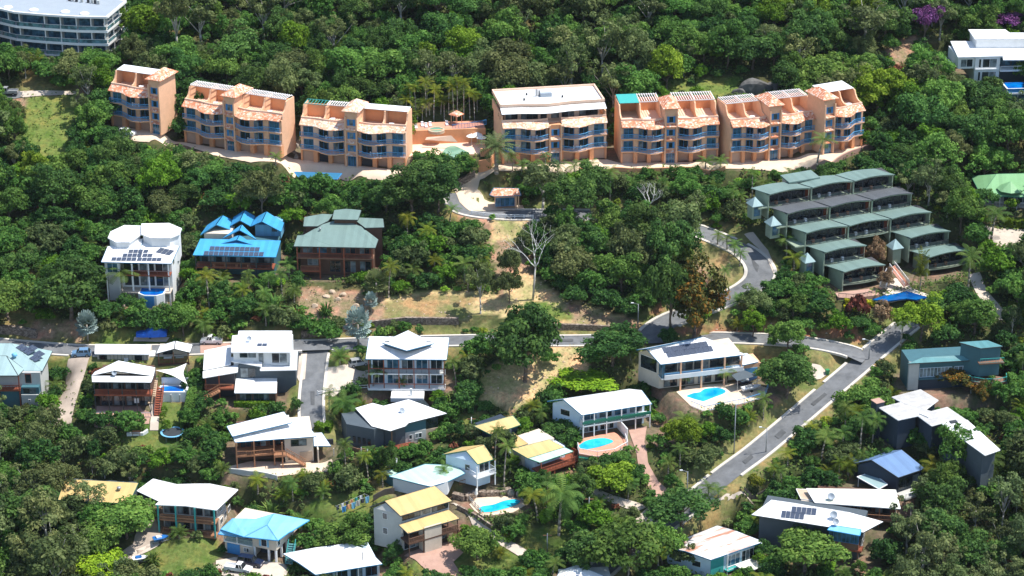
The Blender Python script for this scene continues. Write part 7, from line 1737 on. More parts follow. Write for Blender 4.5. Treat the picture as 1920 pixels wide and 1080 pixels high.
def crown_arrays(seed, Rr, Hc, z0, ncl, nlf, leaf, zmin=-.25, fill=.55, clr=(.26, .42), rag=.25):
    rs = np.random.RandomState(seed)
    d = sphere_dirs(ncl, rs, zmin); rad = rs.uniform(fill, .95, ncl)
    lob = 1 + rag * np.sin(d[:, 0] * 3.1 + seed) * np.cos(d[:, 1] * 2.7 + seed * 1.7)
    cc = d * (rad * lob)[:, None] * np.array([Rr, Rr, Hc / 2]) + np.array([0, 0, z0 + Hc / 2])
    cr = rs.uniform(*clr, ncl) * Rr
    per = np.maximum((cr ** 2 / (cr ** 2).sum() * nlf).astype(int), 4)
    C, Nn, S, V = [], [], [], []
    for i in range(ncl):
        k = per[i]; u = sphere_dirs(k, rs, -.55); q = rs.uniform(.55, 1.08, k)
        C.append(cc[i] + u * (q * cr[i])[:, None] * np.array([1, 1, .8])); Nn.append(u * .9 + rs.randn(k, 3) * .45 + np.array([0, 0, .35]))
        S.append(rs.uniform(.7, 1.3, k) * leaf); V.append(np.clip(rs.uniform(.15, .75) + rs.randn(k) * .16, 0, 1))
    return np.concatenate(C), np.concatenate(Nn), np.concatenate(S), np.concatenate(V), cc
def trunk_mesh(name, mat, H_, r, limbs, seed, lean=.0):
    rs = random.Random(seed); mb = MB(); p = Vector((0, 0, -.6)); n = 6
    top = None
    for i in range(n):
        q = Vector((lean * (i + 1) / n * H_ + rs.uniform(-.12, .12) * r * 3, rs.uniform(-.12, .12) * r * 3, -.6 + (H_ + .6) * (i + 1) / n))
        mb.bar(p, q, r * (1 - .65 * i / n), 6, r * (1 - .65 * (i + 1) / n)); p = q
    for L in limbs:
        a = Vector((lean * H_ * .6, 0, H_ * rs.uniform(.45, .8))); b = Vector(L)
        m = a.lerp(b, .5) + Vector((rs.uniform(-.3, .3), rs.uniform(-.3, .3), rs.uniform(-.1, .4)))
        mb.bar(a, m, r * .42, 5, r * .26); mb.bar(m, b, r * .26, 4, r * .08)
    return mb.mesh(name, mat, True)
PROTO = {}
def make_broad(key, seed, Rr, Hc, z0, ncl, nlf, leaf, bark='bark', **kw):
    C, Nn, S, V, cc = crown_arrays(seed, Rr, Hc, z0, ncl, nlf, leaf, **kw)
    rs = np.random.RandomState(seed + 99)
    PROTO[key] = (trunk_mesh('trunk', bark, z0 + Hc * .45, .06 * Rr + .05, [tuple(c) for c in cc[:9]], seed), leaf_mesh('crown', C, Nn, S, V, 'leaf_mid', rs), Rr, z0 + Hc, (C, Nn, S, V))
# round and spreading broadleaf shapes, radius 4 m
make_broad('b0', 1, 4.0, 6.6, 1.4, 70, 6200, .33, clr=(.16, .36), rag=.35)
make_broad('b1', 2, 4.0, 5.6, 1.2, 64, 5800, .34, clr=(.15, .4), rag=.55)
make_broad('b2', 3, 4.0, 7.8, 1.6, 80, 6600, .31, clr=(.14, .34), rag=.5)
make_broad('b3', 4, 4.0, 6.0, 1.6, 52, 5200, .37, clr=(.18, .46), rag=.45)
make_broad('b4', 5, 4.0, 6.8, 1.0, 90, 6600, .28, clr=(.12, .3), rag=.6)
make_broad('b5', 6, 4.0, 7.0, 1.2, 60, 5600, .32, clr=(.14, .42), rag=.7, fill=.4)
make_broad('b6', 7, 4.0, 5.2, 1.6, 84, 6000, .30, clr=(.12, .3), rag=.6, fill=.45)
make_broad('g0', 11, 3.6, 6.4, 3.4, 26, 1700, .34, 'bark_pale', zmin=-.5, fill=.35, clr=(.2, .34), rag=.5)
make_broad('g1', 12, 3.4, 7.2, 3.0, 30, 1800, .32, 'bark_pale', zmin=-.6, fill=.3, clr=(.18, .32), rag=.6)
make_broad('g2', 13, 4.0, 5.8, 4.0, 24, 1600, .34, 'bark_pale', zmin=-.4, fill=.4, clr=(.2, .32), rag=.5)
make_broad('f0', 21, 4.6, 3.4, 2.4, 44, 3600, .34, zmin=-.05, fill=.4, clr=(.2, .3), rag=.2)
make_broad('s0', 31, 1.5, 2.2, .0, 18, 900, .26, rag=.3, zmin=-.2)
make_broad('s1', 32, 1.5, 1.8, .0, 16, 800, .30, rag=.45, zmin=-.2)
make_broad('s2', 33, 1.5, 2.6, .0, 20, 900, .24, rag=.35, zmin=-.3)
make_broad('d0', 41, 1.5, 2.4, .05, 40, 1700, .15, rag=.05, fill=.85, clr=(.2, .25), zmin=-.4)
def frond_quads(a0, el, L, droop, n, wid, rs, leaflet=1.0):
    """one arching palm leaf: leaflets along both sides of a rib"""
    out = []; p = Vector((0, 0, 0)); st = L / n; e = el; d0 = Vector((math.cos(a0), math.sin(a0), 0))
    side = Vector((-math.sin(a0), math.cos(a0), 0))
    for i in range(n):
        d = d0 * math.cos(e) + Vector((0, 0, math.sin(e))); q = p + d * st
        w = wid * math.sin(math.pi * (i + .8) / (n + .9)) ** .6
        for sg in (-1, 1):
            tip = p.lerp(q, .5) + side * sg * w + d * w * .55 + Vector((0, 0, -w * .45 * leaflet))
            out += [p, p.lerp(q, .62), tip + d * st * .2, tip - d * st * .1]
        p = q; e -= droop * (i + 1) / n * 2 / n
    return out
def make_palm(key, seed, H_, nf, L, droop, wid, mat, r=.14, lean=.05, elr=(-.5, 1.2), n=13, bark='palm_bark'):
    rs = random.Random(seed); mb = MB(); p = Vector((0, 0, -.5)); top = None
    for i in range(7):
        t = (i + 1) / 7; q = Vector((lean * H_ * t * t, 0, -.5 + (H_ + .5) * t)); mb.bar(p, q, r * (1.25 - .5 * (i / 7)), 7, r * (1.25 - .5 * t)); p = q
    P, V = [], []
    for k in range(nf):
        a = 2.4 * k + rs.uniform(-.2, .2); el = elr[0] + (elr[1] - elr[0]) * (k / max(nf - 1, 1)) + rs.uniform(-.1, .1)
        Q = frond_quads(a, el, L * rs.uniform(.85, 1.1), droop, n, wid, rs); v = rs.uniform(.25, .8)
        P += [x + p for x in Q]; V += [v + rs.uniform(-.1, .1) for _ in Q]
    me = quads('crown', np.array([tuple(x) for x in P]), np.array(V), mat)
    PROTO[key] = (mb.mesh('trunk', bark, True), me, L * .8, H_ + L * .4, None)
make_palm('p0', 1, 4.6, 17, 2.5, 1.5, .55, 'leaf_palm'); make_palm('p1', 2, 6.5, 15, 2.3, 1.3, .5, 'leaf_palm', lean=.12); make_palm('p2', 3, 3.0, 15, 2.1, 1.4, .5, 'leaf_palm')
make_palm('p3', 4, 5.5, 24, 3.4, 1.9, .62, 'leaf_palm', lean=.1, r=.17, n=15)                    # coconut
make_palm('cane', 5, 1.2, 24, 2.6, 1.3, .5, 'leaf_palm', r=.2, elr=(.1, 1.4))            # clumping cane palm
make_palm('date', 6, 5.6, 46, 3.6, 1.1, .42, 'leaf_gum', r=.30, elr=(-.75, 1.35), n=10, lean=.02)
make_palm('tall', 7, 9.0, 14, 2.2, 1.3, .5, 'leaf_yellowpalm', r=.11, lean=.03, bark='bark_pale')
def make_fan(key, seed, H_, nf, Rf, mat, stalk):
    rs = random.Random(seed); mb = MB().bar((0, 0, -.4), (0, 0, H_), .22, 8, .16); P, V = [], []
    for k in range(nf):
        a = 2.4 * k; el = -.45 + 1.75 * k / nf
        d = Vector((math.cos(a) * math.cos(el), math.sin(a) * math.cos(el), math.sin(el))); s = Vector((-math.sin(a), math.cos(a), 0)); u = s.cross(d)
        c = Vector((0, 0, H_)) + d * stalk; m = 9; v = rs.uniform(.2, .85)
        for i in range(m):
            t0 = -1.75 + 3.5 * i / m; t1 = -1.75 + 3.5 * (i + .75) / m
            e0 = c + (d * math.cos(t0) + s * math.sin(t0)) * Rf - Vector((0, 0, .25 * Rf * abs(math.sin(t0)))); e1 = c + (d * math.cos(t1) + s * math.sin(t1)) * Rf - Vector((0, 0, .25 * Rf * abs(math.sin(t1))))
            P += [c, e0, (e0 + e1) / 2 * 1.0 + d * .15, e1]; V += [v] * 4
    PROTO[key] = (mb.mesh('trunk', 'palm_bark', True), quads('crown', np.array([tuple(x) for x in P]), np.array(V), mat), stalk + Rf, H_ + 1.6, None)
make_fan('fan', 8, 2.6, 30, 1.15, 'leaf_silver', 1.2)
# pandanus-like spiky tuft
def make_tuft(key, seed, nb, L, mat):
    rs = random.Random(seed); P, V = [], []
    for k in range(nb):
        a = rs.uniform(0, 6.28); el = rs.uniform(.15, 1.3); d = Vector((math.cos(a), math.sin(a), 0)); s = Vector((-d.y, d.x, 0)) * .07 * L
        o = d * rs.uniform(0, .4) * L; l = L * rs.uniform(.7, 1.1); m = o + (d * math.cos(el) + Vector((0, 0, math.sin(el)))) * l * .6; t = m + (d * math.cos(el - .9) + Vector((0, 0, math.sin(el - .9)))) * l * .45
        P += [o - s, o + s, m + s, m - s, m - s, m + s, t + s * .2, t - s * .2]; V += [rs.uniform(.1, .9)] * 8
    PROTO[key] = (None, quads('leaves', np.array([tuple(x) for x in P]), np.array(V), mat), L * .9, L, None)
make_tuft('spike', 5, 90, 1.7, 'leaf_palm')

KINDN = dict(b='broadleaf_tree', g='gum_tree', f='spreading_tree', s='shrub', p='palm_tree', c='cane_palm', t='palm_tree', d='palm_tree')
def plant(key, pos, sx, sz, mat, name, label=None, cat=None, group=None, rot=None):
    tr, cr, r, h, _ = PROTO[key]
    root = empty(name, pos, rng.uniform(0, 6.28) if rot is None else rot, label, cat, group)
    root.scale = (sx * rng.uniform(.84, 1.18), sx * rng.uniform(.84, 1.18), sz)
    if tr is not None and not key.startswith('s') and key != 'd0': link('trunk', tr, root)
    c = link('foliage' if (key.startswith('s') or key == 'd0') else 'crown', cr, root)
    if mat: c.material_slots[0].link = 'OBJECT'; c.material_slots[0].material = MATS[mat]
    return root

# ------------------------------------------------------------------ what must stay open to view
HOUSE_OPEN = [
    [(0, 0), (236, 0), (232, 30), (200, 100), (140, 96), (60, 88), (0, 86)], [(205, 118), (333, 118), (335, 165), (312, 252), (225, 240), (205, 235)],
    [(345, 148), (545, 168), (548, 300), (345, 268)], [(563, 180), (765, 195), (768, 320), (563, 300)], [(922, 157), (1128, 157), (1140, 300), (945, 303), (922, 240)],
    [(1143, 180), (1350, 180), (1352, 303), (1165, 303)], [(1343, 172), (1530, 172), (1530, 285), (1370, 290)], [(1498, 162), (1620, 162), (1622, 275), (1530, 285)],
    [(918, 352), (976, 352), (976, 388), (930, 388)], [(1405, 333), (1690, 330), (1815, 485), (1812, 525), (1745, 555), (1640, 558), (1560, 548), (1500, 470), (1405, 395)],
    [(1822, 325), (1920, 325), (1920, 412), (1890, 410), (1850, 374)], [(190, 418), (343, 418), (335, 470), (315, 572), (262, 572), (250, 522), (195, 520)],
    [(362, 395), (532, 395), (530, 460), (520, 508), (368, 510)], [(551, 392), (720, 392), (720, 425), (706, 450), (700, 512), (560, 512)],
    [(0, 645), (97, 655), (80, 700), (68, 752), (34, 760), (0, 760)], [(172, 676), (290, 680), (285, 725), (283, 772), (175, 772)], [(178, 645), (283, 645), (283, 690), (178, 690)],
    [(292, 638), (362, 640), (357, 690), (298, 690)], [(290, 683), (352, 683), (350, 730), (300, 722)], [(296, 710), (350, 712), (345, 755), (296, 752)],
    [(250, 606), (320, 606), (322, 640), (250, 642)], [(375, 620), (557, 620), (557, 695), (520, 700), (520, 752), (440, 752), (376, 742)], [(380, 628), (412, 628), (412, 650), (380, 650)],
    [(685, 620), (842, 620), (842, 675), (832, 712), (700, 712)], [(425, 772), (547, 772), (620, 812), (620, 868), (600, 888), (440, 886), (440, 830)],
    [(650, 765), (700, 752), (766, 748), (838, 775), (822, 822), (760, 838), (700, 845), (655, 835)], [(1196, 655), (1319, 630), (1421, 675), (1430, 748), (1320, 768), (1285, 755), (1290, 725), (1240, 708)],
    [(1027, 750), (1203, 730), (1222, 757), (1218, 803), (1177, 840), (1120, 858), (1085, 850), (1085, 800)], [(985, 830), (1030, 824), (1075, 846), (1085, 880), (1072, 890), (1015, 888), (1012, 868), (950, 842), (945, 820), (965, 815)],
    [(895, 797), (960, 780), (976, 795), (930, 812)], [(730, 888), (797, 868), (830, 850), (907, 833), (925, 862), (925, 903), (880, 908), (840, 913), (740, 922)],
    [(693, 945), (815, 911), (860, 972), (855, 1010), (757, 1038), (695, 1012)], [(125, 898), (258, 905), (245, 945), (115, 938)], [(257, 898), (446, 908), (440, 950), (400, 992), (305, 995), (290, 948), (257, 922)],
    [(410, 963), (580, 963), (575, 1000), (520, 1055), (415, 1048)], [(531, 1018), (716, 1018), (716, 1080), (535, 1080)], [(1410, 937), (1470, 935), (1655, 975), (1620, 1000), (1610, 1030), (1545, 1025), (1540, 985), (1470, 970)],
    [(1495, 913), (1688, 915), (1688, 972), (1560, 945)], [(1245, 985), (1345, 985), (1432, 1012), (1438, 1062), (1330, 1080), (1250, 1058)], [(1600, 864), (1690, 842), (1735, 878), (1725, 905), (1690, 912), (1605, 888)],
    [(1641, 752), (1726, 730), (1760, 745), (1875, 843), (1847, 853), (1765, 800), (1721, 784), (1684, 792), (1645, 788)], [(1702, 680), (1798, 640), (1882, 640), (1888, 712), (1800, 700), (1710, 700)],
    [(1783, 55), (1920, 55), (1920, 197), (1882, 194), (1880, 153), (1832, 153), (1797, 128)], [(415, 1038), (540, 1050), (540, 1080), (415, 1080)], [(1060, 1078), (1088, 1062), (1130, 1078)], [(145, 690), (285, 690), (345, 760), (345, 832), (240, 838), (230, 803), (132, 803)], [(640, 938), (696, 938), (696, 966), (640, 968)],
]
GROUND_OPEN = [
    [(0, 156), (60, 150), (60, 178), (140, 175), (135, 225), (125, 295), (70, 295), (50, 230), (45, 185), (0, 182)], [(225, 240), (345, 268), (545, 298), (768, 320), (760, 345), (640, 336), (545, 330), (470, 312), (400, 298), (335, 276), (250, 268)],
    [(765, 238), (905, 240), (918, 300), (880, 290), (860, 298), (770, 272)], [(945, 303), (1140, 300), (1350, 300), (1530, 288), (1645, 272), (1560, 308), (1490, 324), (1400, 317), (1190, 318), (960, 322)],
    [(848, 347), (905, 325), (960, 310), (960, 328), (902, 345), (905, 372), (975, 388), (1000, 395), (1000, 405), (880, 402), (864, 380)], [(1300, 424), (1380, 440), (1460, 505), (1445, 530), (1350, 553), (1305, 545), (1300, 470)],
    [(1840, 428), (1920, 435), (1920, 458), (1866, 462)], [(1817, 515), (1830, 512), (1885, 590), (1880, 600), (1850, 588)],
    [(925, 412), (985, 415), (960, 460), (990, 500), (1060, 570), (1190, 603), (1190, 614), (710, 603), (715, 568), (790, 550), (900, 552), (940, 560), (925, 500)],
    [(0, 605), (80, 610), (140, 640), (260, 645), (180, 668), (0, 655)], [(560, 655), (640, 635), (640, 655), (570, 668)], [(995, 630), (1090, 630), (1090, 647), (995, 648)], [(720, 600), (1210, 608), (1210, 622), (1110, 632), (1000, 622), (850, 618)], [(1215, 600), (1225, 596), (1232, 632), (1205, 632)],
    [(1345, 625), (1400, 627), (1400, 640), (1345, 640)], [(1525, 640), (1640, 642), (1622, 668), (1560, 722), (1540, 712), (1520, 690)], [(138, 668), (170, 668), (133, 798), (106, 798)], [(276, 745), (345, 755), (345, 825), (245, 840), (240, 822), (280, 808)], [(185, 625), (250, 622), (250, 645), (180, 645)],
    [(568, 655), (612, 655), (604, 720), (598, 792), (568, 788)], [(614, 692), (690, 672), (690, 698), (622, 742)], [(900, 715), (925, 700), (1060, 702), (1020, 730), (975, 772), (930, 772), (900, 755)], [(1055, 650), (1102, 648), (1096, 695), (1055, 706)],
    [(818, 780), (925, 778), (900, 798), (825, 794)], [(565, 952), (700, 920), (735, 928), (690, 958), (595, 982)], [(757, 1042), (858, 1012), (870, 1035), (850, 1055), (868, 1080), (780, 1080)], [(880, 1052), (970, 1045), (955, 1062), (885, 1076)],
    [(845, 948), (1000, 1045), (985, 1052), (880, 985)], [(985, 995), (1010, 985), (1030, 1002), (1080, 990), (1030, 1038), (990, 1028)], [(210, 1052), (260, 990), (298, 978), (312, 1010), (235, 1055)], [(225, 1060), (315, 1012), (415, 1012), (415, 1048), (360, 1074), (260, 1072)],
    [(1178, 806), (1213, 802), (1210, 840), (1260, 933), (1240, 948), (1197, 865)], [(1105, 914), (1210, 950), (1188, 958), (1105, 924)], [(1640, 640), (1676, 648), (1580, 745), (1488, 818), (1382, 920), (1300, 942), (1265, 935), (1290, 908), (1400, 815), (1520, 720), (1560, 690)], [(1190, 975), (1235, 955), (1240, 982), (1200, 992)],
    [(1335, 930), (1435, 936), (1400, 956), (1350, 955)], [(893, 933), (978, 933), (978, 962), (900, 965), (870, 940)], [(1575, 552), (1660, 560), (1725, 562), (1722, 580), (1640, 590), (1572, 588)], [(570, 528), (610, 522), (640, 545), (700, 560), (690, 600), (580, 596)], [(1255, 160), (1380, 155), (1378, 178), (1258, 178)], [(1390, 145), (1455, 140), (1450, 168), (1395, 172)], [(1672, 95), (1712, 70), (1700, 120), (1680, 122)],
]
MS = 4
MASK = np.zeros((270, 480)); GOPEN = np.zeros((270, 480), bool)
gx_, gy_ = np.meshgrid(np.arange(480) * MS + MS / 2, np.arange(270) * MS + MS / 2)
rowy = np.array([ground(960, y * MS + MS / 2).y for y in range(270)])
for poly in HOUSE_OPEN:
    m = inpoly(gx_, gy_, poly); b = max(poly, key=lambda p: p[1]); MASK[m] = np.maximum(MASK[m], ground(*b).y + 2.5)
for i_, yb in ((9, 470), (42, 514)): MASK[inpoly(gx_, gy_, HOUSE_OPEN[i_])] = yb
for poly in GROUND_OPEN:
    m = inpoly(gx_, gy_, poly); MASK[m] = np.maximum(MASK[m], (np.repeat(rowy[:, None], 480, 1))[m]); GOPEN |= m
_ell = [(math.cos(a) * r, math.sin(a) * r) for r, n in ((.0, 1), (.5, 6), (.88, 12)) for a in [2 * math.pi * k / n for k in range(n)]]
def blocked(P, r, h, tol=1):
    """would a plant here stand in front of something that must be seen?"""
    bx, by = proj(P.x, P.y, P.z); tx, ty = proj(P.x, P.y, P.z + h); sc = FPX / (P.y * _cp - (P.z - CAMZ) * _sp); rp = r * sc
    i, j = int(by // MS), int(bx // MS)
    if 0 <= i < 270 and 0 <= j < 480 and GOPEN[i, j]: return True
    cy = (ty + by) / 2; hy = max((by - ty) / 2, 3); bad = 0
    for ex, ey in _ell:
        i, j = int((cy + ey * hy) // MS), int((bx + ex * rp) // MS)
        if 0 <= i < 270 and 0 <= j < 480 and MASK[i, j] > P.y:
            bad += 1
            if bad > tol: return True
    return False
ROADD = np.full(XX.shape, 99.0); PADM = np.zeros(XX.shape, bool)
for ln, wd in ROADS.values():
    for q_ in ln[::2]:
        sl = near(q_.x, q_.x, q_.y, q_.y, 12); ROADD[sl] = np.minimum(ROADD[sl], np.hypot(XX[sl] - q_.x, YY[sl] - q_.y) - wd / 2)
for F in FR.values():
    lx = (XX - F.o.x) * F.c + (YY - F.o.y) * F.s; ly = -(XX - F.o.x) * F.s + (YY - F.o.y) * F.c; a, b, c, d = F.pad
    PADM |= (a + .6 < lx) & (lx < b - .6) & (c + .6 < ly) & (ly < d - .6)
    if F is FR['terrace']: PADM |= (-2.2 - .42 * ly < lx) & (lx < 31 - .42 * ly) & (-3 < ly) & (ly < 26)
def on_hard(x, y, m=.8):
    i = int(round(x + 152)) + int(np.searchsorted(GX, -152.0)); j = int(round(y - 338)) + int(np.searchsorted(GY, 338.0))
    if not (0 <= i < len(GX) and 0 <= j < len(GY)): return False
    return PADM[j, i] or ROADD[j, i] < m
def shades(P, h):
    k = h * .62 / math.tan(SUN_EL); x, y = P.x - math.cos(SUN_AZ) * k, P.y - math.sin(SUN_AZ) * k
    px, py = proj(x, y, hfin(x, y)); i, j = int(py // MS), int(px // MS)
    return 0 <= i < 270 and 0 <= j < 480 and GOPEN[i, j]
TAKEN = []
CELL = {}
def free(x, y, r, f):
    ci, cj = int(x // 6), int(y // 6)
    for a in range(ci - 2, ci + 3):
        for b in range(cj - 2, cj + 3):
            for (u, v, q) in CELL.get((a, b), ()):
                if (u - x) ** 2 + (v - y) ** 2 < (f * (q + r)) ** 2: return False
    return True
def take(x, y, r): CELL.setdefault((int(x // 6), int(y // 6)), []).append((x, y, r))

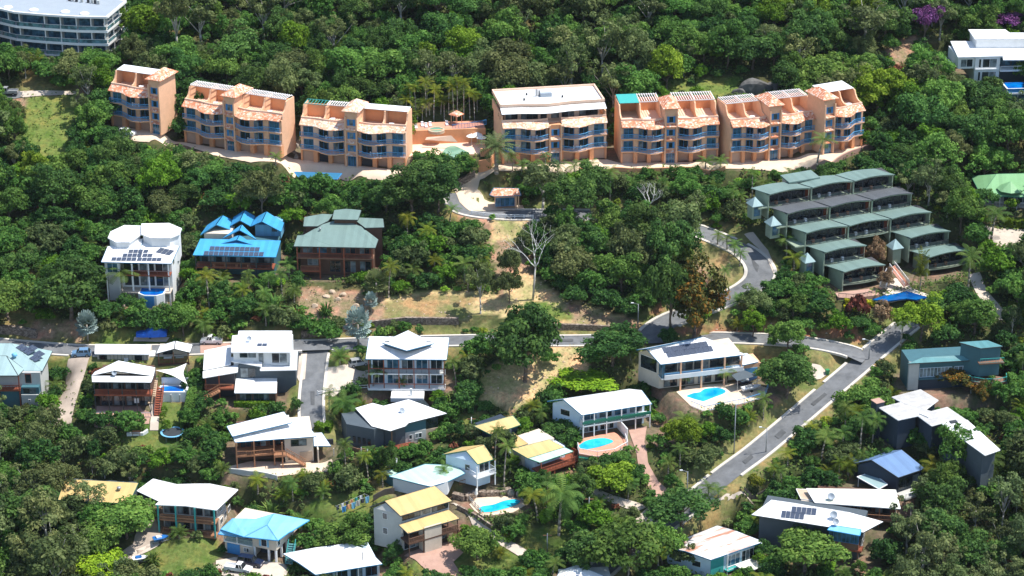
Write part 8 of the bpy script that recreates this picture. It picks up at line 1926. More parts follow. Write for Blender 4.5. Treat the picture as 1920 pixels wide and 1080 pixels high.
# ------------------------------------------------------------------ single plants that can be picked out
def at(px, py): return gfin(px, py)
def hero(key, px, py, top, wpx, mat, name, label, cat='tree', group=None, rot=None):
    """foot pixel, top row and width in pixels"""
    P = at(px, py); sc = FPX / (P.y * _cp - (P.z - CAMZ) * _sp); _, _, r, h, _ = PROTO[key]
    hh = max(height_to(P, top), .5); sx = wpx / 2 / sc / r
    take(P.x, P.y, wpx / 2 / sc)
    return plant(key, P, sx, hh / h, mat, name, label, cat, group, rot)
HERO = [
    ('date', 931, 336, 262, 62, None, 'palm_tree', 'broad grey-green date palm beside the entry drive and orange wall', 'palm'),
    ('p0', 961, 326, 286, 26, None, 'palm_tree', 'slim palm just beside the big date palm', 'palm'),
    ('p1', 1531, 318, 254, 44, None, 'palm_tree', 'tall palm standing in front of the last orange blocks', 'palm'),
    ('p2', 517, 310, 288, 30, None, 'palm_tree', 'small dark palm on the forecourt edge of the orange blocks', 'palm'),
    ('fan', 672, 650, 583, 52, None, 'fan_palm', 'large silver-blue fan palm above the cul-de-sac junction', 'palm'),
    ('fan', 706, 560, 512, 48, 'leaf_gum', 'fan_palm', 'grey-green fan palm below the sage-roofed house', 'palm'),
    ('fan', 696, 585, 552, 30, None, 'fan_palm', 'smaller silver fan palm below the grey-green one', 'palm'),
    ('fan', 165, 640, 590, 46, None, 'fan_palm', 'silver fan palm above the street by the blue tarpaulin boat', 'palm'),
    ('fan', 1180, 655, 622, 34, 'leaf_gum', 'fan_palm', 'pale fan palm behind the hill house solar roof', 'palm'),
    ('p2', 1345, 461, 434, 26, None, 'palm_tree', 'first small palm of the six inside the hairpin bend', 'palm'), ('p2', 1363, 470, 440, 26, None, 'palm_tree', 'second small palm along the hairpin kerb', 'palm'),
    ('p2', 1377, 482, 452, 26, None, 'palm_tree', 'third small palm along the hairpin kerb', 'palm'), ('p2', 1387, 500, 468, 26, None, 'palm_tree', 'small palm nearest the hairpin apex', 'palm'),
    ('p2', 1358, 534, 500, 26, None, 'palm_tree', 'lower small palm on the hairpin lawn near the kerb', 'palm'), ('p2', 1334, 534, 505, 24, None, 'palm_tree', 'lower small palm on the hairpin lawn beside the orange-flowered tree', 'palm'),
    ('p3', 642, 800, 742, 66, None, 'palm_tree', 'shaggy palm with a yellow flower spray beside the slate-walled house', 'palm'),
    ('p0', 835, 922, 872, 32, None, 'palm_tree', 'slender palm standing against the mint green roof', 'palm'),
    ('p3', 1048, 1003, 905, 80, None, 'palm_tree', 'large drooping green coconut palm above the small lawn', 'palm'),
    ('p0', 1328, 952, 905, 36, None, 'palm_tree', 'taller of twin palms beside the diagonal road apron', 'palm'), ('p0', 1346, 956, 912, 32, None, 'palm_tree', 'shorter of twin palms beside the diagonal road apron', 'palm'),
    ('p1', 232, 575, 505, 60, None, 'palm_tree', 'ragged coconut palm against the white house with pool tank', 'palm'),
    ('p1', 700, 735, 690, 40, None, 'palm_tree', 'palm growing in front of the red-posted veranda, left half', 'palm'), ('p2', 753, 750, 708, 22, None, 'palm_tree', 'little palm in front of the middle of the red-posted veranda', 'palm'),
    ('p1', 945, 912, 828, 40, None, 'palm_tree', 'tall thin palm clump between the pale blue gable and the tan roofs', 'palm'), ('p1', 928, 868, 798, 34, None, 'palm_tree', 'palm in front of the small tan roof among the middle gardens', 'palm'),
    ('p0', 1362, 720, 690, 36, None, 'palm_tree', 'palm beside the kidney pool and grey sail', 'palm'), ('p0', 1286, 725, 700, 26, None, 'palm_tree', 'slim palm in front of the hill house balcony', 'palm'),
    ('p3', 1234, 1075, 1015, 56, 'leaf_yellowpalm', 'palm_tree', 'yellow-tipped palm beside the rust-streaked roof', 'palm'),
    ('p0', 1425, 1002, 962, 44, 'leaf_yellowpalm', 'palm_tree', 'first yellow-green palm against the slate wall of the sunroom house', 'palm'), ('p0', 1455, 1012, 966, 50, 'leaf_yellowpalm', 'palm_tree', 'second yellow-green palm against the slate wall of the sunroom house', 'palm'), ('cane', 1490, 1020, 978, 44, None, 'cane_palm', 'cane palm under the white lower roof of the sunroom house', 'palm'),
    ('b1', 1800, 892, 800, 76, 'leaf_mid', 'broadleaf_tree', 'leafy tree under the middle of the long white roof wing', 'tree'), ('p3', 1848, 915, 842, 64, None, 'palm_tree', 'palm at the low end of the long white roof wing', 'palm'), ('b4', 1752, 848, 803, 44, 'leaf_dark', 'broadleaf_tree', 'dark bushy tree in the angle of the grey cross roof', 'tree'), ('b1', 1178, 1078, 988, 120, 'leaf_mid', 'broadleaf_tree', 'broad leafy tree hiding the lowest stretch of the diagonal road', 'tree'), ('b4', 1105, 1075, 1010, 105, 'leaf_dark', 'broadleaf_tree', 'dark bushy tree above the white gable at the bottom edge', 'tree'), ('b0', 1240, 1058, 990, 84, 'leaf_mid', 'broadleaf_tree', 'round leafy tree left of the rusty roof', 'tree'),
    ('p3', 1720, 822, 778, 60, None, 'palm_tree', 'drooping palm in front of the weathered grey roof', 'palm'), ('p3', 1778, 872, 818, 54, None, 'palm_tree', 'large palm below the long white roof wing', 'palm'), ('p1', 1540, 862, 815, 50, None, 'palm_tree', 'palm in the palm grove beside the diagonal road', 'palm'), ('p3', 1745, 912, 862, 60, 'leaf_yellowpalm', 'palm_tree', 'pale palm just right of the navy gabled house', 'palm'),
    ('p0', 1815, 545, 470, 50, None, 'palm_tree', 'palm at the lower corner of the terraced apartments', 'palm'), ('p1', 1858, 452, 395, 46, None, 'palm_tree', 'shaggy palm beside the pale yard below the bright green roof', 'palm'),
    ('p0', 1475, 480, 440, 46, None, 'palm_tree', 'bushy palm beside the terraced apartments entry porch', 'palm'),
    ('f0', 1732, 92, 14, 62, 'leaf_purple', 'flowering_tree', 'purple-flowered tree rising out of the upper forest', 'tree'), ('b3', 1890, 62, 24, 52, 'leaf_purple', 'flowering_tree', 'purple-flowered tree behind the white flat-roofed house', 'tree'),
    ('f0', 1088, 742, 702, 128, 'leaf_lime', 'spreading_tree', 'low bright lime-green spreading tree behind the two storey white house', 'tree'),
    ('f0', 195, 1095, 1046, 130, 'leaf_lime', 'spreading_tree', 'bright lime-green spreading tree at the bottom edge', 'tree'),
    ('f0', 1508, 1078, 1012, 122, 'leaf_mid', 'spreading_tree', 'feathery green spreading tree between the rusty roof and the sunroom', 'tree'),
    ('b0', 985, 715, 585, 140, 'leaf_dark', 'broadleaf_tree', 'big dark mango-like tree standing on the dry grass lot', 'tree'), ('b2', 1148, 705, 618, 100, 'leaf_dark', 'broadleaf_tree', 'large dark tree right of the dry grass lot', 'tree'),
    ('b0', 135, 600, 498, 118, 'leaf_dark', 'broadleaf_tree', 'big dark round tree shading the bank above the left street', 'tree'), ('b1', 15, 600, 530, 80, 'leaf_mid', 'broadleaf_tree', 'glossy green round tree at the left edge above the street', 'tree'),
    ('b4', 1300, 640, 512, 125, 'leaf_orange', 'flowering_tree', 'dark tree with orange blossom beside the hairpin bend', 'tree'), ('b1', 1256, 632, 490, 90, 'leaf_dark', 'broadleaf_tree', 'dark tree shading the foot of the hairpin road', 'tree'),
    ('b0', 957, 528, 468, 44, 'leaf_olive', 'broadleaf_tree', 'small tree with a bare trunk halfway down the dry slope', 'tree'), ('b2', 955, 568, 508, 42, 'leaf_olive', 'broadleaf_tree', 'small leaning tree just above the dry grass bank', 'tree'), ('g1', 901, 588, 485, 44, 'leaf_olive', 'gum_tree', 'thin young gum at the left side of the dry bank', 'tree'),
    ('d0', 29, 238, 192, 44, 'leaf_olive', 'shrub', 'round clipped-looking shrub on the sandy bank below the curved white building', 'shrub'),
    ('g0', 1018, 395, 298, 80, 'leaf_gum', 'gum_tree', 'tall grey gum rising beside the gatehouse', 'tree'), ('g2', 168, 972, 908, 58, 'leaf_gum', 'gum_tree', 'sparse gum in front of the low tan roof', 'tree'),
    ('b4', 655, 1036, 976, 104, 'leaf_mid', 'broadleaf_tree', 'leafy tree in front of the tall tan-roofed house gable', 'tree'), ('b3', 238, 1010, 948, 90, 'leaf_mid', 'broadleaf_tree', 'glossy mango tree beside the brown driveway', 'tree'), ('b3', 185, 1045, 985, 90, 'leaf_mid', 'broadleaf_tree', 'glossy mango tree lower down beside the brown driveway', 'tree'),
    ('b2', 738, 1062, 1018, 30, 'leaf_dark', 'broadleaf_tree', 'small dark bushy tree on the lawn corner by the curved white roof', 'tree'), ('b1', 895, 1050, 996, 74, 'leaf_mid', 'broadleaf_tree', 'round bush-like tree beside the pinkish paved yard', 'tree'),
    ('b2', 1412, 632, 582, 40, 'leaf_bright', 'broadleaf_tree', 'upright bright green tree at the street edge near the hill house', 'tree'), ('b0', 1475, 745, 672, 92, 'leaf_dark', 'broadleaf_tree', 'dark round tree between the hill house garage and the diagonal road', 'tree'),
    ('b1', 1278, 990, 926, 105, 'leaf_dark', 'broadleaf_tree', 'dark spreading tree at the foot of the diagonal road', 'tree'), ('b3', 1622, 786, 722, 78, 'leaf_mid', 'broadleaf_tree', 'fresh green tree on the low side of the road below the junction', 'tree'),
    ('b4', 730, 896, 838, 46, 'leaf_dark', 'broadleaf_tree', 'small dark tree in front of the slate-walled house deck', 'tree'), ('b2', 1092, 945, 888, 44, 'leaf_dark', 'broadleaf_tree', 'upright dark tree below the brown deck house', 'tree'),
    ('b4', 1790, 725, 690, 70, 'leaf_orange', 'flowering_tree', 'tree with tan blossom in front of the teal modern house', 'tree'), ('b4', 1840, 760, 722, 44, 'leaf_orange', 'flowering_tree', 'tan-blossomed tree below the curved brown deck', 'tree'),
    ('g1', 1215, 60, -20, 70, 'leaf_gum', 'gum_tree', 'pale-limbed gum poking above the top forest', 'tree'), ('g0', 1620, 95, 0, 110, 'leaf_gum', 'gum_tree', 'grey open-crowned gum left of the purple tree', 'tree'),
    ('s1', 1605, 600, 560, 40, 'leaf_red', 'shrub', 'reddish shrub bed below the terraced apartments', 'shrub'),
    ('b4', 1662, 545, 508, 28, 'leaf_brown', 'shrub', 'dry brown shrub beside the terraced apartments stair', 'shrub'), ('b4', 1642, 500, 455, 38, 'leaf_brown', 'broadleaf_tree', 'dry brown tree in the gap between the terraced apartments', 'tree'), ('cane', 1725, 545, 488, 36, 'leaf_yellowpalm', 'cane_palm', 'yellow cane palm above the terraced apartments pool', 'palm'), ('s2', 1655, 615, 570, 40, 'leaf_brown', 'shrub', 'dry brown shrub below the yellow hedge', 'shrub'),
    ('cane', 70, 140, 108, 34, 'leaf_yellowpalm', 'cane_palm', 'yellow cane palm below the curved white building', 'palm'),
    ('spike', 287, 1058, 1028, 34, None, 'spiky_plant', 'spiky plant in a bare bed on the lower left lawn', 'plant'),
    ('spike', 512, 985, 925, 62, None, 'spiky_plant', 'big spiky pandanus-like clump behind the sky blue roof', 'plant'), ('spike', 515, 595, 540, 52, None, 'spiky_plant', 'light green spiky clump below the blue-roofed house', 'plant'), ('spike', 558, 600, 565, 34, None, 'spiky_plant', 'dark spiky tuft right of the light green one', 'plant'), ('spike', 612, 590, 558, 30, None, 'spiky_plant', 'round spiky tuft on the bank below the sage-roofed house', 'plant'),
    ('d0', 312, 808, 788, 17, 'leaf_bright', 'shrub', 'lowest clipped ball shrub beside the garden path', 'shrub'), ('d0', 305, 788, 774, 13, 'leaf_bright', 'shrub', 'middle clipped ball shrub beside the garden path', 'shrub'), ('d0', 308, 775, 762, 12, 'leaf_bright', 'shrub', 'upper clipped ball shrub beside the garden path', 'shrub'),
]
for (key, px, py, top, wpx, mat, name, label, cat) in HERO: hero(key, px, py, top, wpx, mat, name, label, cat)
# the yellow flower spray of the shaggy palm
P = at(642, 800); h = height_to(P, 772)
C, Nn, S, V, _ = crown_arrays(77, .55, 1.9, 0, 10, 240, .2, zmin=-1, fill=.2)
fl_ = leaf_mesh('flower_spray', C, Nn, S, V, 'leaf_yellow', np.random.RandomState(2)); o = link('flower_spray', fl_); o.location = P + Vector((0, -.6, h)); 
tag(o, 'upright yellow flower spray at the heart of the shaggy palm', 'flower')
# row of small palms along the lower edge of the forecourt
for k, px in enumerate((978, 998, 1018, 1045, 1077, 1105, 1322, 1350)):
    hero('p2', px, 336 if px < 1200 else 322, 303 if px < 1200 else 296, 30, None, 'palm_tree', 'small palm in the row along the forecourt wall', 'palm', 'small palms along the forecourt wall', rng.uniform(0, 6))
# slim tall palms above the resort pool
for k in range(16):
    px = 762 + k * 9 + rng.uniform(-3, 3); hero('tall', px, 232 + rng.uniform(-14, 6), 150 + rng.uniform(-8, 40), 30, 'leaf_yellowpalm' if k < 9 else None, 'palm_tree', 'slim tall palm in the grove behind the resort spa terrace', 'palm', 'slim palms behind the resort terrace', rng.uniform(0, 6))
hero('tall', 783, 242, 206, 20, 'leaf_yellowpalm', 'palm_tree', 'short yellow palm at the edge of the resort spa terrace', 'palm')
# bare white trees
def dead_tree(px, py, top, spread, seed, label, bole=.45):
    P = at(px, py); Hh = height_to(P, top); rs = random.Random(seed)
    root = empty('dead_tree', P, 0, label, 'tree'); mb = MB()
    def grow(p, d, l, r, dep, m):
        q = p
        for i in range(3):
            d = (d + Vector((rs.uniform(-.3, .3), rs.uniform(-.3, .3), rs.uniform(-.12, .2)))).normalized(); n = q + d * l / 3
            m.bar(q, n, r * (1 - .12 * i), 6 if dep < 2 else 4, r * (1 - .12 * (i + 1))); q = n
        if dep < 4:
            for _ in range(3 if dep < 2 else 2): grow(q, (d + Vector((rs.uniform(-1, 1), rs.uniform(-.7, .7), rs.uniform(-.15, .6))) * .9).normalized(), l * rs.uniform(.5, .75), r * .55, dep + 1, m)
    t = MB(); a = Vector((0, 0, -.4)); b = Vector((.5, 0, Hh * bole)); t.bar(a, b, .26, 8, .17); t.build('trunk', 'bark_pale', root, True)
    for k in range(4):
        m = MB(); an = k * 1.57 + rs.uniform(-.4, .4); grow(b, Vector((math.cos(an) * spread, math.sin(an) * spread * .6, 1)).normalized(), Hh * .24, .12, 1, m); m.build('branch', 'bark_white', root, True)
dead_tree(999, 562, 415, .8, 4, 'bare white dead tree standing on the dry slope', .42)
dead_tree(1212, 412, 330, 1.2, 9, 'bare white dead tree crown above the hairpin forest', .35)
dead_tree(1232, 470, 430, 1.0, 12, 'bleached fallen-limbed dead tree in the middle of the hairpin forest', .3)
# clipped hedges
def hedge(pts, w, h, mat, label, name='hedge', group=None, dens=60):
    W_ = [at(*p) for p in pts]; o0 = W_[0]; rs = np.random.RandomState(len(label) * 7 + int(pts[0][0])); C, Nn = [], []
    for a, b in zip(W_[:-1], W_[1:]):
        L = (b - a).length; d = (b - a).normalized(); s = Vector((-d.y, d.x, 0)).normalized(); n = int(L * (w + 2 * h) * dens)
        for _ in range(max(n, 12)):
            t = rs.uniform(0, L); f = rs.rand() * (w + 2 * h)
            if f < w: off, z, nr = f - w / 2, h + rs.uniform(-.1, .1), Vector((0, 0, 1))
            elif f < w + h: off, z, nr = -w / 2 + rs.uniform(-.06, .06), f - w, -s
            else: off, z, nr = w / 2 + rs.uniform(-.06, .06), f - w - h, s
            p = a + d * t; gz = hfin(p.x, p.y); C.append((p.x + s.x * off - o0.x, p.y + s.y * off - o0.y, gz + z - o0.z)); Nn.append(tuple(nr))
    C = np.array(C); Nn = np.array(Nn) + rs.randn(len(C), 3) * .45
    o = link(name, leaf_mesh(name, C, Nn, rs.uniform(.2, .36, len(C)), rs.uniform(.1, .9, len(C)), mat, rs)); o.location = o0
    tag(o, label, 'hedge', group)
for k, px in enumerate((846, 865, 882)): hedge([(px - 5, 772), (px + 5, 772)], 1.2, 1.3, 'leaf_dark', f'{["first", "second", "third"][k]} clipped block hedge beside the lawn behind the slate-walled house', group='clipped block hedges')
hedge([(893, 768), (915, 766), (938, 782)], 1.4, 1.3, 'leaf_dark', 'long dark clipped hedge below the dry grass lot')
for k in range(8): hedge([(168 - k * 3.2, 700 + k * 13), (182 - k * 2.5, 699 + k * 13)], .9, .9, 'leaf_dark', f'clipped step hedge, {"topmost second third fourth fifth sixth seventh lowest".split()[k]} down the ladder row beside the long driveway', group='step hedges beside the driveway')
hedge([(440, 765), (480, 766), (510, 764)], 1.0, 1.0, 'leaf_bright', 'clipped green hedge in front of the modern white house')
hedge([(594, 803), (612, 812), (618, 800)], 1.3, 1.4, 'leaf_bright', 'bright clipped hedge at the end of the cul-de-sac')
hedge([(1584, 570), (1640, 573)], 1.2, 1.0, 'leaf_yellow', 'long yellow clipped hedge below the apartments pool'); hedge([(1582, 580), (1610, 582)], 1.2, .9, 'leaf_yellow', 'short yellow clipped hedge in front of the longer one'); hedge([(1622, 583), (1630, 583)], 1.1, .8, 'leaf_yellow', 'single yellow clipped block beside the short yellow hedge'); hedge([(1700, 572), (1716, 574)], 1.2, .8, 'leaf_yellow', 'yellow clipped hedge right of the pool'); hedge([(1880, 420), (1900, 426), (1920, 424)], 1.8, 1.6, 'leaf_bright', 'bright green hedge below the green roof stairs'); hedge([(1890, 585), (1925, 590)], 3.0, 1.8, 'leaf_bright', 'lime hedge at the right edge beside the concrete drive')
for k, px in enumerate((596, 622, 640)): hedge([(px - 5, 392 + k), (px + 6, 392 + k)], 1.3, 1.5, 'leaf_bright', f'{["left", "middle", "right"][k]} of three bright block hedges behind the sage roof', group='bright block hedges')
hedge([(352, 812), (362, 770), (370, 735)], 2.6, 2.4, 'leaf_mid', 'tall loose hedge between the trampoline lawn and the modern white house')
hedge([(775, 300), (795, 303)], 2.0, 1.4, 'leaf_dark', 'clipped hedge at the end of the pale-tiled orange block')

# ------------------------------------------------------------------ the rest of the wood and gardens
LANDMARKS = [('modern', 'the curved white building'), ('blockA', 'the narrow orange block'), ('blockB', 'the pergola-topped orange block'), ('blockC', 'the pale-tiled orange block'), ('blockD', 'the penthouse orange block'), ('blockE', 'the teal-awning orange block'), ('blockF', 'the palm-fronted orange block'), ('blockG', 'the last orange block'), ('whiteR', 'the flat-roofed white house'), ('greenR', 'the bright green roof'), ('terrace', 'the terraced apartments'), ('poolH', 'the pool tank house'), ('blueH', 'the blue-roofed house'), ('sageH', 'the sage-roofed house'), ('leftH', 'the blue-grey roof'), ('deckH', 'the red deck house'), ('modW', 'the modern white house'), ('redH', 'the red-posted house'), ('culH', 'the timber stair house'), ('darkH', 'the slate-walled house'), ('hillH', 'the kidney pool house'), ('twoH', 'the green balcony house'), ('tanD', 'the brown deck house'), ('paleH', 'the pale blue gable'), ('tanT', 'the tall tan-roofed house'), ('tanL', 'the low tan roof'), ('postH', 'the green-posted house'), ('skyH', 'the sky blue roof'), ('botH', 'the bottom white roof'), ('rustH', 'the rusty roof'), ('solH', 'the blue sunroom house'), ('creamH', 'the cream roof'), ('navyH', 'the navy house'), ('greyH', 'the grey cross roof'), ('tealH', 'the teal house')]
LMP = []
for k, ph in LANDMARKS: c = FR[k].w(FR[k].W / 2, 4, 3); LMP.append((c.x, c.y, ph))
COLW = dict(leaf_dark='dark green', leaf_mid='green', leaf_bright='bright green', leaf_olive='olive', leaf_gum='grey-green', leaf_palm='green', leaf_yellowpalm='yellow-green', leaf_orange='orange-tinged', leaf_red='reddish', leaf_brown='dry brown', leaf_silver='silver')
SHAPEW = dict(b0='round ', b1='broad ', b2='tall ', b3='billowing ', b4='bushy ', b5='uneven ', b6='loose ', g0='open ', g1='slender ', g2='high-crowned ', p1='leaning ', p2='short ', p3='drooping ', s0='rounded ', s1='flat ', s2='upright ')
def describe(word, P, r, mat, key):
    best = min(LMP, key=lambda l: (l[0] - P.x) ** 2 + (l[1] - P.y) ** 2); dx, dy = P.x - best[0], P.y - best[1]
    rel = ('uphill behind' if dy > 0 else 'downhill in front of') if abs(dy) > abs(dx) else ('to the right of' if dx > 0 else 'to the left of')
    if math.hypot(dx, dy) > 32: rel = 'in the forest far above' if dy > 0 else 'on the far side of'
    size = 'large ' if r > 3.6 else 'small ' if r < 2.3 else ''
    if word == 'shrub': size = 'low ' if r < 1.1 else ''
    return f'{size}{SHAPEW.get(key, "")}{COLW.get(mat, "green")} {word} {rel} {best[2]}'
def zone(px, py):
    if px < 260 and py > 840: return 'gumwood'
    if px > 1690 and py > 860: return 'gumwood'
    if py < 250: return 'forest'
    if px > 1700 and py < 640: return 'forest'
    if px < 900 and py < 420: return 'darkwood'
    if 1050 < px < 1330 and 380 < py < 640: return 'darkwood'
    if 1030 < px < 1420 and 320 < py < 400: return 'palmy'
    if 1400 < px < 1900 and 770 < py < 940: return 'palmy'
    if 370 < px < 560 and 500 < py < 620: return 'palmy'
    if 560 < px < 700 and 640 < py < 800: return 'palmy'
    if 430 < px < 740 and 860 < py < 940: return 'palmy'
    if 1380 < px < 1580 and 930 < py < 1000: return 'palmy'
    return 'garden'
MIX = dict(
    forest=[('b', 'leaf_dark', 28), ('b', 'leaf_mid', 40), ('b', 'leaf_bright', 7), ('b', 'leaf_olive', 15), ('g', 'leaf_gum', 5), ('g', 'leaf_olive', 5)],
    darkwood=[('b', 'leaf_dark', 48), ('b', 'leaf_mid', 32), ('b', 'leaf_olive', 10), ('b', 'leaf_bright', 4), ('g', 'leaf_olive', 6)],
    gumwood=[('g', 'leaf_gum', 22), ('g', 'leaf_olive', 24), ('b', 'leaf_olive', 24), ('b', 'leaf_mid', 22), ('b', 'leaf_dark', 8)],
    palmy=[('p', None, 40), ('c', None, 18), ('b', 'leaf_mid', 22), ('b', 'leaf_dark', 12), ('b', 'leaf_olive', 8)],
    garden=[('b', 'leaf_mid', 36), ('b', 'leaf_dark', 28), ('b', 'leaf_bright', 8), ('b', 'leaf_olive', 12), ('p', None, 10), ('c', None, 6)])
VAR = dict(b=['b0', 'b1', 'b2', 'b3', 'b4', 'b5', 'b6'], g=['g0', 'g1', 'g2'], p=['p0', 'p1', 'p3', 'p2'], c=['cane'], s=['s0', 's1', 's2'])
WOOD = []
def visible_px(P, h):
    x, y = proj(P.x, P.y, P.z); _, t = proj(P.x, P.y, P.z + h); return -30 < x < 1950 and t < 1085 and y > -12
def scatter(n, radii, f, kinds=None, ylim=(352, 640), shrub=False):
    for _ in range(n):
        y = rng.uniform(*ylim); x = rng.uniform(-1, 1) * (y * .245 + 16)
        z = hfin(x, y); P = Vector((x, y, z)); px, py = proj(x, y, z)
        if on_hard(x, y, .5 if shrub else 1.0): continue
        r0 = rng.uniform(*radii); zn = zone(px, py)
        if zn in ('garden', 'palmy') and not shrub: r0 = min(r0, rng.uniform(1.6, 3.4))
        done = False
        for q in ((1.0, .75, .55) if not shrub else (1.0, .7)):
            r = r0 * q
            if r < (.55 if shrub else 1.5): break
            if shrub: kd, mat = 's', rng.choices(['leaf_mid', 'leaf_dark', 'leaf_bright', 'leaf_olive', 'leaf_red', 'leaf_yellowpalm'], [34, 26, 12, 16, 4, 3])[0]
            else: kd, mat, _w = rng.choices(MIX[zone(px, py)], [m[2] for m in MIX[zone(px, py)]])[0]
            key = rng.choice(VAR[kd]); _, _, pr, phh, _ = PROTO[key]
            if kd in 'pc': r = min(r, rng.uniform(1.5, 2.4))
            sx = r / pr; sz = sx * rng.uniform(.85, 1.25)
            if kd == 'b' and zn in ('garden', 'palmy'): sz *= .84
            if kd == 'p': sz = rng.uniform(.7, 1.1) * (sx if sx > .8 else .8)
            h = phh * sz
            if not free(x, y, r, f): continue
            if blocked(P, r, h): continue
            if h > 2 and shades(P, h): continue
            take(x, y, r); WOOD.append((key, kd, P, sx, sz, mat, r, h)); done = True; break
scatter(6500, (2.8, 5.2), .52)
scatter(10000, (1.6, 3.0), .54)
scatter(9000, (.9, 1.7), .55, shrub=True)
scatter(5000, (.6, 1.0), .5, shrub=True)
order = sorted(range(len(WOOD)), key=lambda i: -WOOD[i][6] * (1 if visible_px(WOOD[i][2], WOOD[i][7]) else .01))
count = {}; REST = {'tree': [], 'shrub': []}
LIM = {'broadleaf_tree': 270, 'gum_tree': 280, 'palm_tree': 240, 'cane_palm': 200, 'shrub': 280}
for i in order:
    key, kd, P, sx, sz, mat, r, h = WOOD[i]; nm = KINDN[kd]; vis = visible_px(P, h)
    if vis and count.get(nm, 0) < LIM[nm]:
        count[nm] = count.get(nm, 0) + 1
        word = dict(b='tree', g='gum tree', p='palm', c='cane palm', s='shrub')[kd]
        if kd in 'pc' and rng.random() < .3: mat = 'leaf_yellowpalm'
        lb = describe(word, P, r, mat or 'leaf_palm', key)
        plant(key, P, sx, sz, mat, nm, lb, dict(b='tree', g='tree', p='palm', c='palm', s='shrub')[kd], dict(b='leafy trees of the hillside', g='gum trees of the hillside', p='palms in the gardens', c='cane palms in the gardens', s='shrubs in the gardens')[kd])
    elif PROTO[key][4] is not None: REST['shrub' if kd == 's' else 'tree'].append(i)
print('WOOD', len(WOOD), count, {k: len(v) for k, v in REST.items()})
def joined(name, idx, label, keep=.42):
    """trees past the countable ones, as one mass"""
    P_, V_, M_ = [], [], []; by = {}
    for i in idx:
        key, kd, P, sx, sz, mat, r, h = WOOD[i]; C, Nn, S, V = PROTO[key][4]; rs = np.random.RandomState(i)
        out = not visible_px(P, h); k = keep * (.45 if out else 1)
        m = rs.rand(len(C)) < k; a = rs.uniform(0, 6.28); ca, sa = math.cos(a), math.sin(a)
        c = C[m] * np.array([sx, sx, sz]); n = Nn[m]; c = np.stack([c[:, 0] * ca - c[:, 1] * sa, c[:, 0] * sa + c[:, 1] * ca, c[:, 2]], 1); n = np.stack([n[:, 0] * ca - n[:, 1] * sa, n[:, 0] * sa + n[:, 1] * ca, n[:, 2]], 1)
        by.setdefault(mat, []).append((c + np.array(tuple(P)), n, S[m] * sx / math.sqrt(k) * .95, np.clip(V[m] + rs.uniform(-.15, .15), 0, 1)))
    mats = sorted(by); allC = []; 
    PP, VV, mi = [], [], []
    for j, mt in enumerate(mats):
        C = np.concatenate([b[0] for b in by[mt]]); Nn = np.concatenate([b[1] for b in by[mt]]); S = np.concatenate([b[2] for b in by[mt]]); V = np.concatenate([b[3] for b in by[mt]])
        rs = np.random.RandomState(j); Nn = Nn / np.linalg.norm(Nn, axis=1, keepdims=True); T = np.cross(Nn, rs.randn(len(C), 3)); T /= np.linalg.norm(T, axis=1, keepdims=True); B = np.cross(Nn, T); s = S[:, None] * .5
        PP.append(np.stack([C - T * s * 1.5, C - B * s + Nn * s * .25, C + T * s * 1.5, C + B * s + Nn * s * .25], 1).reshape(-1, 3)); VV.append(np.repeat(V, 4)); mi.append(np.full(len(C), j))
    me = quads(name, np.concatenate(PP), np.concatenate(VV), None)
    for mt in mats: me.materials.append(MATS[mt])
    me.polygons.foreach_set('material_index', np.concatenate(mi).astype(np.int32)); me.update()
    tag(link(name, me), label, kind='stuff'); print(name, len(me.polygons))
if REST['tree']: joined('forest', REST['tree'], 'dense mixed green forest covering the hillside', .3)
if REST['shrub']: joined('shrubbery', REST['shrub'], 'tangled low green shrubbery between the houses', .5)
# low growth on the forest floor and grass in the open
def ground_growth(name, n, mat, want, size, per, label, hgt):
    rs = np.random.RandomState(len(name)); y = rs.uniform(352, 600, n * 3); x = rs.uniform(-1, 1, n * 3) * (y * .24 + 8)
    i = np.searchsorted(GX, x) - 1; j = np.searchsorted(GY, y) - 1
    g = GRASSMASK[j, i]; m = want(g, CC[j, i]); x, y = x[m][:n], y[m][:n]
    C, Nn, S, V = [], [], [], []
    for a, b in zip(x, y):
        if on_hard(a, b, .2): continue
        px, py = proj(a, b, hfin(a, b)); 
        if name == 'undergrowth':
            ii, jj = int(py // MS), int(px // MS)
            if 0 <= ii < 270 and 0 <= jj < 480 and GOPEN[ii, jj]: continue
        z = hfin(a, b)
        for _ in range(per):
            C.append((a + rs.randn() * size * 1.2, b + rs.randn() * size * 1.2, z + rs.uniform(.0, hgt))); Nn.append((rs.randn() * .6, rs.randn() * .6 - .2, .8)); S.append(size * rs.uniform(.6, 1.3)); V.append(rs.rand())
    tag(link(name, leaf_mesh(name, np.array(C), np.array(Nn), np.array(S), np.array(V), mat, rs)), label, kind='stuff')
ground_growth('undergrowth', 34000, 'scrub', lambda g, c: (g == 0) & (c.sum(axis=1) < .2), .40, 6, 'low leafy undergrowth on the forest floor', 1.0)
ground_growth('dry_grass', 9000, 'grass_dry', lambda g, c: g == 3, .2, 4, 'tufts of straw-coloured dry grass on the open slope', .35)
ground_growth('meadow_grass', 5000, 'grass_green', lambda g, c: g == 4, .34, 5, 'tall green meadow grass', .8)
ground_growth('grass', 15000, 'grass_green', lambda g, c: (g == 1) | ((g == 2) & (np.arange(len(g)) % 2 == 0)), .12, 3, 'short green lawn grass', .12)
ground_growth('weeds', 4200, 'leaf_olive', lambda g, c: (g == 0) & (c.sum(axis=1) > .45), .24, 5, 'sparse weeds on the bare soil of the slope', .35)
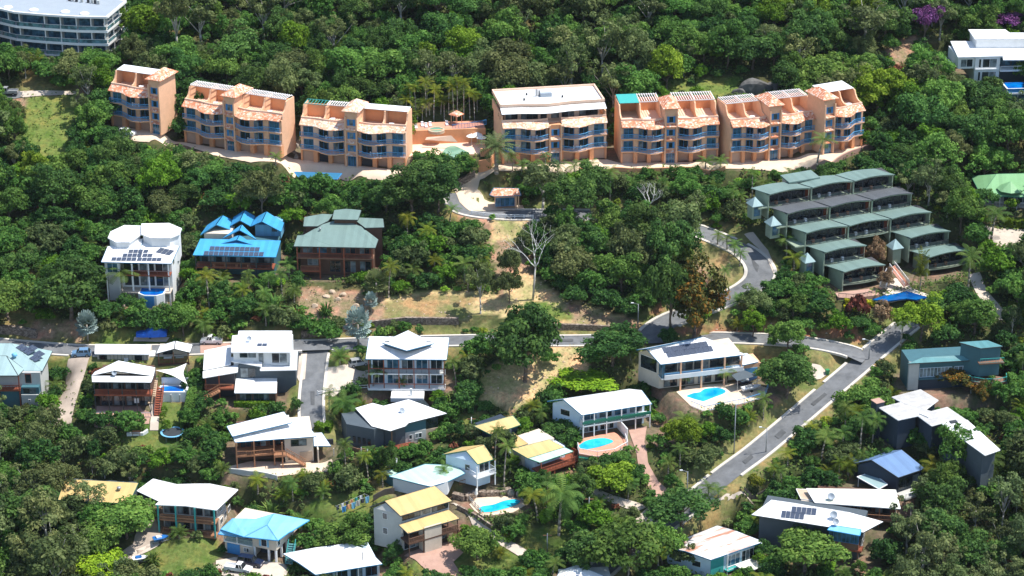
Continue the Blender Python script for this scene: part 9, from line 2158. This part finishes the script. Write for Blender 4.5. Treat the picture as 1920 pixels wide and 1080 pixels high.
def stones():
    rs = np.random.RandomState(8); n = 9000; y = rs.uniform(352, 560, n); x = rs.uniform(-1, 1, n) * y * .23; i = np.searchsorted(GX, x) - 1; j = np.searchsorted(GY, y) - 1; m = CC[j, i].sum(axis=1) > .5; mb = MB()
    for a, b in zip(x[m], y[m]):
        if on_hard(a, b, .3): continue
        r = rs.uniform(.08, .3); z = hfin(a, b); q = rs.uniform(.7, 1.3, 6) * r
        mb.add([(a + q[0], b, z), (a, b + q[1], z), (a - q[2], b, z), (a, b - q[3], z), (a + r * .1, b, z + q[4] * .8)], [(0, 1, 4), (1, 2, 4), (2, 3, 4), (3, 0, 4)])
    tag(mb.build('loose_stones', 'sandstone'), 'loose pale stones scattered on the bare slopes', kind='stuff')
stones()
# ------------------------------------------------------------------ thin sea air
m = bpy.data.materials.new('haze_air'); m.use_nodes = True; nt = m.node_tree; nt.nodes.clear()
o_ = nt.nodes.new('ShaderNodeOutputMaterial'); v_ = nt.nodes.new('ShaderNodeVolumePrincipled'); v_.inputs['Density'].default_value = 0.000022; v_.inputs['Color'].default_value = (0.80, 0.90, 1.0, 1); v_.inputs['Anisotropy'].default_value = 0.1
nt.links.new(v_.outputs[0], o_.inputs['Volume']); MATS['haze_air'] = m
zz = ZZ[(GY > -60) & (GY < 900)][:, (GX > -420) & (GX < 420)]
tag(MB().box(-400, 400, -40, 880, float(zz.min()) - 2, max(CAMZ + 4, float(zz.max()) + 25)).build('haze', 'haze_air'), 'thin pale blue sea air over the hillside', kind='stuff')
# ------------------------------------------------------------------ tell look-alikes apart by their order in the view
ORD = 'first second third fourth fifth sixth seventh eighth ninth tenth eleventh twelfth thirteenth fourteenth fifteenth sixteenth'.split()
SAME = {}
for o in COL.objects:
    if o.parent is None and 'label' in o and 'category' in o: SAME.setdefault(o['label'], []).append(o)
for lb, L_ in SAME.items():
    if 1 < len(L_) <= 16:
        for k, o in enumerate(sorted(L_, key=lambda o: proj(*o.location)[0])):
            s_ = lb + (', ' + ('left one' if k == 0 else 'right one') if len(L_) == 2 else ', ' + ORD[k] + ' from left')
            if len(s_.split()) <= 16: o['label'] = s_
